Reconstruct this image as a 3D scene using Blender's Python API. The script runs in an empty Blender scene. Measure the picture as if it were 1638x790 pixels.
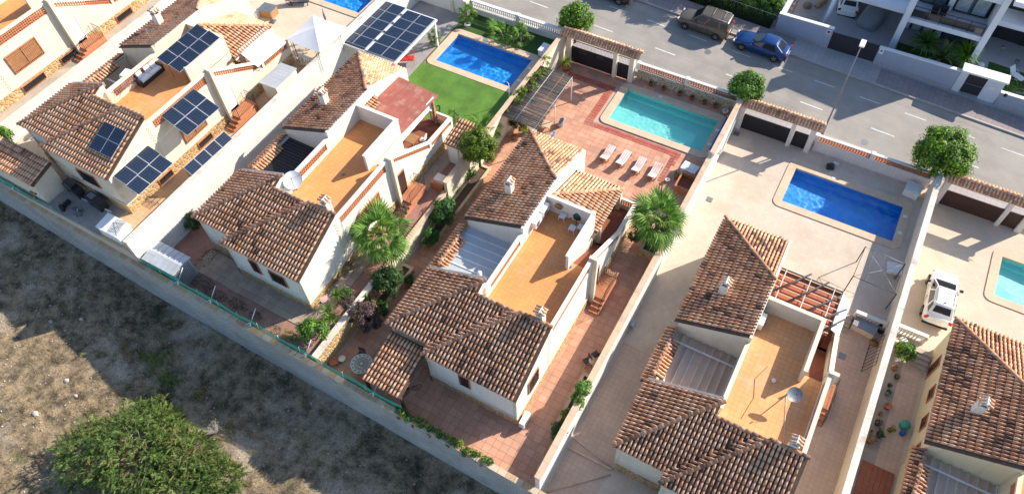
import bpy, math, random
import numpy as np
from mathutils import Matrix, Vector, Euler, noise
R_ = math.radians
SC = bpy.context.scene
COL = SC.collection
rnd = random.Random(7)

# ---------------------------------------------------------------- camera, sky, sun, exposure
CAMH = 40.0
cd = bpy.data.cameras.new('camera')
cam = bpy.data.objects.new('camera', cd); COL.objects.link(cam)
cd.sensor_fit = 'HORIZONTAL'; cd.sensor_width = 36.0
cd.lens = 36.0 * 1173.9 / 1638.0
cd.clip_start = 0.5; cd.clip_end = 1500
pitch, roll, yaw = R_(54.405), R_(-3.007), R_(-31.676)
fw = Vector((math.sin(yaw)*math.cos(pitch), math.cos(yaw)*math.cos(pitch), -math.sin(pitch)))
rt = Vector((math.cos(yaw), -math.sin(yaw), 0)); up = rt.cross(fw)
r2 = math.cos(roll)*rt + math.sin(roll)*up; u2 = -math.sin(roll)*rt + math.cos(roll)*up
mw = Matrix((r2, u2, -fw)).transposed().to_4x4(); mw.translation = Vector((0, 0, CAMH))
cam.matrix_world = mw
SC.camera = cam

SUN_EL, SUN_AZ = R_(30.0), R_(37.7)          # azimuth measured from +Y towards +X
sun_dir = Vector((math.sin(SUN_AZ)*math.cos(SUN_EL), math.cos(SUN_AZ)*math.cos(SUN_EL), math.sin(SUN_EL)))
W = bpy.data.worlds.new('World'); SC.world = W; W.use_nodes = True
wn = W.node_tree.nodes; wl = W.node_tree.links
sky = wn.new('ShaderNodeTexSky'); sky.sky_type = 'NISHITA'; sky.sun_disc = False
sky.sun_elevation = SUN_EL; sky.sun_rotation = SUN_AZ
sky.air_density = 1.0; sky.dust_density = 0.8; sky.ozone_density = 3.0
bgn = wn['Background']; bgn.inputs[1].default_value = 0.12
wl.new(sky.outputs[0], bgn.inputs[0])
sl = bpy.data.lights.new('sun', 'SUN'); sl.energy = 4.3; sl.angle = R_(0.55); sl.color = (1.0, 0.92, 0.80)
so = bpy.data.objects.new('sun', sl); COL.objects.link(so)
so.rotation_euler = (-sun_dir).to_track_quat('-Z', 'Y').to_euler(); so.location = (20, 30, 60)
sl.cycles.is_caustics_light = True
SC.view_settings.view_transform = 'Standard'; SC.view_settings.look = 'None'
SC.view_settings.exposure = 0.95; SC.view_settings.gamma = 1.0
SC.cycles.max_bounces = 6; SC.cycles.diffuse_bounces = 3; SC.cycles.glossy_bounces = 2
SC.cycles.transparent_max_bounces = 8; SC.cycles.transmission_bounces = 3
SC.cycles.use_denoising = True

LV = dict(R=4.75, A=3.45, B=1.39, C=0.0, D=-1.27, E=-2.0)
def zs(x): return -0.6 - 0.055*(x+2)          # street surface falls towards the right

# ---------------------------------------------------------------- materials
MATS = {}
def _n(nt, t, **kw):
    n = nt.nodes.new(t)
    for k, v in kw.items(): setattr(n, k, v)
    return n
def _m(nt, op, a, b=None, clamp=False):
    n = nt.nodes.new('ShaderNodeMath'); n.operation = op; n.use_clamp = clamp
    for i, v in enumerate((a, b)):
        if v is None: continue
        if isinstance(v, (int, float)): n.inputs[i].default_value = v
        else: nt.links.new(v, n.inputs[i])
    return n.outputs[0]
def _mix(nt, f, a, b, blend='MIX'):
    n = nt.nodes.new('ShaderNodeMix'); n.data_type = 'RGBA'; n.blend_type = blend
    for k, v in ((0, f), (6, a), (7, b)):
        if isinstance(v, (int, float)): n.inputs[k].default_value = v
        elif isinstance(v, tuple): n.inputs[k].default_value = (*v[:3], 1)
        else: nt.links.new(v, n.inputs[k])
    return n.outputs[2]
def _noise(nt, vec, scale, detail=4, rough=.6):
    n = nt.nodes.new('ShaderNodeTexNoise'); n.inputs['Scale'].default_value = scale
    n.inputs['Detail'].default_value = detail; n.inputs['Roughness'].default_value = rough
    nt.links.new(vec, n.inputs['Vector']); return n.outputs['Fac']
def _ramp(nt, f, a, b, lo=0.0, hi=1.0):
    n = nt.nodes.new('ShaderNodeMapRange'); nt.links.new(f, n.inputs[0])
    for i, v in enumerate((a, b, lo, hi)): n.inputs[i+1].default_value = v
    return n.outputs[0]
def newmat(name):
    m = bpy.data.materials.new(name); m.use_nodes = True; nt = m.node_tree
    b = nt.nodes['Principled BSDF']; geo = nt.nodes.new('ShaderNodeNewGeometry')
    MATS[name] = m
    return m, nt, b, geo.outputs['Position']
def M(name, base, rough=.85, var=.10, vs=1.3, fv=.06, fs=25, bump=.12, bs=30, attr=False, metal=0, stain=None, sv=.55, spec=.3, streak=None, ss=(5, 5, .45)):
    """plain weathered surface: broad patches, fine speckle, relief, optional stains"""
    m, nt, b, pos = newmat(name)
    f1 = _noise(nt, pos, vs, 5); f2 = _noise(nt, pos, fs, 3)
    k = _m(nt, 'ADD', _ramp(nt, f1, .3, .7, 1-var, 1+var), _ramp(nt, f2, .3, .7, -fv, fv))
    if attr:
        a = _n(nt, 'ShaderNodeAttribute', attribute_name='col'); c = a.outputs['Color']
    else: c = base
    c = _mix(nt, 1.0, c, _comb(nt, k), 'MULTIPLY')
    if stain:
        f3 = _ramp(nt, _noise(nt, pos, sv, 7, .65), .52, .72)
        c = _mix(nt, f3, c, stain)
    if streak:                                  # rain streaks: noise stretched down the wall
        mp = nt.nodes.new('ShaderNodeMapping'); mp.inputs['Scale'].default_value = ss; nt.links.new(pos, mp.inputs[0])
        c = _mix(nt, _m(nt, 'MULTIPLY', _ramp(nt, _noise(nt, mp.outputs[0], 1, 5, .7), .52, .75), .45), c, streak)
    nt.links.new(c, b.inputs['Base Color'])
    b.inputs['Roughness'].default_value = rough; b.inputs['Metallic'].default_value = metal
    b.inputs['Specular IOR Level'].default_value = spec
    if bump:
        bn = nt.nodes.new('ShaderNodeBump'); bn.inputs['Strength'].default_value = bump; bn.inputs['Distance'].default_value = .03
        nt.links.new(_noise(nt, pos, bs, 5), bn.inputs['Height']); nt.links.new(bn.outputs[0], b.inputs['Normal'])
    return m
def _comb(nt, k):
    n = nt.nodes.new('ShaderNodeCombineColor')
    for i in range(3): nt.links.new(k, n.inputs[i])
    return n.outputs[0]
def Mbrick(name, c1, c2, mortar, w, h, mw=.012, rough=.85, off=0.0, var=.12, stain=None, axis='XY', bump=.35, sv=.4, vs=.5):
    m, nt, b, pos = newmat(name)
    sep = nt.nodes.new('ShaderNodeSeparateXYZ'); nt.links.new(pos, sep.inputs[0])
    cb = nt.nodes.new('ShaderNodeCombineXYZ')
    nt.links.new(sep.outputs['XYZ'.index(axis[0])], cb.inputs[0]); nt.links.new(sep.outputs['XYZ'.index(axis[1])], cb.inputs[1])
    br = nt.nodes.new('ShaderNodeTexBrick'); nt.links.new(cb.outputs[0], br.inputs['Vector'])
    br.offset = off; br.inputs['Scale'].default_value = 1; br.inputs['Brick Width'].default_value = w; br.inputs['Row Height'].default_value = h
    br.inputs['Mortar Size'].default_value = mw; br.inputs['Mortar Smooth'].default_value = .3; br.inputs['Bias'].default_value = 0
    for i, c in ((1, c1), (2, c2), (3, mortar)): br.inputs[i].default_value = (*c, 1)
    f1 = _noise(nt, pos, vs, 6); f2 = _noise(nt, pos, 14, 3)
    k = _m(nt, 'ADD', _ramp(nt, f1, .3, .7, 1-var, 1+var), _ramp(nt, f2, .3, .7, -.05, .05))
    c = _mix(nt, 1.0, br.outputs['Color'], _comb(nt, k), 'MULTIPLY')
    if stain:
        c = _mix(nt, _ramp(nt, _noise(nt, pos, sv, 7, .65), .55, .75), c, stain)
    nt.links.new(c, b.inputs['Base Color']); b.inputs['Roughness'].default_value = rough; b.inputs['Specular IOR Level'].default_value = .3
    bn = nt.nodes.new('ShaderNodeBump'); bn.inputs['Strength'].default_value = bump; bn.inputs['Distance'].default_value = .01
    nt.links.new(_m(nt, 'SUBTRACT', _m(nt, 'MULTIPLY', f2, .3), br.outputs['Fac']), bn.inputs['Height']); nt.links.new(bn.outputs[0], b.inputs['Normal'])
    return m
def Mstone(name, c1, c2, joint, scale=4.2):
    """rubble stone facing: irregular stones with recessed pale joints"""
    m, nt, b, pos = newmat(name)
    wv = _n(nt, 'ShaderNodeVectorMath', operation='ADD'); nz = nt.nodes.new('ShaderNodeTexNoise'); nz.inputs['Scale'].default_value = 3
    nt.links.new(pos, nz.inputs['Vector']); sc = _n(nt, 'ShaderNodeVectorMath', operation='SCALE'); sc.inputs['Scale'].default_value = .15
    nt.links.new(nz.outputs['Color'], sc.inputs[0]); nt.links.new(pos, wv.inputs[0]); nt.links.new(sc.outputs[0], wv.inputs[1])
    v = nt.nodes.new('ShaderNodeTexVoronoi'); v.feature = 'DISTANCE_TO_EDGE'; v.inputs['Scale'].default_value = scale; nt.links.new(wv.outputs[0], v.inputs['Vector'])
    v2 = nt.nodes.new('ShaderNodeTexVoronoi'); v2.inputs['Scale'].default_value = scale; nt.links.new(wv.outputs[0], v2.inputs['Vector'])
    sp = nt.nodes.new('ShaderNodeSeparateColor'); nt.links.new(v2.outputs['Color'], sp.inputs[0])
    c = _mix(nt, sp.outputs[0], c1, c2)
    e = _ramp(nt, v.outputs['Distance'], .03, .09)
    c = _mix(nt, e, joint, c)
    c = _mix(nt, 1.0, c, _comb(nt, _ramp(nt, _noise(nt, pos, 9, 5), .3, .7, .78, 1.15)), 'MULTIPLY')
    nt.links.new(c, b.inputs['Base Color']); b.inputs['Roughness'].default_value = .9
    bn = nt.nodes.new('ShaderNodeBump'); bn.inputs['Strength'].default_value = .8; bn.inputs['Distance'].default_value = .05
    nt.links.new(_ramp(nt, v.outputs['Distance'], 0, .2), bn.inputs['Height']); nt.links.new(bn.outputs[0], b.inputs['Normal'])
    return m
def Mleaf(name):
    m, nt, b, pos = newmat(name)
    a = _n(nt, 'ShaderNodeAttribute', attribute_name='col')
    c = _mix(nt, 1.0, a.outputs['Color'], _comb(nt, _ramp(nt, _noise(nt, pos, 2.2, 3), .3, .7, .75, 1.25)), 'MULTIPLY')
    nt.links.new(c, b.inputs['Base Color']); b.inputs['Roughness'].default_value = .55; b.inputs['Specular IOR Level'].default_value = .35
    tr = nt.nodes.new('ShaderNodeBsdfTranslucent'); nt.links.new(_mix(nt, 1.0, c, (1.3, 1.5, .5), 'MULTIPLY'), tr.inputs[0])
    mx = nt.nodes.new('ShaderNodeMixShader'); mx.inputs[0].default_value = .33
    nt.links.new(b.outputs[0], mx.inputs[1]); nt.links.new(tr.outputs[0], mx.inputs[2])
    nt.links.new(mx.outputs[0], nt.nodes['Material Output'].inputs[0])
    return m
def Mwater(name, tint):
    m, nt, b, pos = newmat(name); nt.nodes.remove(b)
    g = nt.nodes.new('ShaderNodeBsdfGlass'); g.inputs['Color'].default_value = (*tint, 1); g.inputs['Roughness'].default_value = 0.0; g.inputs['IOR'].default_value = 1.33
    nt.links.new(g.outputs[0], nt.nodes['Material Output'].inputs[0]); return m
def Malpha(name, col, alpha, rough=.7):
    m, nt, b, pos = newmat(name); b.inputs['Base Color'].default_value = (*col, 1); b.inputs['Alpha'].default_value = alpha; b.inputs['Roughness'].default_value = rough
    return m

M('plaster', (.72, .68, .60), var=.05, stain=(.66, .60, .50), sv=.35, bump=.08, vs=.6, streak=(.48, .42, .34))
M('plaster_yellow', (.72, .60, .39), var=.05, bump=.06, vs=.6, streak=(.48, .38, .24))
M('plaster_cream', (.71, .625, .49), var=.06, stain=(.62, .54, .44), sv=.5, bump=.06, streak=(.46, .38, .29))
M('coping', (.60, .43, .29), var=.12, stain=(.40, .31, .24), sv=1.2)
M('coping_pale', (.66, .60, .52), var=.12, stain=(.42, .36, .30), sv=.9)
M('tile', (1, 1, 1), attr=True, var=.12, vs=1.6, fv=.12, fs=8, bump=.1, rough=.9)
M('deck', (.125, .078, .054), var=.3, vs=3, fv=.2, fs=9)  # weathered clay, darkened further to hold the shade between tile rows
M('clay', (.50, .20, .10), var=.15, vs=4)
M('clay_dark', (.30, .13, .08), var=.15, vs=4)
M('slab', (1, 1, 1), attr=True, var=.09, vs=.7, fv=.07, fs=12, bump=.1, stain=(.42, .24, .17), sv=.5)
M('joint_pink', (.52, .36, .28), var=.1)
M('joint_beige', (.46, .38, .31), var=.1)
Mbrick('terrace_tile', (.78, .32, .11), (.72, .285, .095), (.56, .235, .10), .28, .28, .012, var=.09, stain=(.66, .38, .22), sv=.7)
Mbrick('terrace_tile_pale', (.78, .385, .165), (.72, .35, .145), (.58, .285, .13), .30, .30, .014, var=.11, stain=(.62, .42, .27), sv=.7)
Mbrick('deck_beige', (.62, .50, .395), (.57, .455, .355), (.54, .45, .36), .33, .33, .012, var=.10, stain=(.50, .38, .27), sv=.35)
Mbrick('deck_beige_warm', (.63, .51, .385), (.58, .47, .35), (.55, .45, .35), .40, .20, .010, var=.07, off=.5)
Mbrick('path_brown', (.58, .415, .315), (.53, .375, .285), (.47, .335, .255), .30, .30, .016, var=.12, stain=(.50, .38, .31), sv=1.4)
Mbrick('porch_tile', (.34, .115, .065), (.29, .095, .055), (.22, .09, .06), .25, .25, .014, var=.1)
M('concrete', (.42, .38, .34), var=.14, stain=(.30, .27, .24), sv=.8)
Mbrick('path_orange', (.62, .40, .235), (.57, .36, .21), (.46, .30, .18), .33, .33, .014, var=.1)
M('concrete_path', (.46, .38, .30), var=.12, stain=(.35, .28, .22), sv=.8)
M('driveway_grey', (.30, .28, .27), var=.12, stain=(.40, .38, .36), sv=.6)
M('gravel_red', (.33, .175, .135), var=.18, vs=2, fv=.28, fs=30, bump=.5, bs=40)
M('gravel_pale', (.33, .29, .25), var=.12, vs=2, fv=.2, fs=40, bump=.3)
M('turf_green', (.095, .20, .03), var=.26, vs=.9, fv=.28, fs=60, bump=.6, bs=90)
M('turf_dark', (.04, .09, .02), var=.2, fv=.28, fs=60, bump=.6, bs=90)
M('asphalt', (.30, .27, .235), var=.16, vs=.45, fv=.20, fs=45, bump=.25, bs=60, stain=(.30, .28, .255), sv=.25, streak=(.15, .14, .135), ss=(.10, 1.6, 1))
M('paint_white', (.62, .62, .60), var=.2, vs=6, fv=.15)
Mbrick('pavement', (.30, .245, .235), (.26, .21, .205), (.20, .17, .165), .40, .40, .018, var=.12)
Mbrick('pavement_pale', (.40, .36, .35), (.37, .335, .325), (.30, .27, .26), .40, .40, .018, var=.10)
M('kerb', (.40, .36, .33), var=.12)
M('white_block', (.68, .66, .62), var=.05)
Mbrick('block_white_wall', (.68, .665, .635), (.64, .625, .60), (.54, .525, .50), .40, .20, .012, off=.5, axis='YZ', var=.06, stain=(.60, .57, .52), sv=.3, bump=.25)
Mbrick('block_wall', (.46, .45, .43), (.38, .37, .355), (.30, .285, .27), .40, .20, .02, off=.5, axis='XZ', var=.16, stain=(.27, .25, .22), sv=.45)
Mbrick('white_tile_wall', (.70, .64, .60), (.66, .60, .56), (.54, .48, .44), .25, .20, .012, off=0, axis='XZ', var=.05)
Mstone('stone_plinth', (.56, .34, .12), (.44, .25, .09), (.62, .52, .36), 3.4)
Mstone('stone_grey', (.44, .33, .19), (.30, .22, .13), (.58, .52, .44), 4.0)
M('pool_coping', (.64, .47, .32), var=.08, stain=(.52, .40, .30), sv=1.0)
M('metal_dark', (.045, .045, .05), rough=.5, metal=.3, bump=0)
M('metal_grey', (.22, .23, .24), rough=.5, metal=.5, bump=0, var=.15)
M('metal_white', (.72, .72, .72), rough=.45, bump=0)
M('black_paint', (.018, .018, .022), rough=.5, bump=0)
M('brown_paint', (.060, .030, .024), rough=.55, bump=.02)
M('brown_roof_sheet', (.30, .095, .07), var=.12, stain=(.40, .22, .17), sv=1.6, rough=.7)
M('wood', (.36, .20, .09), var=.2, vs=5)
M('wood_dark', (.10, .045, .025), var=.2, vs=5)
M('white_paint', (.78, .77, .74), rough=.6, bump=0, var=.03)
M('white_plastic', (.74, .73, .70), rough=.4, bump=0, var=.04)
M('fabric_white', (.78, .77, .76), bump=.1, var=.05)
M('fabric_beige', (.66, .48, .35), bump=.1, var=.08)
M('fabric_blue_grey', (.33, .38, .45), bump=.1)
M('glass_sheet', (.47, .50, .52), rough=.4, bump=0, var=.06, spec=.4)
M('glass_dark', (.02, .026, .032), rough=.08, bump=0, spec=.8)
M('glass_blue', (.10, .15, .17), rough=.08, bump=0, spec=.8)
M('curtain', (.42, .46, .47), var=.25, vs=4)
M('reed', (.085, .078, .074), var=.25, vs=5)
M('red_sheet', (.40, .12, .065), var=.12, vs=3)
M('red_paint', (.62, .03, .03), rough=.5, bump=0)
M('blue_paint', (.015, .10, .36), rough=.5, bump=0)
M('terracotta_pot', (.42, .155, .075), var=.15)
M('rubber', (.02, .02, .02), rough=.8, bump=0)
M('rim', (.42, .42, .43), rough=.35, metal=.7, bump=0)
M('car_white', (.80, .80, .79), rough=.25, bump=0, var=.01, fv=.0, spec=.6)
M('car_blue', (.006, .045, .17), rough=.22, bump=0, var=.01, fv=.0, spec=.7, metal=.3)
M('car_bronze', (.14, .115, .09), rough=.3, bump=0, var=.01, fv=.0, spec=.6, metal=.4)
M('car_black', (.02, .02, .022), rough=.25, bump=0, var=.01, fv=.0, spec=.6)
M('lamp_red', (.50, .012, .012), rough=.25, bump=0, var=.02)
M('lamp_clear', (.6, .62, .64), rough=.15, bump=0, var=.02)
M('car_cover', (.21, .225, .235), rough=.5, bump=.5, bs=2.2, var=.15)
M('rock', (.46, .41, .36), var=.25, vs=3, bump=.5, bs=8)
M('bark', (.20, .15, .11), var=.25, vs=6, bump=.5)
M('soil', (.10, .065, .045), var=.25, vs=4, bump=.5)
M('leafcol_solid', (.1, .2, .05), attr=True)
M('solar_frame', (.46, .49, .52), rough=.4, metal=.3, bump=0)
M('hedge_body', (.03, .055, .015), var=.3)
M('modern_white', (.62, .65, .70), rough=.7, var=.03, bump=.02)  # white cooled towards blue: the tint of the shade is in the colour
M('modern_grey', (.34, .37, .45), rough=.8, var=.05, bump=.04)  # blue of the skylit shade mixed into the grey base colour
M('modern_floor', (.36, .37, .38), rough=.6, var=.06, bump=.04)
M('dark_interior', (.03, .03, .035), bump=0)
M('corrugated', (.50, .52, .53), rough=.5, metal=.2, var=.1, bump=0)
M('pink_sheet', (.42, .28, .30), bump=.1)
Mleaf('leaf')
Malpha('green_mesh', (.04, .40, .28), .80)
Malpha('shade_mesh', (.030, .026, .028), .90)
def _solar():
    m, nt, b, pos = newmat('solar_cell')
    tc = nt.nodes.new('ShaderNodeTexCoord')
    br = nt.nodes.new('ShaderNodeTexBrick'); nt.links.new(tc.outputs['Object'], br.inputs['Vector']); br.offset = 0
    br.inputs['Scale'].default_value = 1; br.inputs['Brick Width'].default_value = .165; br.inputs['Row Height'].default_value = .165
    br.inputs['Mortar Size'].default_value = .008
    br.inputs[1].default_value = (.009, .016, .036, 1); br.inputs[2].default_value = (.012, .021, .047, 1); br.inputs[3].default_value = (.05, .075, .11, 1)
    nt.links.new(br.outputs[0], b.inputs['Base Color']); b.inputs['Roughness'].default_value = .22
_solar()
def _mosaic(name, c1, c2, c3):
    m, nt, b, pos = newmat(name)
    v = nt.nodes.new('ShaderNodeTexVoronoi'); v.inputs['Scale'].default_value = 16; v.inputs['Randomness'].default_value = .15; nt.links.new(pos, v.inputs['Vector'])
    sp = nt.nodes.new('ShaderNodeSeparateColor'); nt.links.new(v.outputs['Color'], sp.inputs[0])
    c = _mix(nt, sp.outputs[0], c1, c2)
    f = _ramp(nt, _noise(nt, pos, 1.6, 5, .6), .45, .62)
    c = _mix(nt, _m(nt, 'MULTIPLY', f, .35), c, c3)
    nt.links.new(c, b.inputs['Base Color']); b.inputs['Roughness'].default_value = .4
_mosaic('mosaic_blue', (.02, .42, .92), (.015, .33, .84), (.12, .60, .94))
_mosaic('mosaic_aqua', (.30, .84, .79), (.26, .78, .75), (.40, .88, .84))
Mwater('water_blue', (.88, .96, 1.0)); Mwater('water_aqua', (.93, .99, .99))
def _field():
    m, nt, b, pos = newmat('dry_ground')
    n1 = _noise(nt, pos, .30, 8, .62); n2 = _noise(nt, pos, 1.3, 8, .7); n3 = _noise(nt, pos, 9, 6, .75); n4 = _noise(nt, pos, 38, 3, .7)
    c = _mix(nt, _ramp(nt, n2, .40, .62), (.42, .305, .18), (.085, .062, .037))
    c = _mix(nt, _ramp(nt, n1, .52, .66), c, (.52, .41, .295))
    c = _mix(nt, _ramp(nt, n3, .50, .72), c, (.035, .028, .02))
    c = _mix(nt, _m(nt, 'MULTIPLY', _ramp(nt, _noise(nt, pos, .8, 6, .6), .56, .68), .6), c, (.08, .095, .03))
    c = _mix(nt, 1.0, c, _comb(nt, _ramp(nt, n4, .25, .75, .72, 1.25)), 'MULTIPLY')
    nt.links.new(c, b.inputs['Base Color']); b.inputs['Roughness'].default_value = .95
    bn = nt.nodes.new('ShaderNodeBump'); bn.inputs['Strength'].default_value = .9; bn.inputs['Distance'].default_value = .10
    nt.links.new(_m(nt, 'ADD', n3, _m(nt, 'MULTIPLY', n4, .5)), bn.inputs['Height']); nt.links.new(bn.outputs[0], b.inputs['Normal'])
_field()

# ---------------------------------------------------------------- mesh helpers
WL = {}
class MB:
    def __init__(s, off=(0, 0, 0)): s.v = []; s.f = []; s.c = []; s.sm = []; s.off = off; s.cur = (1, 1, 1)
    def add(s, vs, fs, col=None, smooth=False):
        o = len(s.v); ox, oy, oz = s.off
        s.v += [(x+ox, y+oy, z+oz) for x, y, z in vs]; s.f += [tuple(i+o for i in f) for f in fs]
        s.c += [col or s.cur]*len(fs); s.sm += [smooth]*len(fs)
        return s
    def box(s, x0, y0, z0, x1, y1, z1, col=None):
        if x0 > x1: x0, x1 = x1, x0
        if y0 > y1: y0, y1 = y1, y0
        if z0 > z1: z0, z1 = z1, z0
        return s.add([(x0,y0,z0),(x1,y0,z0),(x1,y1,z0),(x0,y1,z0),(x0,y0,z1),(x1,y0,z1),(x1,y1,z1),(x0,y1,z1)],
                     [(3,2,1,0),(4,5,6,7),(0,1,5,4),(1,2,6,5),(2,3,7,6),(3,0,4,7)], col)
    def obox(s, c, size, rz=0, ry=0, rx=0, col=None):
        m = Euler((rx, ry, rz)).to_matrix(); hx, hy, hz = (k/2 for k in size)
        vs = [tuple(Vector(c) + m @ Vector(p)) for p in ((-hx,-hy,-hz),(hx,-hy,-hz),(hx,hy,-hz),(-hx,hy,-hz),(-hx,-hy,hz),(hx,-hy,hz),(hx,hy,hz),(-hx,hy,hz))]
        return s.add(vs, [(3,2,1,0),(4,5,6,7),(0,1,5,4),(1,2,6,5),(2,3,7,6),(3,0,4,7)], col)
    def prism(s, poly, z0, z1, col=None):
        """poly: ccw xy outline; z0, z1 numbers or functions of x, y"""
        a = 0.0
        for i in range(len(poly)): x0, y0 = poly[i]; x1, y1 = poly[(i+1) % len(poly)]; a += x0*y1-x1*y0
        if a < 0: poly = poly[::-1]
        f0 = z0 if callable(z0) else (lambda x, y: z0); f1 = z1 if callable(z1) else (lambda x, y: z1)
        n = len(poly)
        vs = [(x, y, f0(x, y)) for x, y in poly] + [(x, y, f1(x, y)) for x, y in poly]
        fs = [tuple(range(n-1, -1, -1)), tuple(range(n, 2*n))] + [(i, (i+1) % n, n+(i+1) % n, n+i) for i in range(n)]
        return s.add(vs, fs, col)
    def vprism(s, poly, axis, a0, a1, col=None):
        """poly in (u,z); extruded along axis 'x' (u=y) or 'y' (u=x)"""
        n = len(poly)
        if axis == 'x': vs = [(a0, u, z) for u, z in poly] + [(a1, u, z) for u, z in poly]
        else: vs = [(u, a0, z) for u, z in poly] + [(u, a1, z) for u, z in poly]
        fs = [tuple(range(n)), tuple(range(2*n-1, n-1, -1))] + [(i, n+i, n+(i+1) % n, (i+1) % n) for i in range(n)]
        return s.add(vs, fs, col)
    def tube(s, p0, p1, r, n=6, r1=None, col=None, smooth=True):
        p0 = Vector(p0); p1 = Vector(p1); d = (p1-p0)
        if d.length < 1e-6: return s
        d.normalize(); a = d.orthogonal().normalized(); b = d.cross(a); r1 = r if r1 is None else r1
        vs = [tuple(p0 + r*(math.cos(t)*a + math.sin(t)*b)) for t in [2*math.pi*i/n for i in range(n)]]
        vs += [tuple(p1 + r1*(math.cos(t)*a + math.sin(t)*b)) for t in [2*math.pi*i/n for i in range(n)]]
        o = len(s.v)
        s.add(vs, [(i, (i+1) % n, n+(i+1) % n, n+i) for i in range(n)], col, smooth)
        s.f += [tuple(o+i for i in range(n-1, -1, -1)), tuple(o+n+i for i in range(n))]; s.c += [col or s.cur]*2; s.sm += [False]*2
        return s
    def path(s, pts, r, n=6, col=None):
        for a, b in zip(pts[:-1], pts[1:]): s.tube(a, b, r, n, col=col)
        return s
    def lathe(s, prof, c=(0, 0, 0), n=14, col=None):
        vs = []; cx, cy, cz = c
        for r, z in prof: vs += [(cx+r*math.cos(2*math.pi*i/n), cy+r*math.sin(2*math.pi*i/n), cz+z) for i in range(n)]
        fs = [(k*n+i, k*n+(i+1) % n, (k+1)*n+(i+1) % n, (k+1)*n+i) for k in range(len(prof)-1) for i in range(n)]
        s.add(vs, fs, col, True); o = len(s.v)-len(vs)
        s.f += [tuple(o+i for i in range(n-1, -1, -1)), tuple(o+(len(prof)-1)*n+i for i in range(n))]; s.c += [col or s.cur]*2; s.sm += [False]*2
        return s
    def mesh(s, name, base=(0, 0, 0), mat=None):
        me = bpy.data.meshes.new(name)
        me.from_pydata([(x-base[0], y-base[1], z-base[2]) for x, y, z in s.v], [], s.f)
        me.polygons.foreach_set('use_smooth', s.sm)
        if any(c != (1, 1, 1) for c in s.c):
            at = me.color_attributes.new('col', 'FLOAT_COLOR', 'CORNER')
            arr = []
            for f, c in zip(s.f, s.c): arr += [*c[:3], 1.0]*len(f)
            at.data.foreach_set('color', arr)
        if mat: me.materials.append(MATS[mat])
        me.update(); return me
    def build(s, name, mat, parent=None, loc=None, kind=None, label=None, cat=None, group=None):
        if parent is not None: base = WL[parent.name]
        elif loc is not None: base = loc
        elif kind: base = (0, 0, 0)
        else:
            a = np.array(s.v); base = (float((a[:, 0].min()+a[:, 0].max())/2), float((a[:, 1].min()+a[:, 1].max())/2), float(a[:, 2].min()))
        o = bpy.data.objects.new(name, s.mesh(name, base, mat)); COL.objects.link(o)
        if parent is not None: o.parent = parent
        else: o.location = base
        WL[o.name] = base
        tag(o, label, cat, group, kind); return o
def tag(o, label=None, cat=None, group=None, kind=None):
    if label: o['label'] = label
    if cat: o['category'] = cat
    if group: o['group'] = group
    if kind: o['kind'] = kind
    return o
def thing(name, label, cat, loc, group=None, rz=0, ry=0):
    o = bpy.data.objects.new(name, None); COL.objects.link(o); o.location = loc; o.rotation_euler = (0, ry, rz)
    o.empty_display_size = .2; WL[o.name] = tuple(loc); return tag(o, label, cat, group)
LOCAL0 = (0, 0, 0)
def lthing(name, label, cat, loc, group=None, rz=0, ry=0):
    """thing whose parts are modelled in its own local frame"""
    o = thing(name, label, cat, loc, group, rz, ry); WL[o.name] = LOCAL0; return o
def piece(name, me, parent, mtx=None, label=None):
    o = bpy.data.objects.new(name, me); COL.objects.link(o)
    if parent is not None: o.parent = parent
    if mtx is not None: o.matrix_basis = mtx
    WL[o.name] = WL[parent.name] if parent is not None else LOCAL0
    if label: o['label'] = label
    return o
def dup(root, loc, rz=None, label=None, group=None, scale=None):
    def cp(o, p):
        c = o.copy(); COL.objects.link(c)
        if p is not None: c.parent = p
        for ch in list(o.children): cp(ch, c)
        return c
    r = cp(root, None); r.location = loc
    if rz is not None: r.rotation_euler[2] = rz
    if scale: r.scale = (scale,)*3
    if label: r['label'] = label
    if group: r['group'] = group
    return r

# ---------------------------------------------------------------- clay tiles
NLEV = 14
def lerp(a, b, t): return tuple(a[i]+(b[i]-a[i])*t for i in range(3))
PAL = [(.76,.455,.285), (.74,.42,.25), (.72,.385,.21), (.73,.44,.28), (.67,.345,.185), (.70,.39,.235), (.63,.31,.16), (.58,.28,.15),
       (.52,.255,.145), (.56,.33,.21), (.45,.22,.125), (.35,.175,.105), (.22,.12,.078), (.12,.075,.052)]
def tile_verts(r0=.078, r1=.060, L=.44, seg=5, h=1.3, lift=.040):
    """barrel tile; the covered upper part is a band of its own, coloured darker than the rest"""
    v = []
    for y, r, z in ((-.04, r0, lift), (L*.60-.04, r0*.4+r1*.6, lift*.40), (L-.04, r1, 0.0)):
        v += [(r*math.cos(math.pi*i/seg), y, z + h*r*math.sin(math.pi*i/seg)) for i in range(seg+1)]
    n = seg+1
    f = [(k*n+i+1, k*n+i, (k+1)*n+i, (k+1)*n+i+1) for k in range(2) for i in range(seg)] + [tuple(range(n))]
    return v, f, [True]*(2*seg)+[False]
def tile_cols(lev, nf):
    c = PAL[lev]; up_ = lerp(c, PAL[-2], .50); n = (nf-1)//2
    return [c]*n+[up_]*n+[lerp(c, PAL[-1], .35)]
TV, TF, TS = tile_verts()
RV, RF, RS = tile_verts(.125, .118, .42, 5, .8, .008)
_tm = {}
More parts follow.
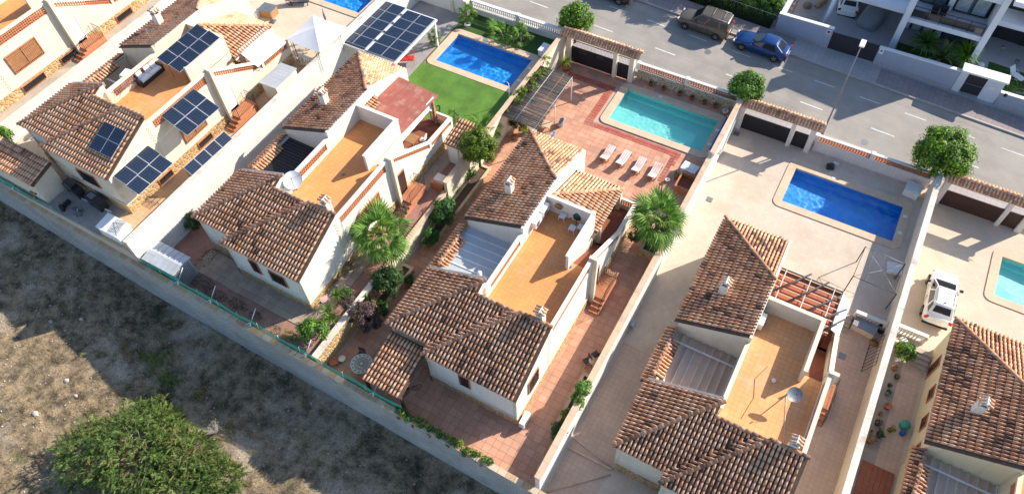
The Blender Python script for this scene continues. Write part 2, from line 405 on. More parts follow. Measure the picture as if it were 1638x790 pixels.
def tile_mesh(kind, lev):
    k = (kind, lev)
    if k not in _tm:
        mb = MB(); V_, F_, S_ = (TV, TF, TS) if kind == 'tile' else (RV, RF, RS)
        for f, sm in zip(F_, S_): pass
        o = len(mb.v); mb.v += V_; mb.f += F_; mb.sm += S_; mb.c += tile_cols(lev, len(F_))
        _tm[k] = mb.mesh('roof_tile' if kind == 'tile' else 'ridge_tile', mat='tile')
    return _tm[k]
def in_poly(x, y, poly):
    ins = False; j = len(poly)-1
    for i in range(len(poly)):
        xi, yi = poly[i]; xj, yj = poly[j]
        if (yi > y) != (yj > y) and x < (xj-xi)*(y-yi)/(yj-yi)+xi: ins = not ins
        j = i
    return ins
class Roof:
    """deck planes plus courses of barrel tiles; the nearest tiles are single objects, the rest one mesh"""
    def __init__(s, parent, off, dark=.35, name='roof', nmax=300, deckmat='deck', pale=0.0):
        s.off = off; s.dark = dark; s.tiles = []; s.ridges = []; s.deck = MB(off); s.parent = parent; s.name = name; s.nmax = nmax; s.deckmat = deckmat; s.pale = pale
        s.solid = MB(off)
    def lev(s, p):
        n = noise.noise(Vector((p[0]*.45, p[1]*.45, p[2]*.45)))*.45+noise.noise(Vector((p[0]*1.3, p[1]*1.3, p[2]*3)))*.40
        k = .12+rnd.random()**1.6*.62 + n*.85 + (s.dark-.35)*.8
        return max(0, min(NLEV-1, int(k*NLEV)))
    def plane(s, poly, zf, down, col=.225, row=.38, thick=.09, inset=.02):
        """poly in xy, zf=(a,b,c) z=a+bx+cy, down: unit xy direction of fall"""
        z = lambda x, y: zf[0]+zf[1]*x+zf[2]*y
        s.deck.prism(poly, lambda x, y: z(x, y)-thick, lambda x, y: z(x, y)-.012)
        dx, dy = down; ex, ey = -dy, dx
        g = math.hypot(zf[1], zf[2]); th = math.atan(g); rowh = row*math.cos(th)
        us = [x*ex+y*ey for x, y in poly]; vs = [-(x*dx+y*dy) for x, y in poly]
        u = min(us)+col*.5; v0 = min(vs)
        upv = Vector((-dx*math.cos(th), -dy*math.cos(th), math.sin(th))); e = Vector((ex, ey, 0)); nrm = upv.cross(e)
        if nrm.z < 0: nrm = -nrm; 
        X = upv.cross(nrm).normalized()
        while u < max(us)-col*.3:
            v = v0
            while v < max(vs):
                vc = v+rowh*.5; x = u*ex - vc*dx; y = u*ey - vc*dy
                if in_poly(x, y, poly):
                    px, py = u*ex-v*dx, u*ey-v*dy
                    P = Vector((px, py, z(px, py)))
                    a = rnd.gauss(0, .022)
                    Xr = (X*math.cos(a)+upv*math.sin(a)); Yr = (upv*math.cos(a)-X*math.sin(a))
                    m = Matrix((Xr, Yr, nrm)).transposed().to_4x4(); m.translation = P + nrm*rnd.uniform(-.004, .008)+upv*rnd.uniform(-.015, .015)
                    s.tiles.append((m, s.lev(P+Vector(s.off))))
                v += rowh
            u += col
    def ridge(s, p0, p1, step=.33):
        p0 = Vector(p0); p1 = Vector(p1); d = p1-p0; L = d.length; d.normalize()
        if d.z < 0: p0, p1, d = p1, p0, -d
        n = Vector((0, 0, 1)); X = d.cross(n).normalized(); n = X.cross(d)
        k = 0.0
        while k < L-.1:
            m = Matrix((X, d, n)).transposed().to_4x4(); m.translation = p0+d*k+n*(-.01+rnd.uniform(0, .01))
            s.ridges.append((m, min(NLEV-2, s.lev(p0+d*k+Vector(s.off))//2+7))); k += step
    def finish(s, parts=True):
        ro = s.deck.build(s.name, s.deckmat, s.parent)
        base = Vector(WL[ro.name]); off = Vector(s.off); sh = off-base
        cam_p = Vector((0, 0, CAMH))
        for kind, lst, V_, F_, S_ in (('tile', s.tiles, TV, TF, TS), ('ridge', s.ridges, RV, RF, RS)):
            if not lst: continue
            lst.sort(key=lambda t: ((t[0].translation+off)-cam_p).length)
            nm = s.nmax if kind == 'tile' else 120
            own, rest = (lst[:nm], lst[nm:]) if parts else ([], lst)
            for m, lv in own:
                m2 = m.copy(); m2.translation = m.translation+sh
                piece('tile' if kind == 'tile' else 'ridge_tile', tile_mesh(kind, lv), ro, m2)
            if rest:
                mb = MB(); a = np.array(V_); nv = len(V_)
                for m, lv in rest:
                    R3 = np.array(m.to_3x3()); t = np.array(m.translation+off)
                    w = a @ R3.T + t; o = len(mb.v)
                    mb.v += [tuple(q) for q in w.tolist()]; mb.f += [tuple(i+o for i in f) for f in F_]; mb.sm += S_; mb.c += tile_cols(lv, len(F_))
                mb.build('roof_tiles' if kind == 'tile' else 'ridge_tiles', 'tile', ro, kind='stuff')
        return ro

# ---------------------------------------------------------------- paving in single slabs
def slab_field(parent, rects, z, sx, sy, colf, gap=.012, holes=(), nmax=300, name='slab', h=.03, mat='slab', off=False):
    items = []
    for (x0, y0, x1, y1) in rects:
        nx = max(1, round((x1-x0)/sx)); ny = max(1, round((y1-y0)/sy)); ax = (x1-x0)/nx; ay = (y1-y0)/ny
        for j in range(ny):
            for i in range(-1 if off and j % 2 else 0, nx):
                xa = x0+i*ax+(ax/2 if off and j % 2 else 0); xb = min(x1, xa+ax); xa = max(x0, xa)
                if xb-xa < .05: continue
                cx, cy = (xa+xb)/2, y0+(j+.5)*ay
                if any(a < cx < c and b < cy < d for a, b, c, d in holes): continue
                items.append((cx, cy, xb-xa-gap, ay-gap))
    items.sort(key=lambda t: t[0]**2+t[1]**2)
    cache = {}
    def cells(it, full):
        cx, cy, w, d = it; return cx, cy, w, d
    for it in items[:nmax]:
        cx, cy, w, d = it; lv = rnd.randrange(8); k = (round(w, 3), round(d, 3), lv)
        if k not in cache:
            mb = MB(); mb.box(-w/2, -d/2, -h, w/2, d/2, 0, colf(lv/7.0)); cache[k] = mb.mesh(name, mat=mat)
        piece(name, cache[k], parent, Matrix.Translation((cx, cy, z+rnd.uniform(-.002, .002))))
    if items[nmax:]:
        mb = MB()
        for cx, cy, w, d in items[nmax:]:
            zz = z+rnd.uniform(-.002, .002)
            mb.box(cx-w/2, cy-d/2, zz-h, cx+w/2, cy+d/2, zz, colf(rnd.randrange(8)/7.0))
        mb.build(name+'s', mat, parent, kind='stuff')

def mround(x0, y0, x1, y1, r, n=6):
    pts = []
    for cx, cy, a0 in ((x1-r, y1-r, 0), (x0+r, y1-r, 90), (x0+r, y0+r, 180), (x1-r, y0+r, 270)):
        pts += [(cx+r*math.cos(R_(a0+90*i/n)), cy+r*math.sin(R_(a0+90*i/n))) for i in range(n+1)]
    return pts

# ---------------------------------------------------------------- plants
GREENS = dict(
    street=[(.04,.12,.015), (.09,.21,.02), (.17,.32,.025), (.34,.46,.03), (.025,.07,.015)],
    shrub=[(.035,.11,.02), (.06,.16,.03), (.10,.22,.04), (.02,.06,.015)],
    dark=[(.02,.055,.015), (.035,.085,.02), (.06,.12,.03)],
    yellow=[(.12,.20,.02), (.22,.30,.03), (.30,.36,.04), (.07,.13,.02)],
    round=[(.08,.15,.015), (.14,.22,.02), (.25,.30,.03), (.05,.09,.015)],
    purple=[(.10,.05,.065), (.16,.09,.10), (.06,.035,.05), (.24,.17,.15), (.05,.06,.03)],
    broom=[(.10,.18,.05), (.15,.24,.065), (.20,.29,.085), (.27,.34,.12), (.06,.11,.03), (.26,.25,.10)],
    dry=[(.34,.26,.13), (.26,.19,.09), (.42,.34,.20), (.18,.14,.07)],
    bright=[(.06,.15,.02), (.12,.25,.03), (.20,.34,.04), (.04,.10,.02)],
    pinkdry=[(.34,.22,.20), (.26,.18,.13), (.12,.12,.05)])
def leaf_mass(mb, center, radii, n, size, pal, rng, clumps=26, cr=.34, shell=.75, flat=False, low=-.5, aspect=.45):
    cx, cy, cz = center; rx, ry, rz = radii; cl = []
    for i in range(clumps):
        while True:
            d = Vector((rng.gauss(0, 1), rng.gauss(0, 1), rng.gauss(0, 1))).normalized()
            if d.z > low: break
        r = rng.uniform(shell*.72, shell*1.06)
        cl.append((Vector((d.x*rx*r, d.y*ry*r, d.z*rz*r)), rng.uniform(.6, 1.25)*cr, rng.uniform(-.5, .5)))
    V_, F_, C_ = mb.v, mb.f, mb.c
    for i in range(n):
        c, s, t = cl[rng.randrange(clumps)]
        d = Vector((rng.gauss(0, 1), rng.gauss(0, 1), rng.gauss(0, 1))).normalized()
        q = c + Vector((d.x*rx, d.y*ry, d.z*rz))*s*rng.random()**.4
        nrm = (d + q.normalized()*.7 + Vector((rng.uniform(-.7, .7), rng.uniform(-.7, .7), rng.uniform(-.2, .9)))).normalized()
        a = nrm.orthogonal().normalized(); b = nrm.cross(a); an = rng.uniform(0, 6.28)
        a, b = a*math.cos(an)+b*math.sin(an), b*math.cos(an)-a*math.sin(an)
        L = size*rng.uniform(.6, 1.3); w = L*aspect; p = Vector((cx, cy, cz))+q; o = len(V_)
        V_ += [tuple(p-a*L*.5), tuple(p+b*w*.5), tuple(p+a*L*.5), tuple(p-b*w*.5)]
        F_.append((o, o+1, o+2, o+3)); k = min(len(pal)-1, max(0, int(rng.random()*len(pal)+t*1.6)))
        C_.append(pal[k]); mb.sm.append(False)
def bush(name, label, cat, loc, radii, n, size, pal, seed, clumps=24, cr=.36, group=None, stems=4, trunk_h=None, low=-.5, aspect=.5, part='foliage', shell=.75):
    """loc on the ground; crown centre above; stems or a trunk carry it"""
    rng = random.Random(seed); t = thing(name, label, cat, loc, group); x, y, z = loc
    h = trunk_h if trunk_h is not None else radii[2]*.9
    c = (x, y, z+h) if trunk_h is None else (x, y, z+trunk_h+radii[2]*.8)
    mb = MB(); leaf_mass(mb, c, radii, n, size, GREENS[pal], rng, clumps, cr, low=low, aspect=aspect, shell=shell)
    if trunk_h is not None: leaf_mass(mb, c, tuple(k*.62 for k in radii), n//3, size, GREENS[pal], rng, clumps//3, cr*1.5, low=-.9, aspect=aspect)
    mb.build(part, 'leaf', t)
    st = MB()
    if trunk_h is None:
        for i in range(stems):
            a = rng.uniform(0, 6.28); st.tube((x, y, z-.02), (x+radii[0]*.55*math.cos(a), y+radii[1]*.55*math.sin(a), z+h), .025, 5, .01)
        st.build('stem', 'bark', t)
    else:
        r = max(.05, radii[0]*.07); st.tube((x, y, z-.05), (x+.05, y-.03, z+trunk_h), r, 8, r*.8)
        for i in range(6):
            a = i*1.05+rng.random()*.4; st.tube((x+.05, y-.03, z+trunk_h-.05), (x+radii[0]*.6*math.cos(a), y+radii[1]*.6*math.sin(a), c[2]+rng.uniform(-.1, .5)*radii[2]), r*.55, 6, r*.15)
        st.build('trunk', 'bark', t)
    return t
_fans = {}
def fan_mesh(seed, R=1.0, nseg=19, spread=225, cols=None):
    """one fan leaf: stalk from the origin along +x, blade of narrow folded segments"""
    rng = random.Random(seed); mb = MB(); cols = cols or [(.10,.21,.035), (.15,.28,.045), (.22,.35,.06), (.06,.13,.025)]
    pet = R*.95; droop = .22*R
    mb.tube((0, 0, 0), (pet*.55, 0, .03), .022, 4, .016, col=(.16,.20,.06)); mb.tube((pet*.55, 0, .03), (pet, 0, -droop*.25), .016, 4, .012, col=(.16,.20,.06))
    hub = Vector((pet, 0, -droop*.25))
    for i in range(nseg):
        a = R_(-spread/2+spread*(i+.5)/nseg); L = R*(.92-.28*abs(a)/R_(spread/2))*rng.uniform(.92, 1.06)
        d = Vector((math.cos(a), math.sin(a), 0)); s = Vector((-math.sin(a), math.cos(a), 0)); w = L*math.tan(R_(spread/nseg/2))*.50
        mid = hub+d*L*.55+Vector((0, 0, .02-.06*abs(a))); tip = hub+d*L+Vector((0, 0, -droop*(.55+.5*rng.random())-.1*abs(a)))
        c = cols[rng.randrange(len(cols))]; up_ = Vector((0, 0, .025))
        mb.add([tuple(hub), tuple(mid-s*w), tuple(mid+up_), tuple(mid+s*w), tuple(tip)], [(0, 1, 2), (0, 2, 3), (1, 4, 2), (2, 4, 3)], c)
    return mb.mesh('frond', mat='leaf')
def fan_palm(label, loc, trunk_h, R, n, seed, group=None, name='fan_palm', tr=.18):
    rng = random.Random(seed); t = lthing(name, label, 'palm', loc, group)
    key = round(R, 2)
    if key not in _fans: _fans[key] = [fan_mesh(k+11, R) for k in range(4)]
    mb = MB(); prof = []; k = 0
    while k*.09 < trunk_h: prof += [(tr*(1.15-.25*k*.09/trunk_h), k*.09), (tr*(.95-.25*k*.09/trunk_h), k*.09+.06)]; k += 1
    mb.lathe(prof, n=10); mb.build('trunk', 'bark', t)
    for i in range(n):
        f = i/(n-1); el = R_(80 - 128*f**.85 + rng.uniform(-13, 13)); az = i*2.39996+rng.uniform(-.45, .45)
        m = Matrix.Translation((0, 0, trunk_h+.03*(1-f))) @ Matrix.Rotation(az, 4, 'Z') @ Matrix.Rotation(-el, 4, 'Y') @ Matrix.Rotation(rng.uniform(-.5, .5), 4, 'X') @ Matrix.Scale(rng.uniform(.70, 1.14), 4)
        piece('frond', rng.choice(_fans[key]), t, m)
    return t
_bl = {}
def blade_mesh(L, w, cols, droop=.35):
    mb = MB(); c = cols[0]; c2 = cols[-1]
    p = [Vector((L*k, 0, L*(.25*k*(1-k)*2 - droop*k*k*.6))) for k in (0, .35, .7, 1)]; ws = (.5, 1, .7, .02)
    vs = []
    for q, k in zip(p, ws): vs += [tuple(q+Vector((0, -w*k/2, .01))), tuple(q+Vector((0, w*k/2, .01)))]
    mb.add(vs, [(0, 2, 3, 1), (2, 4, 5, 3), (4, 6, 7, 5)], c); return mb.mesh('blade', mat='leaf')
def spiky(name, label, cat, loc, L, n, seed, w=.05, trunk_h=.1, cols=((.09,.17,.03), (.14,.24,.04), (.05,.11,.02)), group=None, droop=.3, heads=((0, 0),), part='leaf'):
    rng = random.Random(seed); t = lthing(name, label, cat, loc, group)
    ms = [blade_mesh(L*rng.uniform(.85, 1.1), w, (c, c), droop) for c in cols for _ in range(2)]
    mb = MB()
    for hx, hy in heads: mb.tube((hx*.3, hy*.3, -.02), (hx, hy, trunk_h+.02), .06, 7, .045)
    mb.build('stem', 'bark', t)
    for hx, hy in heads:
        for i in range(n):
            f = i/(n-1); el = R_(85-95*f**.9+rng.uniform(-8, 8)); az = i*2.39996+rng.uniform(-.3, .3)
            m = Matrix.Translation((hx, hy, trunk_h)) @ Matrix.Rotation(az, 4, 'Z') @ Matrix.Rotation(-el, 4, 'Y')
            piece(part, rng.choice(ms), t, m)
    return t
def pot(mb, c, r, h, z=0): mb.lathe([(r*.68, z), (r, z+h*.9), (r*1.08, z+h*.9), (r*1.08, z+h), (r*.9, z+h), (r*.85, z+h*.82), (.001, z+h*.80)], c, 12)

# ---------------------------------------------------------------- building kit
def lattice(name, parent, off, axis, a0, a1, c, zb, zt, th=.10, mat='clay', slope=None, step=.17):
    """pierced clay panel between a0..a1 along 'x' or 'y' at the other coordinate c; slope: z added per metre"""
    mb = MB(off); n = max(2, int(round((a1-a0)/step))); st = (a1-a0)/n; m = max(1, int(round((zt-zb)/.17))); sz = (zt-zb)/m
    sl = slope or 0
    def bx(u0, u1, z0, z1, t0, t1, col=None):
        zo = lambda u: sl*(u-a0)
        if axis == 'y': vs = [(t, u, z+zo(u)) for z in (z0, z1) for (t, u) in ((t0, u0), (t1, u0), (t1, u1), (t0, u1))]
        else: vs = [(u, t, z+zo(u)) for z in (z0, z1) for (u, t) in ((u0, t0), (u1, t0), (u1, t1), (u0, t1))]
        mb.add(vs, [(3,2,1,0),(4,5,6,7),(0,1,5,4),(1,2,6,5),(2,3,7,6),(3,0,4,7)], col)
    t0, t1 = c-th/2, c+th/2
    for j in range(m+1): bx(a0, a1, zb+j*sz-.018, zb+j*sz+.018, t0, t1)
    for j in range(m):
        for i in range(n+1):
            u = a0+i*st
            bx(max(a0, u-.022), min(a1, u+.022), zb+j*sz+.018, zb+(j+1)*sz-.018, t0+.004, t1-.004)
        for i in range(n):
            u = a0+(i+.5)*st; k = .5 if (i+j) % 2 else .5
            pass
    return mb.build(name, mat, parent)
def window(parent, off, face, c, u0, u1, z0, z1, grille=True, shutter=False, frame='brown_paint', name='window', glass='glass_dark'):
    """face '-y','+x','-x': wall plane coordinate c, opening u0..u1, z0..z1; a recess box is read as dark pane behind a proud frame"""
    out = {'-y': -1, '+x': 1, '-x': -1, '+y': 1}[face]; ax = 'x' if face[1] == 'y' else 'y'
    def bx(mb, u0, u1, z0, z1, d0, d1):
        a, b = c+out*d0, c+out*d1
        if ax == 'x': mb.box(u0, a, z0, u1, b, z1)
        else: mb.box(a, u0, z0, b, u1, z1)
    f = MB(off); t = .07
    bx(f, u0-t, u1+t, z0-t, z0, -.02, .05); bx(f, u0-t, u1+t, z1, z1+t, -.02, .05); bx(f, u0-t, u0, z0, z1, -.02, .05); bx(f, u1, u1+t, z0, z1, -.02, .05)
    w = f.build(name, 'clay', parent)
    g = MB(off); bx(g, u0, u1, z0, z1, -.02, .008); g.build('pane', glass if not shutter else 'wood', w)
    s = MB(off); um = (u0+u1)/2; bx(s, um-.025, um+.025, z0, z1, .009, .03); bx(s, u0, u1, z0, z0+.04, .009, .028); bx(s, u0, u1, z1-.04, z1, .009, .028); s.build('sash', frame, w)
    if grille:
        n = max(3, int((u1-u0)/.13))
        r = MB(off)
        for i in range(n+1):
            u = u0+(u1-u0)*i/n; bx(r, u-.009, u+.009, z0-.04, z1+.04, .09, .108)
        for z in (z0+.15, (z0+z1)/2, z1-.15): bx(r, u0-.02, u1+.02, z-.010, z+.010, .086, .112)
        r.build('grille', 'metal_dark' if not shutter else 'clay', w)
    return w
def quoins(parent, off, x, y, z0, z1, sx, sy, mat='plaster_cream'):
    mb = MB(off); z = z0; k = 0
    while z < z1-.1:
        L = .20 if k % 2 else .10
        mb.box(x-sx*L, y-sy*-.025, z+.01, x+sx*.025, y+sy*.025*-1, z+.13) if False else None
        mb.box(min(x-sx*L, x+sx*.03), min(y+sy*.03, y-sy*(.30-L)), z+.008, max(x-sx*L, x+sx*.03), max(y+sy*.03, y-sy*(.30-L)), z+.122)
        z += .13; k += 1
    return mb.build('quoin', mat, parent, kind='stuff')
def railing(mb, pts, h=.9, r=.018, step=.13, rb=.009):
    pts = [Vector(p) for p in pts]
    for a, b in zip(pts[:-1], pts[1:]):
        mb.tube(a+Vector((0, 0, h)), b+Vector((0, 0, h)), r, 5); mb.tube(a+Vector((0, 0, .12)), b+Vector((0, 0, .12)), rb, 4)
        n = max(1, int((b-a).length/step))
        for i in range(n+1):
            p = a.lerp(b, i/n); mb.tube(p+Vector((0, 0, .02)), p+Vector((0, 0, h)), r if i in (0, n) else rb, 4)
def chimney(parent, off, x, y, z, h=1.0, w=.42, name='chimney', cap=True, rz=0):
    mb = MB(off); mb.box(x-w/2, y-w/2, z-.35, x+w/2, y+w/2, z+h*.72); mb.box(x-w/2-.04, y-w/2-.04, z+h*.72, x+w/2+.04, y+w/2+.04, z+h*.76)
    for sx in (-1, 1):
        for sy in (-1, 1): mb.box(x+sx*w*.5-sx*.09, y+sy*w*.5-sy*.09, z+h*.76, x+sx*w*.5, y+sy*w*.5, z+h*.92)
    mb.vprism([(x-w/2-.03, z+h*.92), (x+w/2+.03, z+h*.92), (x, z+h*1.10)], 'y', y-w/2-.03, y+w/2+.03)
    c = mb.build(name, 'plaster', parent)
    if cap:
        base = Vector(WL[c.name]); of = Vector(off)
        for sx in (-1, 1):
            for k in range(3):
                yy = y-w/2+.02+k*(w-.04)/2
                d = Vector((-sx*.86, 0, .5)); X = Vector((0, sx, 0)); n = X.cross(d)
                if n.z < 0: X = -X; n = X.cross(d)
                m = Matrix((X, d, n)).transposed().to_4x4(); m.translation = of-base+Vector((x+sx*(w/2+.06), yy, z+h*.90))
                piece('cap_tile', tile_mesh('tile', rnd.randrange(0, 6)), c, m @ Matrix.Diagonal((.9, .78, 1, 1)))
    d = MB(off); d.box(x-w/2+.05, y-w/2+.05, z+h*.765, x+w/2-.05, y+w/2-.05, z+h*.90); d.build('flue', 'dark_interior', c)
    return c

# ---------------------------------------------------------------- the villas (one plan, different fittings)
XA, XL2, YF2, YT, YT2, YUL, YUA, YUJ, XT = -8.81, -5.92, .68, 4.06, 5.05, 9.27, 17.98, 13.72, -4.66
ZE, S1, S2, ZFL, ZPOR = 3.42, .41, .38, 3.5, 1.1
ORG = dict(R=(-50.5, 12.3, 4.75), A=(-36.70, 12.97, 3.45), B=(-22.97, 13.47, 1.39), C=(-8.70, 13.51, 0.0), D=(5.61, 13.62, -1.27), E=(20.02, 13.36, -2.0))
def villa(key, label, lower=True, upper=True, dark=.35, wall='plaster', porch='tile', patio='glass', floor='terrace_tile', door='brown_paint', tiles=(170, 130),
          fwins=(), swins=(), lwins=(), twins=(), side_plinth='stone_plinth', chim_low=True, basement=-3.5, chim_up=True):
    off = ORG[key]; T = thing('house', label, 'house', off, 'villas in the row')
    w = MB(off)
    zr1 = lambda x, y: ZE+S1*y-.09; zr3 = lambda x, y: ZE+S1*(y-YF2)-.09; zr4 = lambda x, y: ZE+S1*(x-XA)-.09
    zr5 = lambda x, y: ZE+S2*(x-XA)-.09; zr6 = lambda x, y: ZE+S2*(YUA-y)-.09
    b = basement
    if lower:
        w.prism([(XL2+.18, .16), (0, .16), (0, YT), (-1.86, YT)], b, lambda x, y: min(zr1(x, y), ZE+S1*(x-XL2)-.09))
        w.prism([(XA+.25, YF2+.16), (XL2+.18, YF2+.16), (-2.54, YT), (XT, YT), (XT, 4.6)], b, lambda x, y: min(zr3(x, y), ZE+S1*(x-XA)-.09))
        w.prism([(XL2+.18, .16), (-1.86, YT), (-2.54, YT), (XL2+.18, YF2+.16)], b, lambda x, y: ZE+S1*(x-XL2)-.10)
        w.prism([(XA+.25, YF2+.18), (XT, 4.6), (XT, YT2), (XA+.25, YT2)], b, lambda x, y: zr4(x, y)-.02)
    if upper:
        w.prism([(XA+.25, YUL+.02), (XT, YUL+.02), (XT, YUJ), (XA+.25, YUA-.22)], b, lambda x, y: zr5(x, y)-.02)
        w.prism([(XA+.28, YUA-.22), (XT, YUJ), (XT, YUA-.22)], b, lambda x, y: zr6(x, y)-.02)
        w.box(XT, YUL-.02, ZFL, XT+.16, YUJ+.2, ZE+S2*(XT-XA)+.05)              # upstand of the high wall beside the terrace
        w.vprism([(YUJ+.2, ZPOR), (YUJ+.2, ZE+S2*(XT-XA)+.05), (YUA, ZE+.12), (YUA, ZPOR)], 'x', XT+.001, XT+.15)
    # terrace block, outer wall with its parapet, stair wall down to the porch
    w.prism([(XT, YT), (-.02, YT), (-.02, 9.4), (-1.26, 9.4), (-1.26, 12.5), (XT, 12.5)], b, ZFL-.03)
    w.prism([(-1.26, 9.4), (-.22, 9.4), (-.22, 12.5), (-1.26, 12.5)], b, .9)
    w.prism([(XT, 12.5), (-.22, 12.5), (-.22, 16.45), (XT, 16.45)], b, ZPOR-.03)
    w.box(-.2, YT, ZFL-.04, 0, 9.4, 3.82)
    w.box(-.2, YT, 4.44, 0.02, 9.4, 4.60); w.box(-.2, YT, 3.82, 0, YT+.35, 4.44); w.box(-.2, 9.1, 3.82, 0, 9.4, 4.44)
    w.vprism([(9.62, b), (9.62, 3.98), (13.8, 1.52), (16.6, 1.42), (16.6, b)], 'x', -.2, 0)
    w.vprism([(9.62, 4.36), (9.62, 4.52), (13.8, 2.12), (13.8, 1.97)], 'x', -.22, .03)
    w.vprism([(13.8, 1.97), (13.8, 2.12), (16.6, 2.02), (16.6, 1.87)], 'x', -.22, .031)
    for y in (9.62, 13.72, 16.42): 
        zt = 4.36-(y-9.62)*.572 if y < 13.8 else 1.95
        w.box(-.2, y, .9, .002, y+.2, zt)
    w.box(-1.7, 16.45, b, -.2, 16.62, 1.42); w.box(-1.7, 16.45, 1.87, -.2, 16.62, 2.02); w.box(-1.8, 16.44, b, -1.7, 16.63, 2.02)
    # terrace back wall and side wall
    w.box(XT+.15, 12.33, ZFL-.04, -1.26, 12.51, 4.80); w.box(-1.44, 8.85, ZFL-.04, -1.26, 12.33, 4.801)
    w.box(XT+.1, 12.30, 4.80, -1.23, 12.54, 4.85); w.box(-1.47, 8.82, 4.801, -1.23, 12.30, 4.851)
    # parapet on the patio side
    w.box(XT-.02, YT2-1.0, b, XT+.16, YUL, 3.82); w.box(XT-.05, YT2-.2, 4.40, XT+.19, YUL-.02, 4.55); w.box(XT-.02, YT2-.2, 3.82, XT+.16, YT2+.3, 4.40); w.box(XT-.02, YUL-.4, 3.82, XT+.16, YUL-.02, 4.40)
    W_ = w.build('wall', wall, T)
    fl = MB(off); fl.prism([(XT+.16, YT), (-.2, YT), (-.2, 9.4), (-1.26, 9.4), (-1.26, 12.33), (XT+.16, 12.33)], ZFL-.03, ZFL); fl.build('terrace_floor', floor, T)
    pf = MB(off); pf.prism([(XT+.15, 12.52), (-.2, 12.52), (-.2, 16.45), (XT+.15, 16.45)], ZPOR-.03, ZPOR)
    n = 12
    for i in range(n):
        y0 = 9.4+i*.31; pf.box(-1.24, y0, .5, -.22, y0+.31, ZFL-(i+1)*.2)
    pf.build('stair', 'porch_tile' if key != 'A' else 'clay', T)
    lattice('lattice', T, off, 'y', YT+.35, 9.1, -.1, 3.83, 4.44)
    lattice('lattice', T, off, 'y', YT2+.3, YUL-.4, XT+.07, 3.83, 4.40)
    lattice('lattice', T, off, 'y', 9.84, 13.7, -.1, 3.86, 4.24, slope=-.574)
    lattice('lattice', T, off, 'y', 13.94, 16.4, -.1, 1.44, 1.90, slope=-.02)
    lattice('lattice', T, off, 'x', -1.7, -.2, 16.53, 1.43, 1.87)
    pl = MB(off); pl.box(-.22, 9.4, b, .32, 9.62, 4.74); pl.build('pilaster', 'plaster_cream' if wall != 'plaster_yellow' else wall, T)
    # stone plinth
    ph = .80; p = MB(off)
    if lower:
        p.box(XL2+.12, .10, b, .05, .16, ph); p.box(XL2+.12, .10, b, XL2+.19, YF2+.16, ph); p.box(XA+.19, YF2+.10, b, XL2+.12, YF2+.159, ph)
    p.box(0, .16, b, .05, 9.4, ph); p.box(0, 9.63, b, .05, 16.6, ph)
    p.build('plinth', side_plinth, T)
    q = MB(off)
    q.box(0, .16, ph, .065, 9.4, ph+.06); 
    if lower: q.box(XL2+.12, .08, ph, .065, .16, ph+.06)
    q.build('plinth_band', 'plaster_cream', T)
    if lower:
        quoins(T, off, 0, .16, ph+.06, ZE-.2, 1, -1); quoins(T, off, XL2+.18, .16, ph+.06, ZE-.2, -1, -1); quoins(T, off, XA+.25, YF2+.16, ph, ZE-.2, -1, -1)
    quoins(T, off, 0, YT, ph+.06, 4.4, 1, 1)
    # roofs
    if lower:
        r = Roof(T, off, dark, nmax=tiles[0])
        r.plane([(XL2, 0), (.1, 0), (.1, YT), (-1.86, YT)], (ZE, 0, S1), (0, -1))
        r.plane([(XL2, 0), (-1.86, YT), (-2.54, YT), (XL2, YF2)], (ZE-S1*XL2, S1, 0), (-1, 0))
        r.plane([(XA, YF2), (XL2, YF2), (-2.54, YT), (XT, YT), (XT, 4.83)], (ZE-S1*YF2, 0, S1), (0, -1))
        r.plane([(XA, YF2), (XT, 4.83), (XT, YT2), (XA, YT2)], (ZE-S1*XA, S1, 0), (-1, 0))
        r.ridge((XL2, 0, ZE+.06), (-1.86, YT, ZE+S1*YT+.06)); r.ridge((XA, YF2, ZE+.06), (XT, 4.83, ZE+S1*(XT-XA)+.06))
        r.ridge((XT-.02, YT+.05, ZE+S1*(YT-YF2)+.05), (-1.86, YT+.05, ZE+S1*(YT-YF2)+.07)); r.ridge((-1.86, YT+.05, ZE+S1*YT+.06), (.05, YT+.05, ZE+S1*YT+.065))
        r.finish()
        g = MB(off); g.prism([(XA+.1, YT2), (XT, YT2), (XT, YT2+.14), (XA+.1, YT2+.14)], lambda x, y: ZE+S1*(x-XA)-.30, lambda x, y: ZE+S1*(x-XA)+.05); g.build('roof_flashing', 'driveway_grey', T)
    if upper:
        r = Roof(T, off, dark+.08, nmax=tiles[1])
        r.plane([(XA, YUL), (XT, YUL), (XT, YUJ), (XA, YUA)], (ZE-S2*XA, S2, 0), (-1, 0))
        r.plane([(XA, YUA), (XT, YUJ), (XT, YUA)], (ZE+S2*YUA, 0, -S2), (0, 1))
        r.ridge((XA, YUA, ZE+.06), (XT, YUJ, ZE+S2*(XT-XA)+.06))
        r.finish()
        if chim_up: chimney(T, off, -7.0, 12.0, ZE+S2*(-7.0-XA), 1.25, .46)
    if chim_low: chimney(T, off, -.75, YT+.35, ZE+S1*YT-.4, 1.1, .42)
    # little tiled wall roof beside the patio
    s = MB(off); s.box(XA+.12, YT2+.14, b, XA+.32, YUL, 2.72)
    s.build('patio_wall', wall, T)
    r = Roof(T, off, dark, name='patio_wall_roof', nmax=0)
    r.plane([(XA-.30, YT2+.1), (XA+.22, YT2+.1), (XA+.22, YUL), (XA-.30, YUL)], (2.70-.45*(XA-.30), .45, 0), (-1, 0), row=.3)
    r.plane([(XA+.22, YT2+.75), (XA+.72, YT2+.75), (XA+.72, YUL-1.0), (XA+.22, YUL-1.0)], (2.97+.45*(XA+.22), -.45, 0), (1, 0), row=.3)
    r.ridge((XA+.22, YT2+.7, 2.98), (XA+.22, YUL-1.0, 2.98)); r.finish()
    # patio cover
    px0, px1, py0, py1 = XA+.34, XT-.04, YT2+.16, YUL
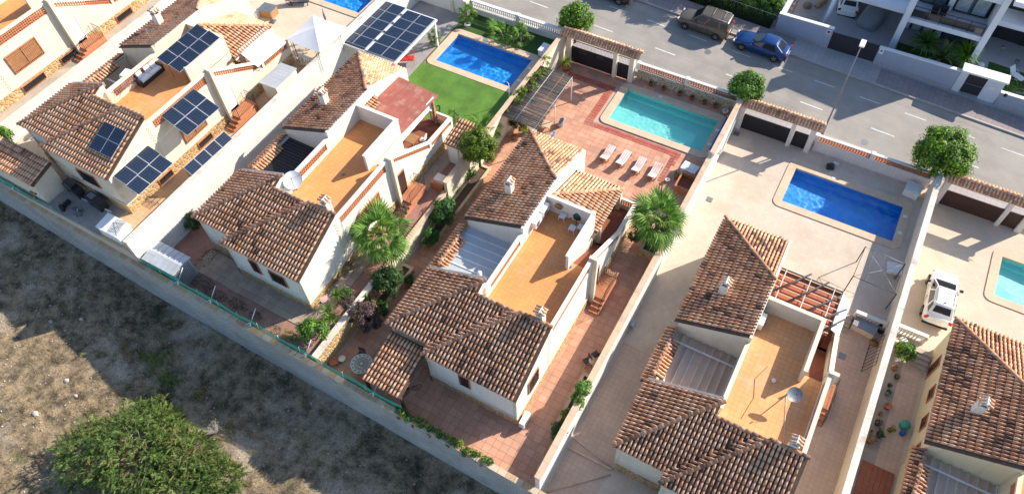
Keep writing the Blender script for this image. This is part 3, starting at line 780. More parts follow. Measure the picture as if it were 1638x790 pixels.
    if patio == 'glass':
        g = MB(off); n = 7
        for i in range(n):
            a = py0+(py1-py0)*i/n; bb = py0+(py1-py0)*(i+1)/n
            g.prism([(px0, a+.03), (px1, a+.03), (px1, bb-.03), (px0, bb-.03)], lambda x, y: 2.75+.06*(x-px0), lambda x, y: 2.78+.06*(x-px0))
        c = g.build('patio_canopy', 'glass_sheet', T)
        for i in range(n+1):
            a = py0+(py1-py0)*i/n; m = MB(off); m.prism([(px0, a-.035), (px1, a-.035), (px1, a+.035), (px0, a+.035)], lambda x, y: 2.72+.06*(x-px0), lambda x, y: 2.83+.06*(x-px0)); m.build('canopy_bar', 'metal_white', c)
        f = MB(off); f.box(px0, py0, 2.55, px0+.08, py1, 2.72); f.build('canopy_beam', 'metal_white', c)
    elif patio == 'mesh':
        g = MB(off); n = 34
        for i in range(n):
            a = py0+(py1-py0)*i/n; g.prism([(px0, a+.02), (px1, a+.02), (px1, a+.105), (px0, a+.105)], 2.70+(.015 if i % 2 else 0), 2.72+(.015 if i % 2 else 0))
        c = g.build('patio_canopy', 'shade_mesh', T)
        m = MB(off)
        for i in range(5): m.box(px0, py0+(py1-py0)*i/4-.03, 2.60, px1, py0+(py1-py0)*i/4+.03, 2.68)
        m.box(px0-.02, py0, 2.6, px0+.06, py1, 2.74); m.build('canopy_beam', 'metal_white', c)
    elif patio == 'sail':
        n = 8; c = None
        for i in range(n):
            a = px0+(px1-px0)*i/n; bb = px0+(px1-px0)*(i+1)/n; g = MB(off); k = 5
            for j in range(k):
                t0, t1 = j/k, (j+1)/k; z0 = 2.45-.16*math.sin(math.pi*t0); z1 = 2.45-.16*math.sin(math.pi*t1)
                xa, xb = a+(bb-a)*t0, a+(bb-a)*t1
                g.add([(xa, py0, z0), (xb, py0, z1), (xb, py1, z1), (xa, py1, z0)], [(0, 1, 2, 3)], smooth=True)
            if c is None: 
                m = MB(off); m.box(px0, py0+.05, 2.50, px1, py0+.12, 2.58); m.box(px0, py1-.75, 2.52, px1, py1-.67, 2.60); m.box(px1-.06, py0, 2.44, px1, py1, 2.52)
                c = m.build('patio_canopy', 'metal_white', T)
            g.build('fabric_strip', 'fabric_beige', c)
            m = MB(off); m.tube((bb, py0, 2.49), (bb, py1, 2.49), .024, 4); m.build('canopy_wire', 'metal_white', c)
    elif patio == 'open':
        g = MB(off); g.box(px0, py0, -.1, px1, py1, .02); g.build('patio_floor', 'concrete_path', T)
        g = MB(off); g.box(px0, 7.0, 2.5, px1, 7.09, 2.6); g.build('patio_beam', 'metal_white', T)
        g = MB(off); g.box(px1-.03, py0+.6, 0, px1+.02, py0+1.9, 2.05); g.build('patio_door', 'metal_dark', T)
        g = MB(off); g.vprism([(YUL-2.0, 0), (YUL-2.0, 1.6), (YUL-1.7, 2.0), (YUL-1.3, 2.0), (YUL-1.0, 1.6), (YUL-1.0, 0)], 'x', px1-.03, px1+.02); g.build('patio_arch', 'wood_dark', T)
    # porch roof
    if porch == 'tile':
        xe, ye, zp, sp = -1.05, 16.5, 2.95, .36
        xi, yi = XT+.15, 12.54; d = min(xe-xi, ye-yi)
        r = Roof(T, off, dark-.25, name='porch_roof', nmax=0)
        r.plane([(xi, ye), (xe, ye), (xe-d, ye-d), (xi, ye-d)], (zp+sp*ye, 0, -sp), (0, 1))
        r.plane([(xe, yi-.5), (xe, ye), (xe-d, ye-d), (xe-d+.0, yi), (-1.2, yi), (-1.2, yi-.5)], (zp+sp*xe, -sp, 0), (1, 0))
        r.ridge((xe, ye, zp+.06), (xe-d, ye-d, zp+sp*d+.06)); r.finish()
        e_ = MB(off); e_.box(xi, ye, zp-.02, xe, ye+.06, zp+.07); e_.build('roof_edge', 'red_paint' if key == 'C' else 'clay', T)
        c = MB(off)
        for x, y in ((xe-.15, ye-.15), (xe-.15, 13.2), (XT+.3, ye-.15)): c.box(x-.14, y-.14, ZPOR, x+.14, y+.14, zp-.02)
        c.box(XT+.15, ye-.28, zp-.3, xe-.02, ye-.05, zp-.06); c.box(xe-.26, 12.6, zp-.3, xe-.04, ye-.28, zp-.061); c.build('porch_column', wall, T)
    elif porch == 'sheet':
        g = None
        for i in range(7):
            x0 = XT+.18+i*.47; g = MB(off); g.prism([(x0+.012, 12.55), (x0+.458, 12.55), (x0+.458, 17.0), (x0+.012, 17.0)], lambda x, y: 3.95-.07*(y-12.5)-.12*(x+4.5)-.05, lambda x, y: 3.95-.07*(y-12.5)-.12*(x+4.5)); 
            o = g.build('porch_roof' if i == 0 else 'roof_sheet', 'brown_roof_sheet', T if i == 0 else o0)
            if i == 0: o0 = o
        c = MB(off)
        for x, y in ((-1.25, 16.3),): c.box(x-.1, y-.1, ZPOR, x+.1, y+.1, 3.25)
        c.build('porch_column', 'wood', T)
        c = MB(off); c.box(-1.42, 12.6, 2.65, -1.34, 16.6, 3.35); c.build('awning_roll', 'white_paint', T)
        r = Roof(T, off, dark-.2, name='porch_tile_edge', nmax=0); r.plane([(XT+.16, 12.55), (XT+1.2, 12.55), (XT+.5, 14.2), (XT+.16, 14.2)], (4.22+.3*XT, -.3, 0), (1, 0)); r.finish()
    # door, landing, steps, railing
    d = MB(off); d.box(0, 9.80, .62, .05, 10.58, 2.55); D_ = d.build('door', door, T)
    d = MB(off); d.box(0, 9.74, .62, .075, 9.80, 2.62); d.box(0, 10.58, .62, .075, 10.64, 2.62); d.box(0, 9.80, 2.55, .075, 10.58, 2.62); d.build('frame', wall if door == 'white_paint' else 'clay', D_)
    d = MB(off); d.tube((.05, 9.9, 1.5), (.11, 9.9, 1.5), .03, 8); d.build('handle', 'metal_grey', D_)
    s = MB(off); s.box(.052, 9.64, b, 1.0, 11.4, .60)
    for i in range(3): s.box(.33, 9.64-.30*(i+1), b, 1.0, 9.64-.30*i, .60-.15*(i+1))
    s.build('steps', 'clay', T)
    r = MB(off); railing(r, [(.96, 8.74, .1), (.96, 9.64, .60), (.96, 11.36, .60), (.15, 11.36, .60)]); r.build('railing', 'metal_dark', T)
    if lower:
        for u0, u1, z0, z1 in fwins: window(T, off, '-y', .15, u0, u1, z0, z1)
    for u0, u1, z0, z1, sh in swins: window(T, off, '+x', .005, u0, u1, z0, z1, shutter=sh)
    for u0, u1, z0, z1 in lwins: window(T, off, '+x', .052, u0, u1, z0, z1, grille=True)
    for u0, u1, z0, z1 in twins: window(T, off, '-x', XA+.25, u0, u1, z0, z1, grille=False, glass='wood_dark')
    return T

# ---------------------------------------------------------------- ground, plots, pools
def fz(x):
    xs = (-90, -60, -49.4, -32.4, -17, -12, 5, 40); z = (2.6, 1.9, .5, -1.9, -2.35, -2.8, -3.6, -5)
    return float(np.interp(x, xs, z))
def field():
    nx, ny = 230, 110; x0, x1, y0, y1 = -75, 40, -30, 11.2; V_ = []; F_ = []
    for j in range(ny+1):
        for i in range(nx+1):
            x = x0+(x1-x0)*i/nx; y = y0+(y1-y0)*j/ny; k = min(1, max(0, (10.4-y)/1.5))
            n = noise.fractal(Vector((x*.35, y*.35, 3)), .8, 2.1, 5)*.16 + noise.noise(Vector((x*1.7, y*1.7, 9)))*.06
            V_.append((x, y, fz(x)+n*(.3+.7*k)+.02))
    F_ = [(j*(nx+1)+i, j*(nx+1)+i+1, (j+1)*(nx+1)+i+1, (j+1)*(nx+1)+i) for j in range(ny) for i in range(nx)]
    mb = MB(); mb.add(V_, F_, None, True); mb.build('wasteland_ground', 'dry_ground', kind='structure')
field()
g = MB(); g.box(-400, -400, -14, 400, 500, -12); g.build('far_ground', 'dry_ground', kind='structure')
PX = dict(R=(-74, -49.2), A=(-49.2, -34.3), B=(-34.3, -20.7), C=(-20.7, -5.95), D=(-5.95, 8.45), E=(8.45, 24))
POOLS = dict(A=(-43.4, 36.5, -35.75, 40.0), B=(-28.85, 36.5, -21.9, 40.15), C=(-14.45, 38.25, -6.95, 42.0), D=(-.5, 37.65, 7.2, 41.2), E=(14.05, 37.0, 21.5, 40.55))
def plot(key, mat, dz=0.0, name='plot_ground'):
    x0, x1 = PX[key]; z = LV[key]+dz; mb = MB(); y0, y1 = 10.72, 43.9
    if key in POOLS:
        a, b, c, d = POOLS[key]
        for r in ((x0, y0, x1, b), (x0, d, x1, y1), (x0, b, a, d), (c, b, x1, d)): mb.box(r[0], r[1], z-6, r[2], r[3], z)
    else: mb.box(x0, y0, z-6, x1, y1, z)
    return mb.build(name, mat, kind='structure')
plot('R', 'concrete_path'); plot('A', 'deck_beige_warm'); gB = plot('B', 'gravel_red')
gC = plot('C', 'joint_pink', -.028, 'courtyard_ground'); plot('D', 'deck_beige'); plot('E', 'deck_beige_warm')
def pink(t): 
    return lerp((.53, .26, .165), (.61, .335, .22), t)
def band(t): return lerp((.40, .10, .07), (.47, .13, .09), t)
C_ = ORG['C']; hx0, hx1, hy0, hy1 = C_[0]+XA+.3, C_[0]+.04, C_[1]+.12, C_[1]+16.6
bandr = [(-19.4, 41.1, -15.9, 41.7), (-15.9, 36.95, -15.3, 41.7), (-15.9, 36.95, -8.2, 37.5), (-8.75, 34.3, -8.2, 36.95)]
house_holes = [(hx0, hy0+.6, hx1, hy1), (C_[0]+XL2+.2, hy0, hx1, hy0+1), (hx0, hy1-.2, C_[0]+XT, C_[1]+17.9), (-15.1, 37.65, -6.3, 42.65)]
slab_field(gC, [(-20.4, 10.95, -6.1, 36.95), (-20.4, 37.5, -15.9, 41.1), (-20.4, 36.95, -15.9, 37.5), (-8.2, 34.3, -6.1, 37.5), (-20.4, 41.7, -15.3, 43.6), (-15.3, 42.5, -6.1, 43.5)], 0.0, .46, .46, pink,
           holes=house_holes+[(-8.75, 34.3, -8.2, 36.95)], gap=.014)
slab_field(gC, [(-19.4, 41.1, -15.9, 41.7), (-15.9, 36.95, -15.3, 41.7), (-15.3, 36.95, -8.2, 37.5), (-8.75, 34.3, -8.2, 36.95)], 0.001, .28, .28, band, gap=.03, nmax=140, name='border_tile')
# B plot surfaces
oB = ORG['B']
mb = MB(); z = LV['B']+.03
for r in ((-34.1, 31.7, -29.55, 43.9),): mb.box(r[0], r[1], z-.1, r[2], r[3], z)
mb.build('driveway', 'driveway_grey', kind='structure')
mb = MB(); mb.box(-29.55, 30.2, z-.1, -20.75, 35.9, z+.012); mb.build('artificial_lawn', 'turf_green', kind='structure')
mb = MB(); mb.box(-29.55, 40.75, z-.1, -20.75, 43.6, z+.008); mb.box(-21.3, 35.9, z-.1, -20.75, 40.75, z+.0081); mb.box(-29.55, 35.9, z-.1, -29.5, 40.75, z+.0081); mb.build('lawn_strip', 'turf_dark', kind='structure')
gp = MB(); gp.box(-34.0, 12.3, z-.1, -33.9, 12.4, z-.02)
fp = gp.build('footpath', 'concrete_path', kind='structure')
def beige(t): return lerp((.36, .27, .20), (.43, .33, .25), t)
slab_field(fp, [(-31.8, 12.35, -28.4, 14.1), (-28.9, 12.3, -22.2, 13.6), (-22.92, 13.6, -21.95, 30.2)], z+.006, .5, .5, beige, gap=.012, nmax=110)
# D plot: paved side path and turning strip; E side garden floor; A yard
mb = MB(); z = LV['D']+.012; mb.box(5.75, 10.8, z-.1, 8.25, 30.0, z); mb.box(-5.7, 10.8, z-.1, -3.1, 22.0, z+.001); mb.build('side_path', 'path_brown', kind='structure')
mb = MB(); z = LV['D']+.05; mb.tube((-5.7, 14.9, z), (-2.9, 14.35, z), .04, 5); mb.tube((-5.6, 11.4, z), (-2.9, 14.0, z), .04, 5)
mb.box(-5.72, 14.2, z-.04, -3.0, 14.34, z+.05); mb.build('kerb_line', 'coping', kind='structure')
mb = MB(); z = LV['E']+.012; mb.box(8.75, 18, z-.1, 10.0, 30.6, z); mb.build('garden_bed', 'gravel_pale', kind='structure')
mb = MB(); mb.box(10.0, 18, z-.1, 11.25, 29.2, z+.006); mb.build('side_path', 'path_brown', kind='structure')
mb = MB(); z = LV['A']+.014; mb.box(-36.62, 13.0, z-.1, -34.5, 30.0, z); mb.box(-37.2, 10.8, z-.1, -34.5, 13.0, z+.001); mb.build('side_path', 'path_orange', kind='structure')
mb = MB(); z = LV['A']+.012; mb.box(-49, 10.8, z-.1, -37.2, 13.0, z); mb.build('yard_floor', 'gravel_pale', kind='structure')

def pool(key, label, mos, wat, steps=True, dz=.06):
    x0, y0, x1, y1 = POOLS[key]; z = LV[key]; T = thing('swimming_pool', label, 'swimming pool', (x0, y0, z))
    b = MB(); d = 1.25; e = .02
    b.add([(x0+e, y0+e, z-.9), (x1-e, y0+e, z-d), (x1-e, y1-e, z-d), (x0+e, y1-e, z-.9), (x0+e, y0+e, z), (x1-e, y0+e, z), (x1-e, y1-e, z), (x0+e, y1-e, z)],
          [(0, 1, 2, 3), (0, 4, 5, 1), (1, 5, 6, 2), (2, 6, 7, 3), (3, 7, 4, 0)])
    b.build('basin', mos, T)
    if steps:
        s = MB()
        for k in range(4):
            r = 1.5-.33*k; pts = [(x0+.024, y0+.024)]+[(x0+.024+r*math.cos(R_(90*i/10)), y0+.024+r*math.sin(R_(90*i/10))) for i in range(11)]
            s.prism(pts, z-1.15, z-.70+.14*k)
        s.build('pool_steps', mos, T)
    s = MB()                                   # narrow bench along the street side
    s.box(x0+.026, y1-.42, z-1.6, x1-.026, y1-.026, z-.62); s.build('bench', mos, T)
    c = MB(); w = .56; outer = mround(x0-w, y0-w, x1+w, y1+w, .55, 6)
    n = len(outer); inn = []
    for (x, y) in outer: inn.append((min(max(x, x0-.03), x1+.03)+(.06 if x < x0 else -.06 if x > x1 else 0), min(max(y, y0-.03), y1+.03)+(.06 if y < y0 else -.06 if y > y1 else 0)))
    zt, zb = z+dz, z-.10
    vs = [(x, y, zt) for x, y in outer]+[(x, y, zt) for x, y in inn]+[(x, y, zb) for x, y in outer]+[(x, y, zb) for x, y in inn]
    fs = []
    for i in range(n):
        j = (i+1) % n; fs += [(i, j, n+j, n+i), (2*n+i, 2*n+j, j, i), (n+i, n+j, 3*n+j, 3*n+i)]
    c.add(vs, fs); cp = c.build('coping', 'pool_coping', T)
    jn = MB()
    k = x0+.2
    while k < x1: jn.box(k, y0-w+.01, zt, k+.014, y0-.02, zt+.002); jn.box(k, y1+.02, zt, k+.014, y1+w-.01, zt+.002); k += .5
    k = y0+.2
    while k < y1: jn.box(x0-w+.01, k, zt, x0-.02, k+.014, zt+.002); jn.box(x1+.02, k, zt, x1+w-.01, k+.014, zt+.002); k += .5
    jn.build('coping_joints', 'joint_beige', cp, kind='stuff')
    wv = MB(); nx = 150; ny = 74; am = .020 if 'blue' in wat else .009
    def hw(x, y): return am*(noise.noise(Vector((x*1.5, y*1.5, 2.0)))+.55*noise.noise(Vector((x*3.4+5, y*3.4, 7.0))))
    wv.add([(x0+(x1-x0)*i/nx, y0+(y1-y0)*j/ny, z-.13+hw(x0+(x1-x0)*i/nx, y0+(y1-y0)*j/ny)) for j in range(ny+1) for i in range(nx+1)],
           [(j*(nx+1)+i, j*(nx+1)+i+1, (j+1)*(nx+1)+i+1, (j+1)*(nx+1)+i) for j in range(ny) for i in range(nx)], None, True)
    wo = wv.build('water', wat, T); wo.cycles.is_caustics_caster = True
    for o in list(T.children):
        if o.name.split('.')[0] in ('basin', 'pool_steps', 'bench'): o.cycles.is_caustics_receiver = True
    for x, y in ((x0+(x1-x0)*.35, y1+.25), (x1+.25, y0+1.0), (x1+.25, y0+2.6)):
        l = MB(); l.box(x-.14, y-.12, zt, x+.14, y+.12, zt+.015); l.build('skimmer_lid', 'white_plastic', T)
    return T
pool('A', 'deep blue pool at the top edge, behind the solar carport', 'mosaic_blue', 'water_blue')
pool('B', 'blue pool beside the green artificial lawn and palms', 'mosaic_blue', 'water_blue')
pool('C', 'turquoise pool with cream coping in the terracotta paved courtyard', 'mosaic_aqua', 'water_aqua')
pool('D', 'bright blue pool in the large beige paved yard of the pergola villa', 'mosaic_blue', 'water_blue')
pool('E', 'turquoise pool cut by the right edge near the white parked car', 'mosaic_aqua', 'water_aqua')

# ---------------------------------------------------------------- street
def strip(name, x0, x1, y0, y1, dz, mat, depth=.6, kind='structure', parent=None):
    mb = MB(); mb.prism([(x0, y0), (x1, y0), (x1, y1), (x0, y1)], lambda x, y: zs(x)+dz-depth, lambda x, y: zs(x)+dz); return mb.build(name, mat, parent, kind=kind)
strip('road', -95, 60, 44.9, 52.15, 0, 'asphalt', 8)
strip('near_pavement', -95, 60, 43.9, 44.75, .12, 'pavement_pale', 8); strip('near_kerb', -95, 60, 44.75, 44.9, .13, 'kerb', 8)
strip('far_kerb', -95, 60, 52.15, 52.32, .13, 'kerb', 3)
strip('far_pavement', -95, -4.6, 52.32, 54.3, .12, 'pavement', 3); strip('far_pavement', -4.6, 2.4, 52.32, 54.3, .12, 'pavement_pale', 3); strip('far_pavement', 2.4, 60, 52.32, 54.3, .12, 'pavement', 3)
rm = MB()
def dash(x0, x1, y, w=.10): rm.prism([(x0, y-w/2), (x1, y-w/2), (x1, y+w/2), (x0, y+w/2)], lambda x, y: zs(x)-.02, lambda x, y: zs(x)+.005)
for x in (-35.3, -30.7, -26.1, -20.0, -14.4, -8.3, -2.2, 3.3, 9.4, 14.8, 20): dash(x, x+1.75, 47.38)
for x in (-31.5, -27.6, -23.7, -19.9, -16.4, -12.6, -8.8, -5.3, -1.9, 1.7, 5.2, 8.8, 12.3, 15.8): dash(x, x+1.6, 50.3, .08)
rm.build('road_markings', 'paint_white', kind='structure')
ir = MB()
for x, y in ((-30, 46.2), (3.2, 45.7), (-10.5, 49.1)): ir.lathe([(.30, 0), (.30, .012)], (x, y, zs(x)+.0), 16)
ir.build('manhole_cover', 'metal_grey', kind='structure')

# ---------------------------------------------------------------- boundary wall towards the wasteland
def bz(x): return .35-.065*x
T = thing('boundary_wall', 'long grey concrete block wall with green mesh screen above the wasteland', 'wall', (-20, 10.6, -2.3))
mb = MB(); mb.prism([(-75, 10.48), (30, 10.48), (30, 10.72), (-75, 10.72)], lambda x, y: fz(x)-1.2, lambda x, y: bz(x)-.06); mb.build('blockwork', 'block_wall', T)
x = -56.0; cache = {}
while x < 1:
    L = rnd.choice((.45, .5, .55)); m = MB(); zz = bz(x+L/2); col = lerp((.50, .33, .15), (.58, .47, .34), rnd.random())
    m.add([(x+.01, 10.44, bz(x)-.06), (x+L-.01, 10.44, bz(x+L)-.06), (x+L-.01, 10.78, bz(x+L)-.06), (x+.01, 10.78, bz(x)-.06),
           (x+.01, 10.44, bz(x)+rnd.uniform(-.01, .02)), (x+L-.01, 10.44, bz(x+L)+rnd.uniform(-.01, .02)), (x+L-.01, 10.78, bz(x+L)+.02), (x+.01, 10.78, bz(x)+.02)],
          [(3,2,1,0),(4,5,6,7),(0,1,5,4),(1,2,6,5),(2,3,7,6),(3,0,4,7)], col)
    m.build('coping_stone', 'slab', T); x += L
mb = MB(); xs = np.arange(-50, -14.4, .5); vs = []
for i, xx in enumerate(xs): vs += [(float(xx), 10.82+.02*math.sin(i*1.3), bz(xx)-.25), (float(xx), 10.86+.04*math.sin(i*.9), bz(xx)+.52+.04*math.sin(i*1.7))]
mb.add(vs, [(2*i, 2*i+2, 2*i+3, 2*i+1) for i in range(len(xs)-1)]); mb.build('screen_mesh', 'green_mesh', T)
for x in list(np.arange(-48, -15.5, 1.55)):
    m = MB(); x = float(x); m.tube((x, 10.80, bz(x)-.1), (x, 10.9, bz(x)+.55), .016, 5); m.build('screen_rod', 'metal_white', T)
wp = [-45.5, -39.9, -36.3, -31.0, -28.4, -25.3, -21.2, -16.4]
for x in wp:
    m = MB(); m.tube((x, 10.7, bz(x)-.1), (x, 10.85, bz(x)+.25), .05, 6); m.tube((x, 10.85, bz(x)+.2), (x+.05, 11.55, bz(x)+.85), .028, 5); m.tube((x-.25, 10.7, bz(x)+.02), (x, 10.85, bz(x)+.25), .022, 5); m.build('barbed_wire_post', 'metal_white', T)
for k in range(4):
    m = MB(); pts = [(x+.05*(k+1)/4, 10.85+.70*(k+1)/4, bz(x)+.22+.62*(k+1)/4) for x in wp]; m.path(pts, .0035, 3); m.build('wire', 'metal_grey', T)

# ---------------------------------------------------------------- party walls
def pwall(label, x0, x1, segs, mat, cop='coping', over=.03, ext=None):
    T = thing('party_wall', label, 'wall', ((x0+x1)/2, segs[0][0], LV['D'] if x0 > -7 else 0))
    mb = MB(); c = MB()
    for (y0, y1, zt, zb) in segs:
        mb.box(x0, y0, zb, x1, y1, zt-.05)
    mb.build('masonry', mat, T)
    for (y0, y1, zt, zb) in segs:
        y = y0
        while y < y1-.05:
            L = min(1.0, y1-y); m = MB(); m.box(x0-over, y+.006, zt-.05, x1+over, y+L-.006, zt+rnd.uniform(0, .006)); m.build('coping_stone', cop, T); y += L
    return T
pwall('tall white block wall beside the path of the villa in the top left corner', -49.32, -49.02, [(10.8, 43.6, 5.0, 1)], 'block_white_wall', 'coping_pale')
pwall('tall white block wall between the solar panel villa and the satellite dish villa', -34.45, -34.15, [(10.8, 43.6, 4.6, -1)], 'block_white_wall', 'coping_pale')
pwall('cream wall topped with broad peach coping between the middle villa and the pergola villa', -6.12, -5.84, [(11.0, 43.3, 1.6, -4)], 'white_block', 'coping', .05)
pwall('peach faced wall with pale coping between the clothes line yard and the white car yard', 8.26, 8.56, [(12.0, 43.2, .8, -4)], 'plaster_cream', 'coping_pale', .04)
T = thing('party_wall', 'cream garden wall behind the vine pergola and the round tree', 'wall', (-20.55, 34, 1.4))
mb = MB(); mb.box(-20.75, 25.3, -1, -20.5, 43.0, 2.55); mb.build('masonry', 'plaster_cream', T); mb = MB(); mb.box(-20.8, 25.28, 2.55, -20.45, 43.0, 2.61); mb.build('coping', 'coping', T)
T = thing('garden_wall', 'low stone faced wall with grey coping below the purple leaved shrub', 'wall', (-20.7, 13, 0))
mb = MB(); mb.box(-20.86, 10.9, -1, -20.58, 18.2, 1.72); mb.build('masonry', 'stone_plinth', T); mb = MB(); mb.box(-20.92, 10.9, 1.72, -20.52, 18.2, 1.80); mb.build('coping', 'coping_pale', T)
T = thing('garden_wall', 'cream garden wall between the tall fan palm and the stone planter', 'wall', (-20.7, 20, 0))
mb = MB(); mb.box(-20.86, 18.2, -1, -20.60, 25.3, 1.60); mb.build('masonry', 'plaster_cream', T); mb = MB(); mb.box(-20.9, 18.21, 1.60, -20.56, 25.3, 1.66); mb.build('coping', 'coping', T)
def planter(label, x0, y0, x1, y1, z0, z1, mat='stone_plinth', w=.16):
    T = thing('planter', label, 'planter', ((x0+x1)/2, (y0+y1)/2, z0))
    m = MB(); m.box(x0, y0, z0, x1, y0+w, z1); m.box(x0, y1-w, z0, x1, y1, z1); m.box(x0, y0+w, z0, x0+w, y1-w, z1); m.box(x1-w, y0+w, z0, x1, y1-w, z1); m.build('border', mat, T)
    m = MB(); e = .02
    m.box(x0-e, y0-e, z1, x1+e, y0+w+e, z1+.04); m.box(x0-e, y1-w-e, z1, x1+e, y1+e, z1+.04); m.box(x0-e, y0+w+e, z1, x0+w+e, y1-w-e, z1+.04); m.box(x1-w-e, y0+w+e, z1, x1+e, y1-w-e, z1+.04); m.build('coping', 'coping', T)
    m = MB(); m.box(x0+w, y0+w, z0, x1-w, y1-w, z1-.06); m.build('soil', 'soil', T); return T
planter('narrow stone planter under the purple shrub, beside the terracotta path', -20.58, 14.6, -19.7, 19.6, 0, .45)
planter('long stone planter in front of the round tree, beside the terracotta path', -20.5, 21.6, -19.55, 29.4, 0, .5)
planter('stone planter below the big fan palm at the foot of the stairs', -7.35, 27.7, -6.14, 31.3, 0, .6)
planter('small stone planter against the peach topped wall, full of shrubs', -6.75, 14.2, -6.14, 18.2, 0, .4)

villa('R', 'cream villa in the top left corner with shuttered window, stone plinth and white door', dark=.3, tiles=(0, 0), porch='none', patio='none', door='white_paint', wall='plaster_cream', chim_up=False,
      swins=[(4.9, 7.3, 1.7, 3.0, True)], lwins=[(8.0, 9.3, .15, .6), (4.6, 6.4, .15, .6), (13.4, 14.8, .15, .6)])
villa('A', 'cream villa with solar panels on its terrace, walls and roof', dark=.22, porch='tile', patio='open', door='white_paint', wall='plaster_cream', chim_low=False,
      fwins=[(-3.4, -1.9, 1.5, 2.5)], swins=[(5.8, 7.7, 1.3, 2.4, True)], lwins=[(2.7, 3.8, .15, .6), (6.4, 7.6, .15, .6)])
villa('B', 'white villa with two satellite dishes and a brown sheet porch roof', dark=.36, porch='sheet', patio='mesh',
      fwins=[(-4.05, -3.5, 1.6, 2.75), (-2.55, -1.45, 1.6, 2.6)], swins=[(5.75, 7.9, 1.75, 3.0, True)])
villa('C', 'white villa with orange terrace, glass patio canopy and tiled porch roof, in the terracotta courtyard', dark=.36, porch='tile', patio='glass',
      fwins=[(-3.6, -3.0, 1.75, 2.85)], swins=[(1.55, 2.6, 1.5, 2.8, False)])
villa('D', 'villa with dark brown roofs, beige shade strips and an open metal pergola', dark=.46, porch='open', patio='sail', floor='terrace_tile_pale', wall='plaster_cream',
      fwins=[(-4.6, -3.6, 1.5, 2.5)])
villa('E', 'yellow walled villa at the right edge with dark tiled roof and shade strips', lower=False, dark=.46, porch='none', patio='sail', wall='plaster_yellow', tiles=(0, 300), chim_low=False,
      twins=[(13.1, 13.9, 1.3, 2.1), (11.1, 11.9, 1.3, 2.1), (15.5, 16.2, .1, 1.8), (9.4, 10.0, 1.2, 2.0)])

# ---------------------------------------------------------------- trees and planting
def street_tree(label, x, y, rad, h, seed, pal='street', n=9000):
    return bush('street_tree', label, 'tree', (x, y, zs(x)+.1), (rad, rad, rad*.85), n, .17, pal, seed, clumps=130, cr=.24, trunk_h=h, low=-.6, group='round trees along the garden walls', aspect=.5, part='crown')
street_tree('round green street tree behind the left end of the tiled gate with black railings', -20.35, 44.5, 1.62, 1.2, 1, n=14000)
street_tree('round yellowish green street tree between the turquoise pool and the lamp post', -6.0, 44.4, 1.55, .9, 2, 'bright', n=13000)
street_tree('largest round street tree, at the corner of the brown gate', 8.1, 44.6, 2.3, .9, 33, n=24000)
bush('round_tree', 'dense round tree with olive green crown beside the small tiled shed', 'tree', (-20.00, 28.69, 1.20), (1.5, 1.5, 1.4), 17000, .14, 'round', 5, clumps=90, cr=.26, trunk_h=1.0, part='crown')
bush('oleander_bush', 'bright green bush in the long stone planter beside the terracotta path', 'bush', (-19.98, 23.89, 0.50), (1.05, 1.15, 1.0), 4200, .16, 'shrub', 6)
bush('laurel_bush', 'big green bush at the foot of the tall fan palm', 'bush', (-20.02, 17.34, 0.40), (1.15, 1.2, 1.25), 4800, .16, 'dark', 7)
bush('purple_shrub', 'purple leaved shrub over the stone faced garden wall', 'shrub', (-19.95, 14.82, 0.50), (1.15, 1.15, .85), 5000, .12, 'purple', 8, cr=.28)
bush('purple_shrub', 'small purple flowering shrub beside the house wall and yuccas', 'shrub', (-20.66, 14.65, 1.39), (.75, .7, .75), 2000, .11, 'purple', 18, cr=.3)
bush('lemon_bush', 'bright green bush in the sun at the corner by the stone wall and block wall', 'bush', (-21.51, 12.09, 1.39), (1.1, .95, 1.0), 4200, .15, 'bright', 9)
bush('grey_shrub', 'pale grey green shrub beside the purple shrub', 'shrub', (-19.96, 15.66, 0.60), (.55, .55, .5), 1200, .10, 'dry', 10)
bush('wall_bush', 'small bush against the tall white wall near the metal shed', 'bush', (-33.85, 14.94, 1.39), (.75, .7, .9), 2200, .14, 'dark', 11)
bush('citrus_bush', 'small bright bush behind the back shed of the solar panel villa', 'bush', (-48.83, 13.54, 3.45), (.55, .55, 1.0), 1200, .16, 'bright', 12)
bush('orange_bush', 'bright green leafy bush against the peach topped wall', 'bush', (-6.09, 16.52, 0.40), (.55, .95, 1.0), 2600, .15, 'bright', 13)
bush('clipped_ball', 'yellow green clipped ball shrub between two looser shrubs', 'shrub', (-6.32, 15.22, 0.35), (.48, .48, .48), 2600, .08, 'yellow', 14, cr=.16, clumps=40)
bush('grey_shrub', 'dark olive shrub in the small stone planter, lowest of its row', 'shrub', (-6.29, 14.22, 0.35), (.5, .6, .55), 1800, .10, 'dark', 15)
bush('myrtle_bush', 'small green bush in the stone planter below the big fan palm', 'bush', (-8.00, 28.27, 0.50), (.5, .5, .5), 1300, .11, 'dark', 16)
bush('courtyard_bush', 'leafy yellow green bush beside the stone steps of the yellow villa', 'bush', (9.84, 29.78, -2.00), (.72, .6, .6), 1700, .15, 'bright', 17)
bush('planter_shrub', 'low yellow green planting in the long stone planter, below the round tree', 'shrub', (-20.80, 26.59, 0.50), (.5, 1.0, .35), 1600, .10, 'yellow', 19)
bush('flower_mass', 'pink flowering low plants against the stone plinth of the dish villa', 'flowers', (-23.08, 15.68, 1.39), (.5, 1.1, .35), 1800, .08, 'pinkdry', 20)
bush('potted_bush', 'small bush behind the palm at the path end', 'bush', (-19.55, 18.78, 0.10), (.4, .4, .4), 700, .10, 'shrub', 21)
bush('myrtle_bush', 'low green bush under the pergola on the courtyard side', 'bush', (-20.01, 33.95, 0.20), (.55, .6, .8), 1700, .12, 'dark', 22)
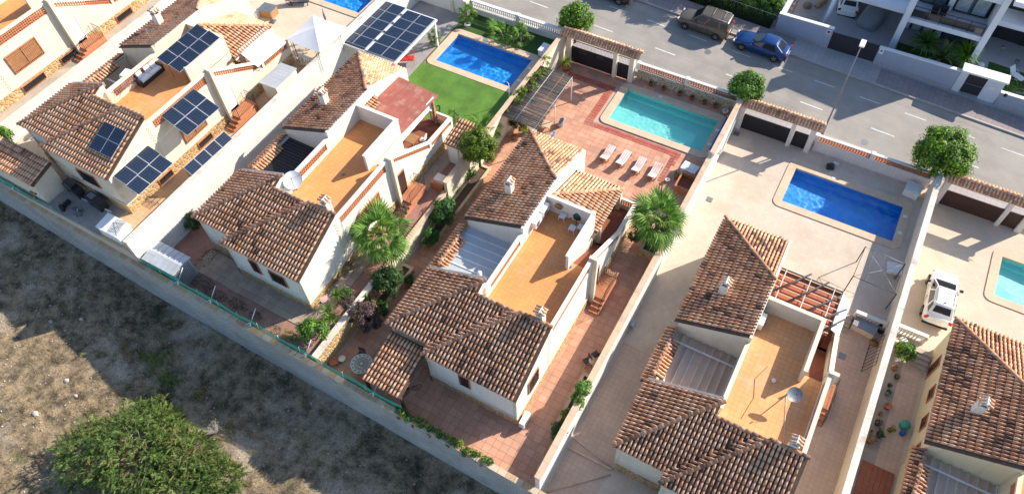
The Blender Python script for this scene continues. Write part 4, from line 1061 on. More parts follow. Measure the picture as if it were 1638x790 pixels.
bush('myrtle_bush', 'loose shrub with yellow leaves between pergola and roof corner', 'bush', (-19.31, 33.84, 0.10), (.5, .45, .5), 900, .11, 'yellow', 23)
bush('yellow_plant', 'yellow flowering plant beside the white gazebo', 'plant', (-36.55, 31.18, 3.45), (.5, .5, .6), 900, .11, 'yellow', 24)
bush('oleander_bush', 'second green bush touching the first in the long planter, nearer the palm', 'bush', (-19.83, 21.90, 0.40), (.6, .8, .7), 2200, .14, 'shrub', 120)
bush('laurel_bush', 'dark green shrub between the palm foot and the purple shrub', 'bush', (-19.59, 15.89, 0.40), (.6, .6, .6), 1500, .13, 'shrub', 121)
bush('planter_shrub', 'mixed yellow and green shrubs at the upper end of the long stone planter', 'shrub', (-20.51, 28.06, 0.50), (.45, .9, .45), 1500, .11, 'shrub', 122)
bush('wall_shrub', 'small leafy shrubs on the dish villa side of the cream wall', 'shrub', (-22.30, 22.30, 1.39), (.4, .8, .5), 900, .11, 'pinkdry', 123)
bush('grass_clump', 'pale dry shrubs along the foot of the stone plinth near the palm shadow', 'shrub', (-22.95, 17.09, 1.39), (.4, .8, .4), 900, .10, 'dry', 124)
bush('green_shrub', 'green shrub between the two yuccas and the purple flowers', 'shrub', (-21.65, 15.35, 1.39), (.5, .5, .5), 1200, .11, 'shrub', 125)
bush('weed_patch', 'scruffy low weeds by the green mesh at the sunny corner', 'weeds', (-22.89, 11.49, 1.39), (.9, .35, .25), 600, .08, 'yellow', 126)
bush('street_tree', 'tall street tree behind the far pavement whose shadow falls on the road', 'tree', (-12.0, 57.6, -.2), (2.2, 2.2, 1.6), 9000, .2, 'street', 130, clumps=60, cr=.24, trunk_h=3.4, part='crown')
m = MB(); rg = random.Random(140)
for (x, y, a, b) in ((-31.6, 13.4, .5, .9), (-30.8, 11.9, 1.2, .5), (-29.2, 11.6, 1.0, .4), (-31.9, 15.2, .4, .8), (-27.4, 11.7, .8, .35), (-25.9, 11.6, .5, .3), (-24.2, 11.4, .5, .3)):
    for k in range(int(a*b*700)):
        t = rg.uniform(0, 6.28); q = rg.random()**.5; leaf_mass(m, (x+a*q*math.cos(t), y+b*q*math.sin(t), LV['B']+.03), (.07, .07, .05), 2, .07, GREENS['dark'], rg, 2, .6)
m.build('lawn_patches', 'leaf', kind='stuff')
# hedge across the street and climber on the boundary wall
T = thing('hedge', 'tall green hedge behind the far pavement, left of the blue-shaded grey wall', 'hedge', (-11, 55.5, -.2))
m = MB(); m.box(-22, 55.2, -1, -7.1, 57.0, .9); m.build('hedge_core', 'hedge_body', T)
m = MB(); rg = random.Random(31)
for i in range(15):
    x = -21.4+i*1.0; leaf_mass(m, (x, 55.55+rg.uniform(-.1, .2), .55+rg.uniform(-.15, .3)), (.95, .95, 1.35), 2300, .15, GREENS['bright'], rg, 26, .34, low=-.95)
    leaf_mass(m, (x, 56.8, .95), (.95, .9, 1.0), 900, .16, GREENS['bright'], rg, 14, .4)
m.build('foliage', 'leaf', T)
m = MB(); railing(m, [(-22, 54.5, zs(-22)+.1), (-6.75, 54.5, zs(-6.75)+.1)], 1.3, .025, .16, .012)
m.build('fence', 'metal_dark', label='dark metal railing fence in front of the tall hedge', cat='fence')
m = MB(); rg = random.Random(33)
for i in range(17):
    x = -14.6+i*.36; leaf_mass(m, (x, 10.72+rg.uniform(-.1, .1), bz(x)+.05), (.36, .30, .26), 330, .10, GREENS['yellow' if i % 2 else 'shrub'], rg, 8, .5)
    if i % 3 == 0: leaf_mass(m, (x, 10.45, bz(x)-.25), (.2, .1, .25), 120, .09, GREENS['dry'], rg, 4, .5)
tag(m.build('wall_climber', 'leaf'), 'green and orange flowering climber draped over the block wall top', 'climber')
m = MB(); rg = random.Random(34)
for i in range(9):
    x, y = -20.2+rg.uniform(-.35, .6), 34.5+i*.62; leaf_mass(m, (x, y, 2.6), (.4, .4, .18), 170, .12, GREENS['yellow'], rg, 6, .5)
tag(m.build('pergola_vine', 'leaf'), 'yellowing vine growing over the reed pergola and wall top', 'vine')
# fan palms
fan_palm('tall fan palm beside the white villa wall, above the garden wall', (-21.3, 19.1, LV['B']), 2.3, 1.18, 44, 41, 'big fan palms')
fan_palm('big fan palm over the stone planter beside the pool courtyard', (-6.75, 28.9, .5), 2.2, 1.18, 46, 42, 'big fan palms')
fan_palm('slim young fan palm with white ringed base at the left end of the balustrade', (-28.79, 41.50, 1.39), 1.15, .52, 18, 43, 'young palms beside the blue pool', tr=.09)
fan_palm('bushy fan palm against the white balustrade, the wider of two neighbours', (-25.30, 41.14, 1.39), .5, .85, 18, 44, 'young palms beside the blue pool', tr=.12)
fan_palm('fan palm against the white balustrade near the tiled gate', (-23.65, 41.29, 1.39), .8, .66, 17, 45, 'young palms beside the blue pool', tr=.10)
fan_palm('small palm beside the carport post', (-29.91, 38.26, 1.39), .6, .42, 16, 46, 'young palms beside the blue pool', tr=.08)
fan_palm('low spreading palm behind the round tree at the lawn edge', (-21.17, 31.59, 1.39), .5, .8, 17, 47, 'young palms beside the blue pool', tr=.12)
fan_palm('tiny palm at the corner of the porch lattice', (-23.67, 31.29, 1.39), .7, .34, 12, 48, 'young palms beside the blue pool', tr=.06)
m = MB(); p = (-28.77, 41.47, 1.42); m.lathe([(.26, 0), (.30, .03), (.26, .10), (.12, .10), (.12, 0)], p, 14); m.build('tree_ring', 'white_paint', label='white ring at the foot of the slim young palm', cat='tree ring')
m = MB(); p = (-23.63, 41.25, 1.42); m.lathe([(.26, 0), (.30, .03), (.26, .10), (.12, .10), (.12, 0)], p, 14); m.build('tree_ring', 'white_paint', label='white ring at the foot of the palm nearest the tiled gate', cat='tree ring')
# yuccas, agaves
spiky('yucca', 'green yucca close to the house corner, upper of two', 'yucca', (-21.90, 14.86, 1.45), .62, 60, 51, trunk_h=.7)
spiky('yucca', 'green yucca beside the bright bush, lower of two', 'yucca', (-21.79, 13.76, 1.45), .66, 60, 52, trunk_h=.5, heads=((0, 0), (.5, -.35)))
YC = ((.20,.30,.03), (.28,.36,.05), (.12,.22,.03))
t = spiky('potted_yucca', 'bright yellow green yucca in a large clay pot by the black gate', 'yucca', (-19.77, 41.72, 0.00), .62, 70, 53, trunk_h=.75, cols=YC)
m = MB(); pot(m, (0, 0, 0), .38, .45); m.build('pot', 'terracotta_pot', t)
spiky('yucca', 'large dark green yucca in front of the modern house, left of the pair', 'yucca', (4.75, 57.0, -1), 1.35, 150, 54, w=.11, trunk_h=1.5, group='yuccas of the modern house')
spiky('yucca', 'large sunlit yucca in front of the modern house, beside the entrance', 'yucca', (7.75, 57.1, -1.1), 1.35, 150, 55, w=.11, trunk_h=1.5, group='yuccas of the modern house', cols=((.16,.32,.03), (.26,.42,.04), (.09,.20,.02)))
spiky('bird_of_paradise', 'tall broad leaved plant between the two large yuccas', 'plant', (6.3, 57.0, -1), 1.7, 16, 56, w=.30, trunk_h=.8, cols=((.16,.22,.05), (.24,.28,.08), (.10,.16,.04)), droop=.1)
spiky('spiky_shrub', 'small spiky green plant over the wall below the tall leaves', 'plant', (6.7, 56.1, -1), .5, 40, 57, trunk_h=.5)
t = spiky('cactus', 'tall green cactus stems by the garden wall under the palm', 'cactus', (-20.50, 15.85, 0.50), .2, 3, 58, trunk_h=.1)
m = MB()
for dx, dy, h in ((0, 0, 1.5), (-.12, .25, 1.2), (.1, -.3, 1.0), (-.2, -.1, .8)): m.lathe([(.07, 0), (.09, h*.5), (.085, h*.9), (.01, h)], (dx, dy, 0), 7, col=(.13, .22, .03))
m.build('cactus_column', 'leafcol_solid', t)
for i, lb in enumerate(('upper', 'lower')):
    spiky('agave', 'small spiky agave leaning out of the stone planter, %s of two' % lb, 'agave', (-6.52, 14.13, 0.45) if i == 0 else (-6.38, 13.71, 0.45), .34, 18, 60+i, w=.07, trunk_h=.05, cols=YC)
# potted plants of the courtyard behind the clothes line
def potplant(label, p, r, h, pr, n, pal, seed, grp, mat='terracotta_pot', size=.07):
    t = thing('potted_plant', label, 'potted plant', p, grp); m = MB(); pot(m, p, r, h); m.build('pot', mat, t)
    if n:
        m = MB(); leaf_mass(m, (p[0], p[1], p[2]+h+pr*.5), (pr, pr, pr*.8), n, size, GREENS[pal], random.Random(seed), 8, .5, low=-.3); m.build('foliage', 'leaf', t)
    return t
GP = 'potted plants along the path of the yellow villa'
for i, (r, pr, n, pal, mt, lb) in enumerate((
    (.17, .17, 160, 'pinkdry', 'terracotta_pot', 'clay pot with reddish plant, first below the leafy bush'),
    (.16, .2, 200, 'dry', 'metal_dark', 'dark pot with ochre plant, second below the leafy bush'),
    (.13, .1, 40, 'dry', 'metal_dark', 'small dark pot with bare stems, third in the row'),
    (.17, .2, 260, 'shrub', 'driveway_grey', 'grey pot with fresh green plant beside the wall, mid row'),
    (.21, 0, 0, 'dry', 'terracotta_pot', 'wide empty clay pot in the middle of the row'),
    (.11, .08, 40, 'pinkdry', 'terracotta_pot', 'little clay pot below the wide empty one'),
    (.19, .22, 260, 'dry', 'metal_dark', 'dark pot with brownish green plant, near the lower end'),
    (.12, .27, 380, 'yellow', 'terracotta_pot', 'yellow green plant nearest the garden table'),
    (.2, .32, 460, 'shrub', 'metal_dark', 'large green plant in dark pot, lowest of the green ones'),
    (.2, .36, 420, 'pinkdry', 'terracotta_pot', 'dry reddish plant close to the wall at the row end'),
    (.08, .08, 40, 'shrub', 'terracotta_pot', 'tiny seedling pot next to the wall'))):
    q = [(9.57, 28.56, -1.99), (9.84, 28.04, -1.99), (9.60, 27.29, -1.99), (9.62, 26.70, -1.99), (9.80, 25.79, -1.99), (9.53, 25.19, -1.99), (9.55, 24.49, -1.99), (10.25, 24.43, -1.99), (9.79, 23.79, -1.99), (9.40, 23.19, -1.99), (9.35, 23.85, -1.99)][i]
    potplant(lb, q, r, r*1.5, pr, n, pal, 70+i, GP, mt)
GW = 'window boxes under the street wall beside the turquoise pool'
for i, (x, lb) in enumerate(((-13.0, 'plant trough under the street wall, nearest the gate'), (-11.9, 'round plant pot under the street wall, second from the gate'), (-10.6, 'plant trough under the street wall near the wall pier'),
                             (-9.6, 'plant pot under the street wall right of the pier'), (-8.6, 'plant trough under the street wall, fifth from the gate'), (-7.7, 'plant pot under the street wall nearest the bucket'))):
    potplant(lb, (x, 43.1, 0), .17, .25, .16, 160, 'dark', 90+i, GW)
potplant('bucket sized pot with flowers at the pool corner by the wall', (-6.82, 42.77, 0.05), .22, .32, .12, 60, 'pinkdry', 97, None, 'white_plastic')
potplant('green bush in a pot beside the brick basin', (-7.63, 35.11, 0.00), .2, .3, .25, 300, 'shrub', 98, None)
potplant('clay pot with small plant on the terracotta path below the white villa', (-20.13, 22.67, 0.00), .2, .28, .12, 80, 'shrub', 99, None)
potplant('clay pot with green plant beside the big green bush', (-19.34, 18.52, 0.00), .22, .3, .3, 400, 'shrub', 100, None)
potplant('big clay pot at the corner of stone wall and block wall', (-20.29, 11.75, 0.00), .28, .35, .0, 0, 'shrub', 101, None)
potplant('white enamel pot near the mosaic table', (-19.95, 12.12, 0.00), .2, .35, .0, 0, 'shrub', 102, None, 'white_plastic')
potplant('flowering clay pot under the pergola by the wall', (-19.77, 33.12, 0.00), .22, .3, .25, 240, 'pinkdry', 103, None)
potplant('yellow sunflower pot on the tiled porch', (-10.37, 30.26, 1.10), .13, .3, .22, 160, 'yellow', 104, None, 'metal_dark')
potplant('small green pot plant on the tiled porch by the lattice', (-9.72, 30.36, 1.10), .13, .2, .18, 140, 'shrub', 105, None)

# the wasteland: big broom bush, dry tufts, stones
rg = random.Random(201)
T = thing('broom_bush', 'huge feathery green bush growing on the dry wasteland', 'bush', (-27.2, 2.0, -2.2))
def feathers(mb, c, rad, n, L, pal, rg, up=.75):
    """plumes: every plume is a fan of hair-thin needles along one curved axis"""
    V_, F_, C_ = mb.v, mb.f, mb.c
    for i in range(n//3):
        d = Vector((rg.gauss(0, 1), rg.gauss(0, 1), abs(rg.gauss(0, .8))-.12)).normalized(); k = rg.uniform(.62, .98)
        lump = 1+.30*noise.noise(d*2.2+Vector((c[0], 0, 0)))+.22*noise.noise(d*5.5)
        q = Vector(c)+Vector((d.x*rad[0], d.y*rad[1], d.z*rad[2]))*k*lump
        ax = (d*.55+Vector((rg.gauss(0, .55), rg.gauss(0, .55)-.25, rg.gauss(.1, .35)))).normalized(); side = ax.cross(Vector((rg.gauss(0, 1), rg.gauss(0, 1), rg.gauss(0, 1)))).normalized()
        col = pal[min(len(pal)-1, max(0, int(rg.random()*len(pal)+noise.noise(q*.8)*2.6)))]; PL = rg.uniform(.30, .62)
        for j in range(42):
            t = rg.random(); b = q+ax*PL*t+Vector((0, 0, -.22*PL*t*t))
            dd = (ax*1.0+side*rg.gauss(0, .5)+Vector((rg.gauss(0, .25), rg.gauss(0, .25), rg.gauss(0, .2)-.25*t))).normalized(); s = dd.orthogonal().normalized(); an = rg.uniform(0, 6.28); s = s*math.cos(an)+dd.cross(s)*math.sin(an)
            l = L*rg.uniform(.5, 1.0)*(1.1-.5*t); w = .009+.010*rg.random(); o = len(V_)
            V_ += [tuple(b-s*w), tuple(b+s*w), tuple(b+dd*l)]; F_.append((o, o+1, o+2)); C_.append(lerp(col, (.30, .34, .09), rg.random()*.45*t)); mb.sm.append(False)
m = MB()
for c, r, n in (((-27.8, 2.0, -1.9), (3.2, 2.7, 2.6), 5200), ((-25.4, 3.3, -2.0), (2.0, 1.5, 1.7), 2000), ((-30.2, .6, -1.9), (2.2, 2.2, 2.0), 1900), ((-22.8, 3.2, -2.1), (1.5, 1.2, 1.1), 1500), ((-28.6, 4.2, -2.1), (1.7, 1.0, 1.3), 1300), ((-24.5, 1.2, -2.1), (2.4, 1.9, 1.4), 2200)):
    feathers(m, c, r, n, .26, GREENS['broom'], rg)
m.build('foliage', 'leaf', T)
m = MB()
for i in range(26):
    a = rg.uniform(0, 6.28); m.tube((-27.5+rg.uniform(-.5, .5), 2+rg.uniform(-.4, .4), -2.4), (-27.2+2.6*math.cos(a), 2+2.0*math.sin(a), -1+rg.random()), .06, 5, .015)
m.build('branches', 'bark', T)
def gz(x, y): 
    k = min(1, max(0, (10.4-y)/1.5)); n = noise.fractal(Vector((x*.35, y*.35, 3)), .8, 2.1, 5)*.16 + noise.noise(Vector((x*1.7, y*1.7, 9)))*.06
    return fz(x)+n*(.3+.7*k)+.02
def tuft(mb, x, y, L, n, pal, rg, spread=.8):
    z = gz(x, y)
    for i in range(n):
        a = rg.uniform(0, 6.28); t = rg.random()*spread; d = Vector((math.cos(a)*t, math.sin(a)*t, 1)).normalized(); l = L*rg.uniform(.5, 1.1); s = Vector((-math.sin(a), math.cos(a), 0))*.010
        b = Vector((x+rg.uniform(-.12, .12), y+rg.uniform(-.12, .12), z-.02)); e = b+d*l; tip = e+Vector((d.x, d.y, -.35))*l*.5; o = len(mb.v)
        mb.v += [tuple(b-s), tuple(b+s), tuple(e+s*.7), tuple(e-s*.7), tuple(tip)]; mb.f += [(o, o+1, o+2, o+3), (o+3, o+2, o+4)]
        c = rg.choice(pal); mb.c += [c, c]; mb.sm += [False, False]
m = MB()
for i in range(5200):
    x = rg.uniform(-52, -9); y = rg.uniform(-6, 10)
    if noise.noise(Vector((x*.35, y*.35, 7)))+rg.uniform(-.4, .4) < -.02: continue
    tuft(m, x, y, rg.uniform(.08, .26), 9, GREENS['dry'], rg, 1.2)
for (x, y, k, L, pl) in ((-33.5, 6.4, 60, .9, 'dry'), (-31.6, 6.8, 80, 1.0, 'broom'), (-30.0, 6.3, 70, 1.0, 'broom'), (-27.6, 6.6, 60, .8, 'dry'), (-24.4, 5.6, 60, .8, 'dry'), (-22.6, 6.2, 40, .7, 'dry'), (-18.6, 7.5, 40, .5, 'dry'), (-34.8, 5.3, 30, .6, 'broom')):
    for j in range(k//4): tuft(m, x+rg.gauss(0, .45), y+rg.gauss(0, .35), L*.7, 14, GREENS[pl], rg, .9)
m.build('dry_grass', 'leaf', kind='stuff')
m = MB()
for (x, y, r_, k) in ((-33.9, 9.2, .8, 500), (-16.5, 9.2, .9, 420), (-23.5, 9.9, .5, 200), (-13.0, 8.6, .8, 300), (-29.5, 5.6, .8, 400)):
    for j in range(k):
        a = rg.uniform(0, 6.28); q = r_*rg.random()**.5; X, Y = x+q*math.cos(a)*.8, y+q*math.sin(a)*1.3; leaf_mass(m, (X, Y, gz(X, Y)+.04), (.08, .08, .06), 2, .08, GREENS['dark'], rg, 2, .6)
m.build('ground_weeds', 'leaf', kind='stuff')
def stone(mb, x, y, r, rg, col=None):
    z = gz(x, y); n = 7; vs = []
    for k, (h, q) in enumerate(((-.3, .9), (.15, 1.0), (.5, .6))):
        for i in range(n):
            a = 6.283*i/n+rg.uniform(-.2, .2); rr = r*q*rg.uniform(.75, 1.15); vs.append((x+rr*math.cos(a), y+rr*math.sin(a)*.8, z+r*h*rg.uniform(.8, 1.1)))
    vs.append((x, y, z+r*.62)); fs = [(k*n+i, k*n+(i+1) % n, (k+1)*n+(i+1) % n, (k+1)*n+i) for k in range(2) for i in range(n)]+[(2*n+i, 2*n+(i+1) % n, 3*n) for i in range(n)]
    mb.add(vs, fs)
m = MB()
for i in range(1500): stone(m, rg.uniform(-52, -9), rg.uniform(-6, 10.2), rg.uniform(.015, .07), rg)
m.build('loose_stones', 'rock', kind='stuff')
for qi, r_, lb in ((0,.24,'pale flat stone in the sun at the left, near the image edge'), (1,.2,'pale boulder near the dark hollow in the dry grass'), (2,.17,'small pale stone in the shade, left of its neighbour'), (3,.17,'small pale stone in the shade nearer the wall'),
                   (4,.16,'pale stone in the dry grass above the green bush'), (5,.3,'pale slab of rock on the sandy patch right of the bush')):
    q = [(-35.13, 0.68, -0.40), (-35.20, 3.13, 0.00), (-39.09, 5.54, 0.00), (-37.63, 6.66, -0.50), (-34.12, 2.72, 0.00), (-24.52, 4.08, -1.80)][qi]
    m = MB(); stone(m, q[0], q[1], r_, rg); m.build('stone', 'rock', label=lb, cat='stone')
m = MB(); q = (-24.86, 5.21, -1.90)
for i in range(60):
    a = rg.uniform(0, 6.28); l = rg.uniform(.3, .9); z0 = gz(q[0], q[1]); p1 = (q[0]+.5*l*math.cos(a), q[1]+.5*l*math.sin(a), z0+l); m.tube((q[0]+rg.uniform(-.1, .1), q[1]+rg.uniform(-.1, .1), z0), p1, .010, 3, .006)
    for k in range(2): m.tube(p1, (p1[0]+rg.uniform(-.2, .2), p1[1]+rg.uniform(-.2, .2), p1[2]+rg.uniform(0, .25)), .006, 3, .004)
m.cur = (1, 1, 1); m.build('dead_shrub', 'rock', label='bare pale dead shrub at the right edge of the big bush', cat='shrub')

# ---------------------------------------------------------------- gates and street-side walls
def gate(label, x0, xg, xp, xd, x1, y, z, h, mat, rails=False, pil='plaster_cream', rx0=None, rx1=None, ph=2.45, dark=.4):
    """pillars x0..xg | gate | xp.. | door | ..x1, under a little two-sided tile roof"""
    T = thing('entrance_gate', label, 'gate', ((x0+x1)/2, y, z))
    for a, b in ((x0-.38, x0), (xg, xp), (xd, x1)):
        m = MB(); m.box(a, y-.2, z-.5, b, y+.25, z+ph); m.build('pillar', pil, T)
    m = MB(); m.box(x0, y, z+.06, xg, y+.06, z+h); L = m.build('gate_leaf', mat, T)
    m = MB(); n = int((xg-x0)/.32)
    for i in range(n+1): xx = x0+(xg-x0)*i/n; m.box(xx-.006, y-.012, z+.08, xx+.006, y-.001, z+h)
    m.build('leaf_ribs', mat, L)
    m = MB(); m.box(xp+.02, y, z+.06, xd-.02, y+.06, z+h+(0 if not rails else -.1)); m.build('door', mat, T)
    if rails:
        m = MB()
        for a, b in ((x0, xg), (xp+.02, xd-.02)):
            n = int((b-a)/.12)
            for i in range(n+1):
                xx = a+(b-a)*i/n; m.tube((xx, y+.03, z+h-.02), (xx, y+.03, z+h+.62), .010, 4)
            m.box(a, y+.01, z+h+.55, b, y+.05, z+h+.59)
        m.build('spear_bars', mat, T)
        for cx in (x0+(xg-x0)*.27, x0+(xg-x0)*.68):
            m = MB(); m.tube((cx-.25, y-.03, z+h-.16), (cx+.25, y-.03, z+h-.16), .012, 4); m.tube((cx-.25, y-.03, z+h-.36), (cx+.25, y-.03, z+h-.36), .012, 4)
            m.tube((cx-.25, y-.03, z+h-.36), (cx-.25, y-.03, z+h-.16), .012, 4); m.tube((cx+.25, y-.03, z+h-.36), (cx+.25, y-.03, z+h-.16), .012, 4); m.build('handle', 'metal_grey', T)
    m = MB(); m.box(x0, y+.07, z-.2, xg, y+.12, z+.05); m.build('track', 'plaster_cream', T)
    a, b = rx0 if rx0 else x0-.5, rx1 if rx1 else x1+.25
    m = MB(); m.box(a+.1, y-.12, z+ph, b-.1, y+.18, z+ph+.14); m.build('lintel', pil, T)
    r = Roof(T, (0, 0, 0), dark, name='gate_roof', nmax=300, deckmat='coping'); yc = y+.03; zr = z+ph+.46; w = .50; s = .66
    r.plane([(a, yc-w), (b, yc-w), (b, yc), (a, yc)], (zr-s*yc, 0, s), (0, -1), row=.27, thick=.05)
    r.plane([(a, yc), (b, yc), (b, yc+w), (a, yc+w)], (zr+s*yc, 0, -s), (0, 1), row=.27, thick=.05)
    k = a+.15
    while k < b-.2:
        m2 = Matrix.Rotation(-math.pi/2, 4, 'Z'); m2.translation = Vector((k, yc, zr+.02)); r.ridges.append((m2, r.lev(Vector((k, yc, zr))))); k += .33
    r.finish(); return T
gate('black metal gate with spear railings under a tiled gate roof, left of the turquoise pool', -19.85, -16.17, -15.88, -14.83, -14.45, 42.85, 0, 1.55, 'black_paint', True, rx0=-20.7, rx1=-14.0, ph=2.6)
gate('black solid gate under a tiled gate roof, left of the lamp post', -5.45, -1.91, -1.60, -.54, -.16, 43.25, LV['D'], 1.5, 'black_paint', pil='white_tile_wall', rx0=-5.95, rx1=.25, ph=2.42)
gate('brown solid gate under a tiled gate roof at the right edge', 9.35, 13.14, 13.42, 14.4, 14.8, 43.3, LV['E'], 1.5, 'brown_paint', pil='white_tile_wall', rx0=8.8, rx1=15.2, ph=2.5)
def street_wall(label, x0, x1, piers, y, z, base, top, basemat, step=None):
    T = thing('street_wall', label, 'wall', ((x0+x1)/2, y, z))
    m = MB(); m.box(x0, y, z-.6, x1, y+.24, z+base); m.build('masonry', basemat, T)
    m = MB(); m.box(x0, y-.03, z+base, x1, y+.27, z+base+.06)
    P_ = [x0]+piers+[x1]
    for a in P_: m.box(a-.14, y-.05, z+base+.06, a+.14, y+.29, z+top+.12)
    for a, b in zip(P_[:-1], P_[1:]): m.box(a+.14, y+.0, z+top, b-.14, y+.24, z+top+.07)
    m.build('pier_and_rail', 'white_block', T)
    for a, b in zip(P_[:-1], P_[1:]): lattice('lattice', T, (0, 0, 0), 'x', a+.14, b-.14, y+.12, z+base+.06, z+top, th=.12, mat='clay_dark' if basemat == 'stone_grey' else 'clay', step=.2)
    return T
street_wall('stone faced street wall with white rail and clay lattice above the turquoise pool', -14.3, -6.2, [-10.3], 43.35, 0, .95, 1.5, 'stone_grey')
street_wall('white tiled street wall with orange clay lattice behind the large blue pool', 0, 8.2, [4.0], 43.5, LV['D'], .95, 1.45, 'white_tile_wall')
T = thing('balustrade_wall', 'white balustrade on a low wall behind the lawn pool', 'balustrade', (-25, 43, 1.39))
z = LV['B']; m = MB(); m.box(-29.4, 43.0, z-.5, -20.75, 43.25, z+.55); m.build('masonry', 'white_block', T)
m = MB(); m.box(-29.4, 42.97, z+1.15, -20.75, 43.28, z+1.24)
for x in (-29.3, -24.9, -20.9): m.box(x-.15, 42.95, z+.55, x+.15, 43.3, z+1.3)
m.build('rail', 'white_block', T)
bm = MB(); bm.lathe([(.055, 0), (.035, .08), (.07, .22), (.05, .38), (.03, .5), (.055, .6)], n=7); bme = bm.mesh('baluster', mat='white_block')
def balusters(T, pts, z):
    for x, y in pts: piece('baluster', bme, T, Matrix.Translation(Vector((x, y, z))-Vector(WL[T.name])))
balusters(T, [(-29.05+.19*i, 43.12) for i in range(43) if abs(-29.05+.19*i+24.9) > .2], z+.55)
T = thing('metal_gate', 'white sheet metal sliding gate and pillars at the end of the grey driveway', 'gate', (-32, 43, 1.39))
m = MB(); m.box(-34.1, 42.4, z, -30.9, 42.5, z+1.9); m.build('gate_leaf', 'white_paint', T); m = MB(); m.box(-30.9, 42.3, z-.3, -30.6, 42.6, z+2.2); m.build('pillar', 'plaster_cream', T)
m = MB(); m.box(-30.6, 42.4, z, -29.6, 42.48, z+1.9); m.build('door', 'white_paint', T); m = MB(); m.box(-29.6, 42.3, z-.3, -29.3, 43.0, z+1.5); m.build('pillar', 'plaster_cream', T)
for lb, x0, x1, y, z in (('short white balustrade at the top of the yard steps by the clothes line', 6.35, 8.2, 30.45, LV['D']), ('short white balustrade behind the white parked car', 8.65, 10.75, 31.25, LV['E']), ('short white balustrade beside the white gazebo', -36.0, -34.5, 29.65, LV['A'])):
    T = thing('balustrade', lb, 'balustrade', ((x0+x1)/2, y, z)); dz = .0 if z > 0 else .0
    m = MB(); m.box(x0, y-.1, z, x1, y+.1, z+.18); m.box(x0-.04, y-.13, z+.78, x1+.04, y+.13, z+.88); m.box(x0-.05, y-.12, z, x0+.12, y+.12, z+.78); m.box(x1-.12, y-.12, z, x1+.05, y+.12, z+.781); m.build('rail', 'plaster', T)
    balusters(T, [(x0+.24+.2*i, y) for i in range(int((x1-x0-.35)/.2))], z+.18)
# lower side passages below the yards: retaining edge and steps
for lb, x0, x1, y0, z in (('flight of brown steps at the top of the side passage of the pergola villa', 5.75, 6.3, 29.2, LV['D']), ('flight of stone steps beside the yellow villa and the leafy bush', 10.35, 11.3, 29.3, LV['E'])):
    m = MB()
    for i in range(4): m.box(x0, y0+.3*i, z-.02, x1, y0+.3*(i+1), z+.10*(i+1))
    tag(m.build('steps', 'concrete_path'), lb, 'steps')

# ---------------------------------------------------------------- lamp post
T = thing('street_lamp', 'tall thin grey street lamp standing behind the black gate', 'street lamp', (.25, 44.75, zs(0)))
z = zs(0); m = MB(); m.tube((.25, 44.75, z), (.25, 44.75, z+1.2), .085, 10, .08); m.tube((.25, 44.75, z+1.2), (.25, 44.75, z+8.3), .065, 10, .04); m.build('pole', 'metal_grey', T)
m = MB(); m.obox((.28, 45.0, z+8.36), (.34, .62, .12), 0, 0, R_(8)); h = m.build('lamp_head', 'white_paint', T)
m = MB(); m.obox((.28, 45.0, z+8.29), (.26, .5, .04), 0, 0, R_(8)); m.build('lamp_glass', 'lamp_clear', h)

# ---------------------------------------------------------------- solar panels
def solar(label, c0, c1, c3, nu, nv, legs=None, gap=.022, mid=0.0, name='solar_array', frame='solar_frame'):
    """panel rows from corner c0 along c0->c1 (nu) and c0->c3 (nv)"""
    T = thing(name, label, 'solar panels', c0); c0 = Vector(c0); u = Vector(c1)-c0; v = Vector(c3)-c0; U = u/nu; V = v/nv
    X = U.normalized(); Nn = X.cross(V.normalized()).normalized(); Y = Nn.cross(X)
    if Nn.z < 0: Nn = -Nn; X, = (X,); Y = Nn.cross(X)
    wu = U.length-gap; wv = V.length-gap
    fr = MB(); fr.box(-wu/2, -wv/2, 0, wu/2, wv/2, .035); fm = fr.mesh('panel', mat='solar_frame')
    ce = MB()
    ce.box(-wu/2+.018, -wv/2+.018, .03, wu/2-.018, wv/2-.018, .038); cm = ce.mesh('cells', mat='solar_cell')
    for i in range(nu):
        for j in range(nv):
            c = c0+U*(i+.5)+V*(j+.5)-Vector(WL[T.name]); M3 = Matrix((X, Y, Nn)).transposed().to_4x4(); M3.translation = c
            p = piece('panel', fm, T, M3); piece('cell_field', cm, p)
    r = MB()
    for t in (.22, .78):
        for j in range(nv):
            a = c0+V*(j+t)-Nn*.03; r.tube(a, a+u, .022, 4)
    r.build('rail', 'metal_grey', T)
    if legs:
        l = MB()
        for (a, b) in legs: l.tube(a, b, .022, 5)
        l.build('support', 'metal_grey', T)
    return T
A = LV['A']
solar('eight solar panels in two rows raised over the roof terrace, beside the sofa', (-40.02, 21.45, 8.55), (-39.60, 25.05, 8.95), (-38.02, 21.42, 8.2), 4, 2,
      legs=[((-38.2, 21.8, 8.2), (-38.2, 21.8, 6.95)), ((-39.7, 21.8, 8.5), (-39.7, 21.8, 6.95)), ((-38.2, 24.3, 8.4), (-38.2, 24.3, 6.95)), ((-38.2, 21.8, 7.0), (-39.7, 23, 8.6))])
solar('six solar panels mounted on the side wall of the terrace, the middle array', (-36.83, 18.13, 7.65), (-36.74, 21.03, 7.65), (-34.81, 18.03, 6.90), 3, 2)
solar('six solar panels mounted low on the house corner, the lowest large array', (-36.71, 13.46, 6.70), (-36.73, 16.39, 6.70), (-34.85, 13.35, 6.00), 3, 2,
      legs=[((-35.0, 13.7, 6.0), (-36.6, 13.8, 4.9)), ((-35.0, 15.9, 6.0), (-36.6, 15.9, 4.9))])
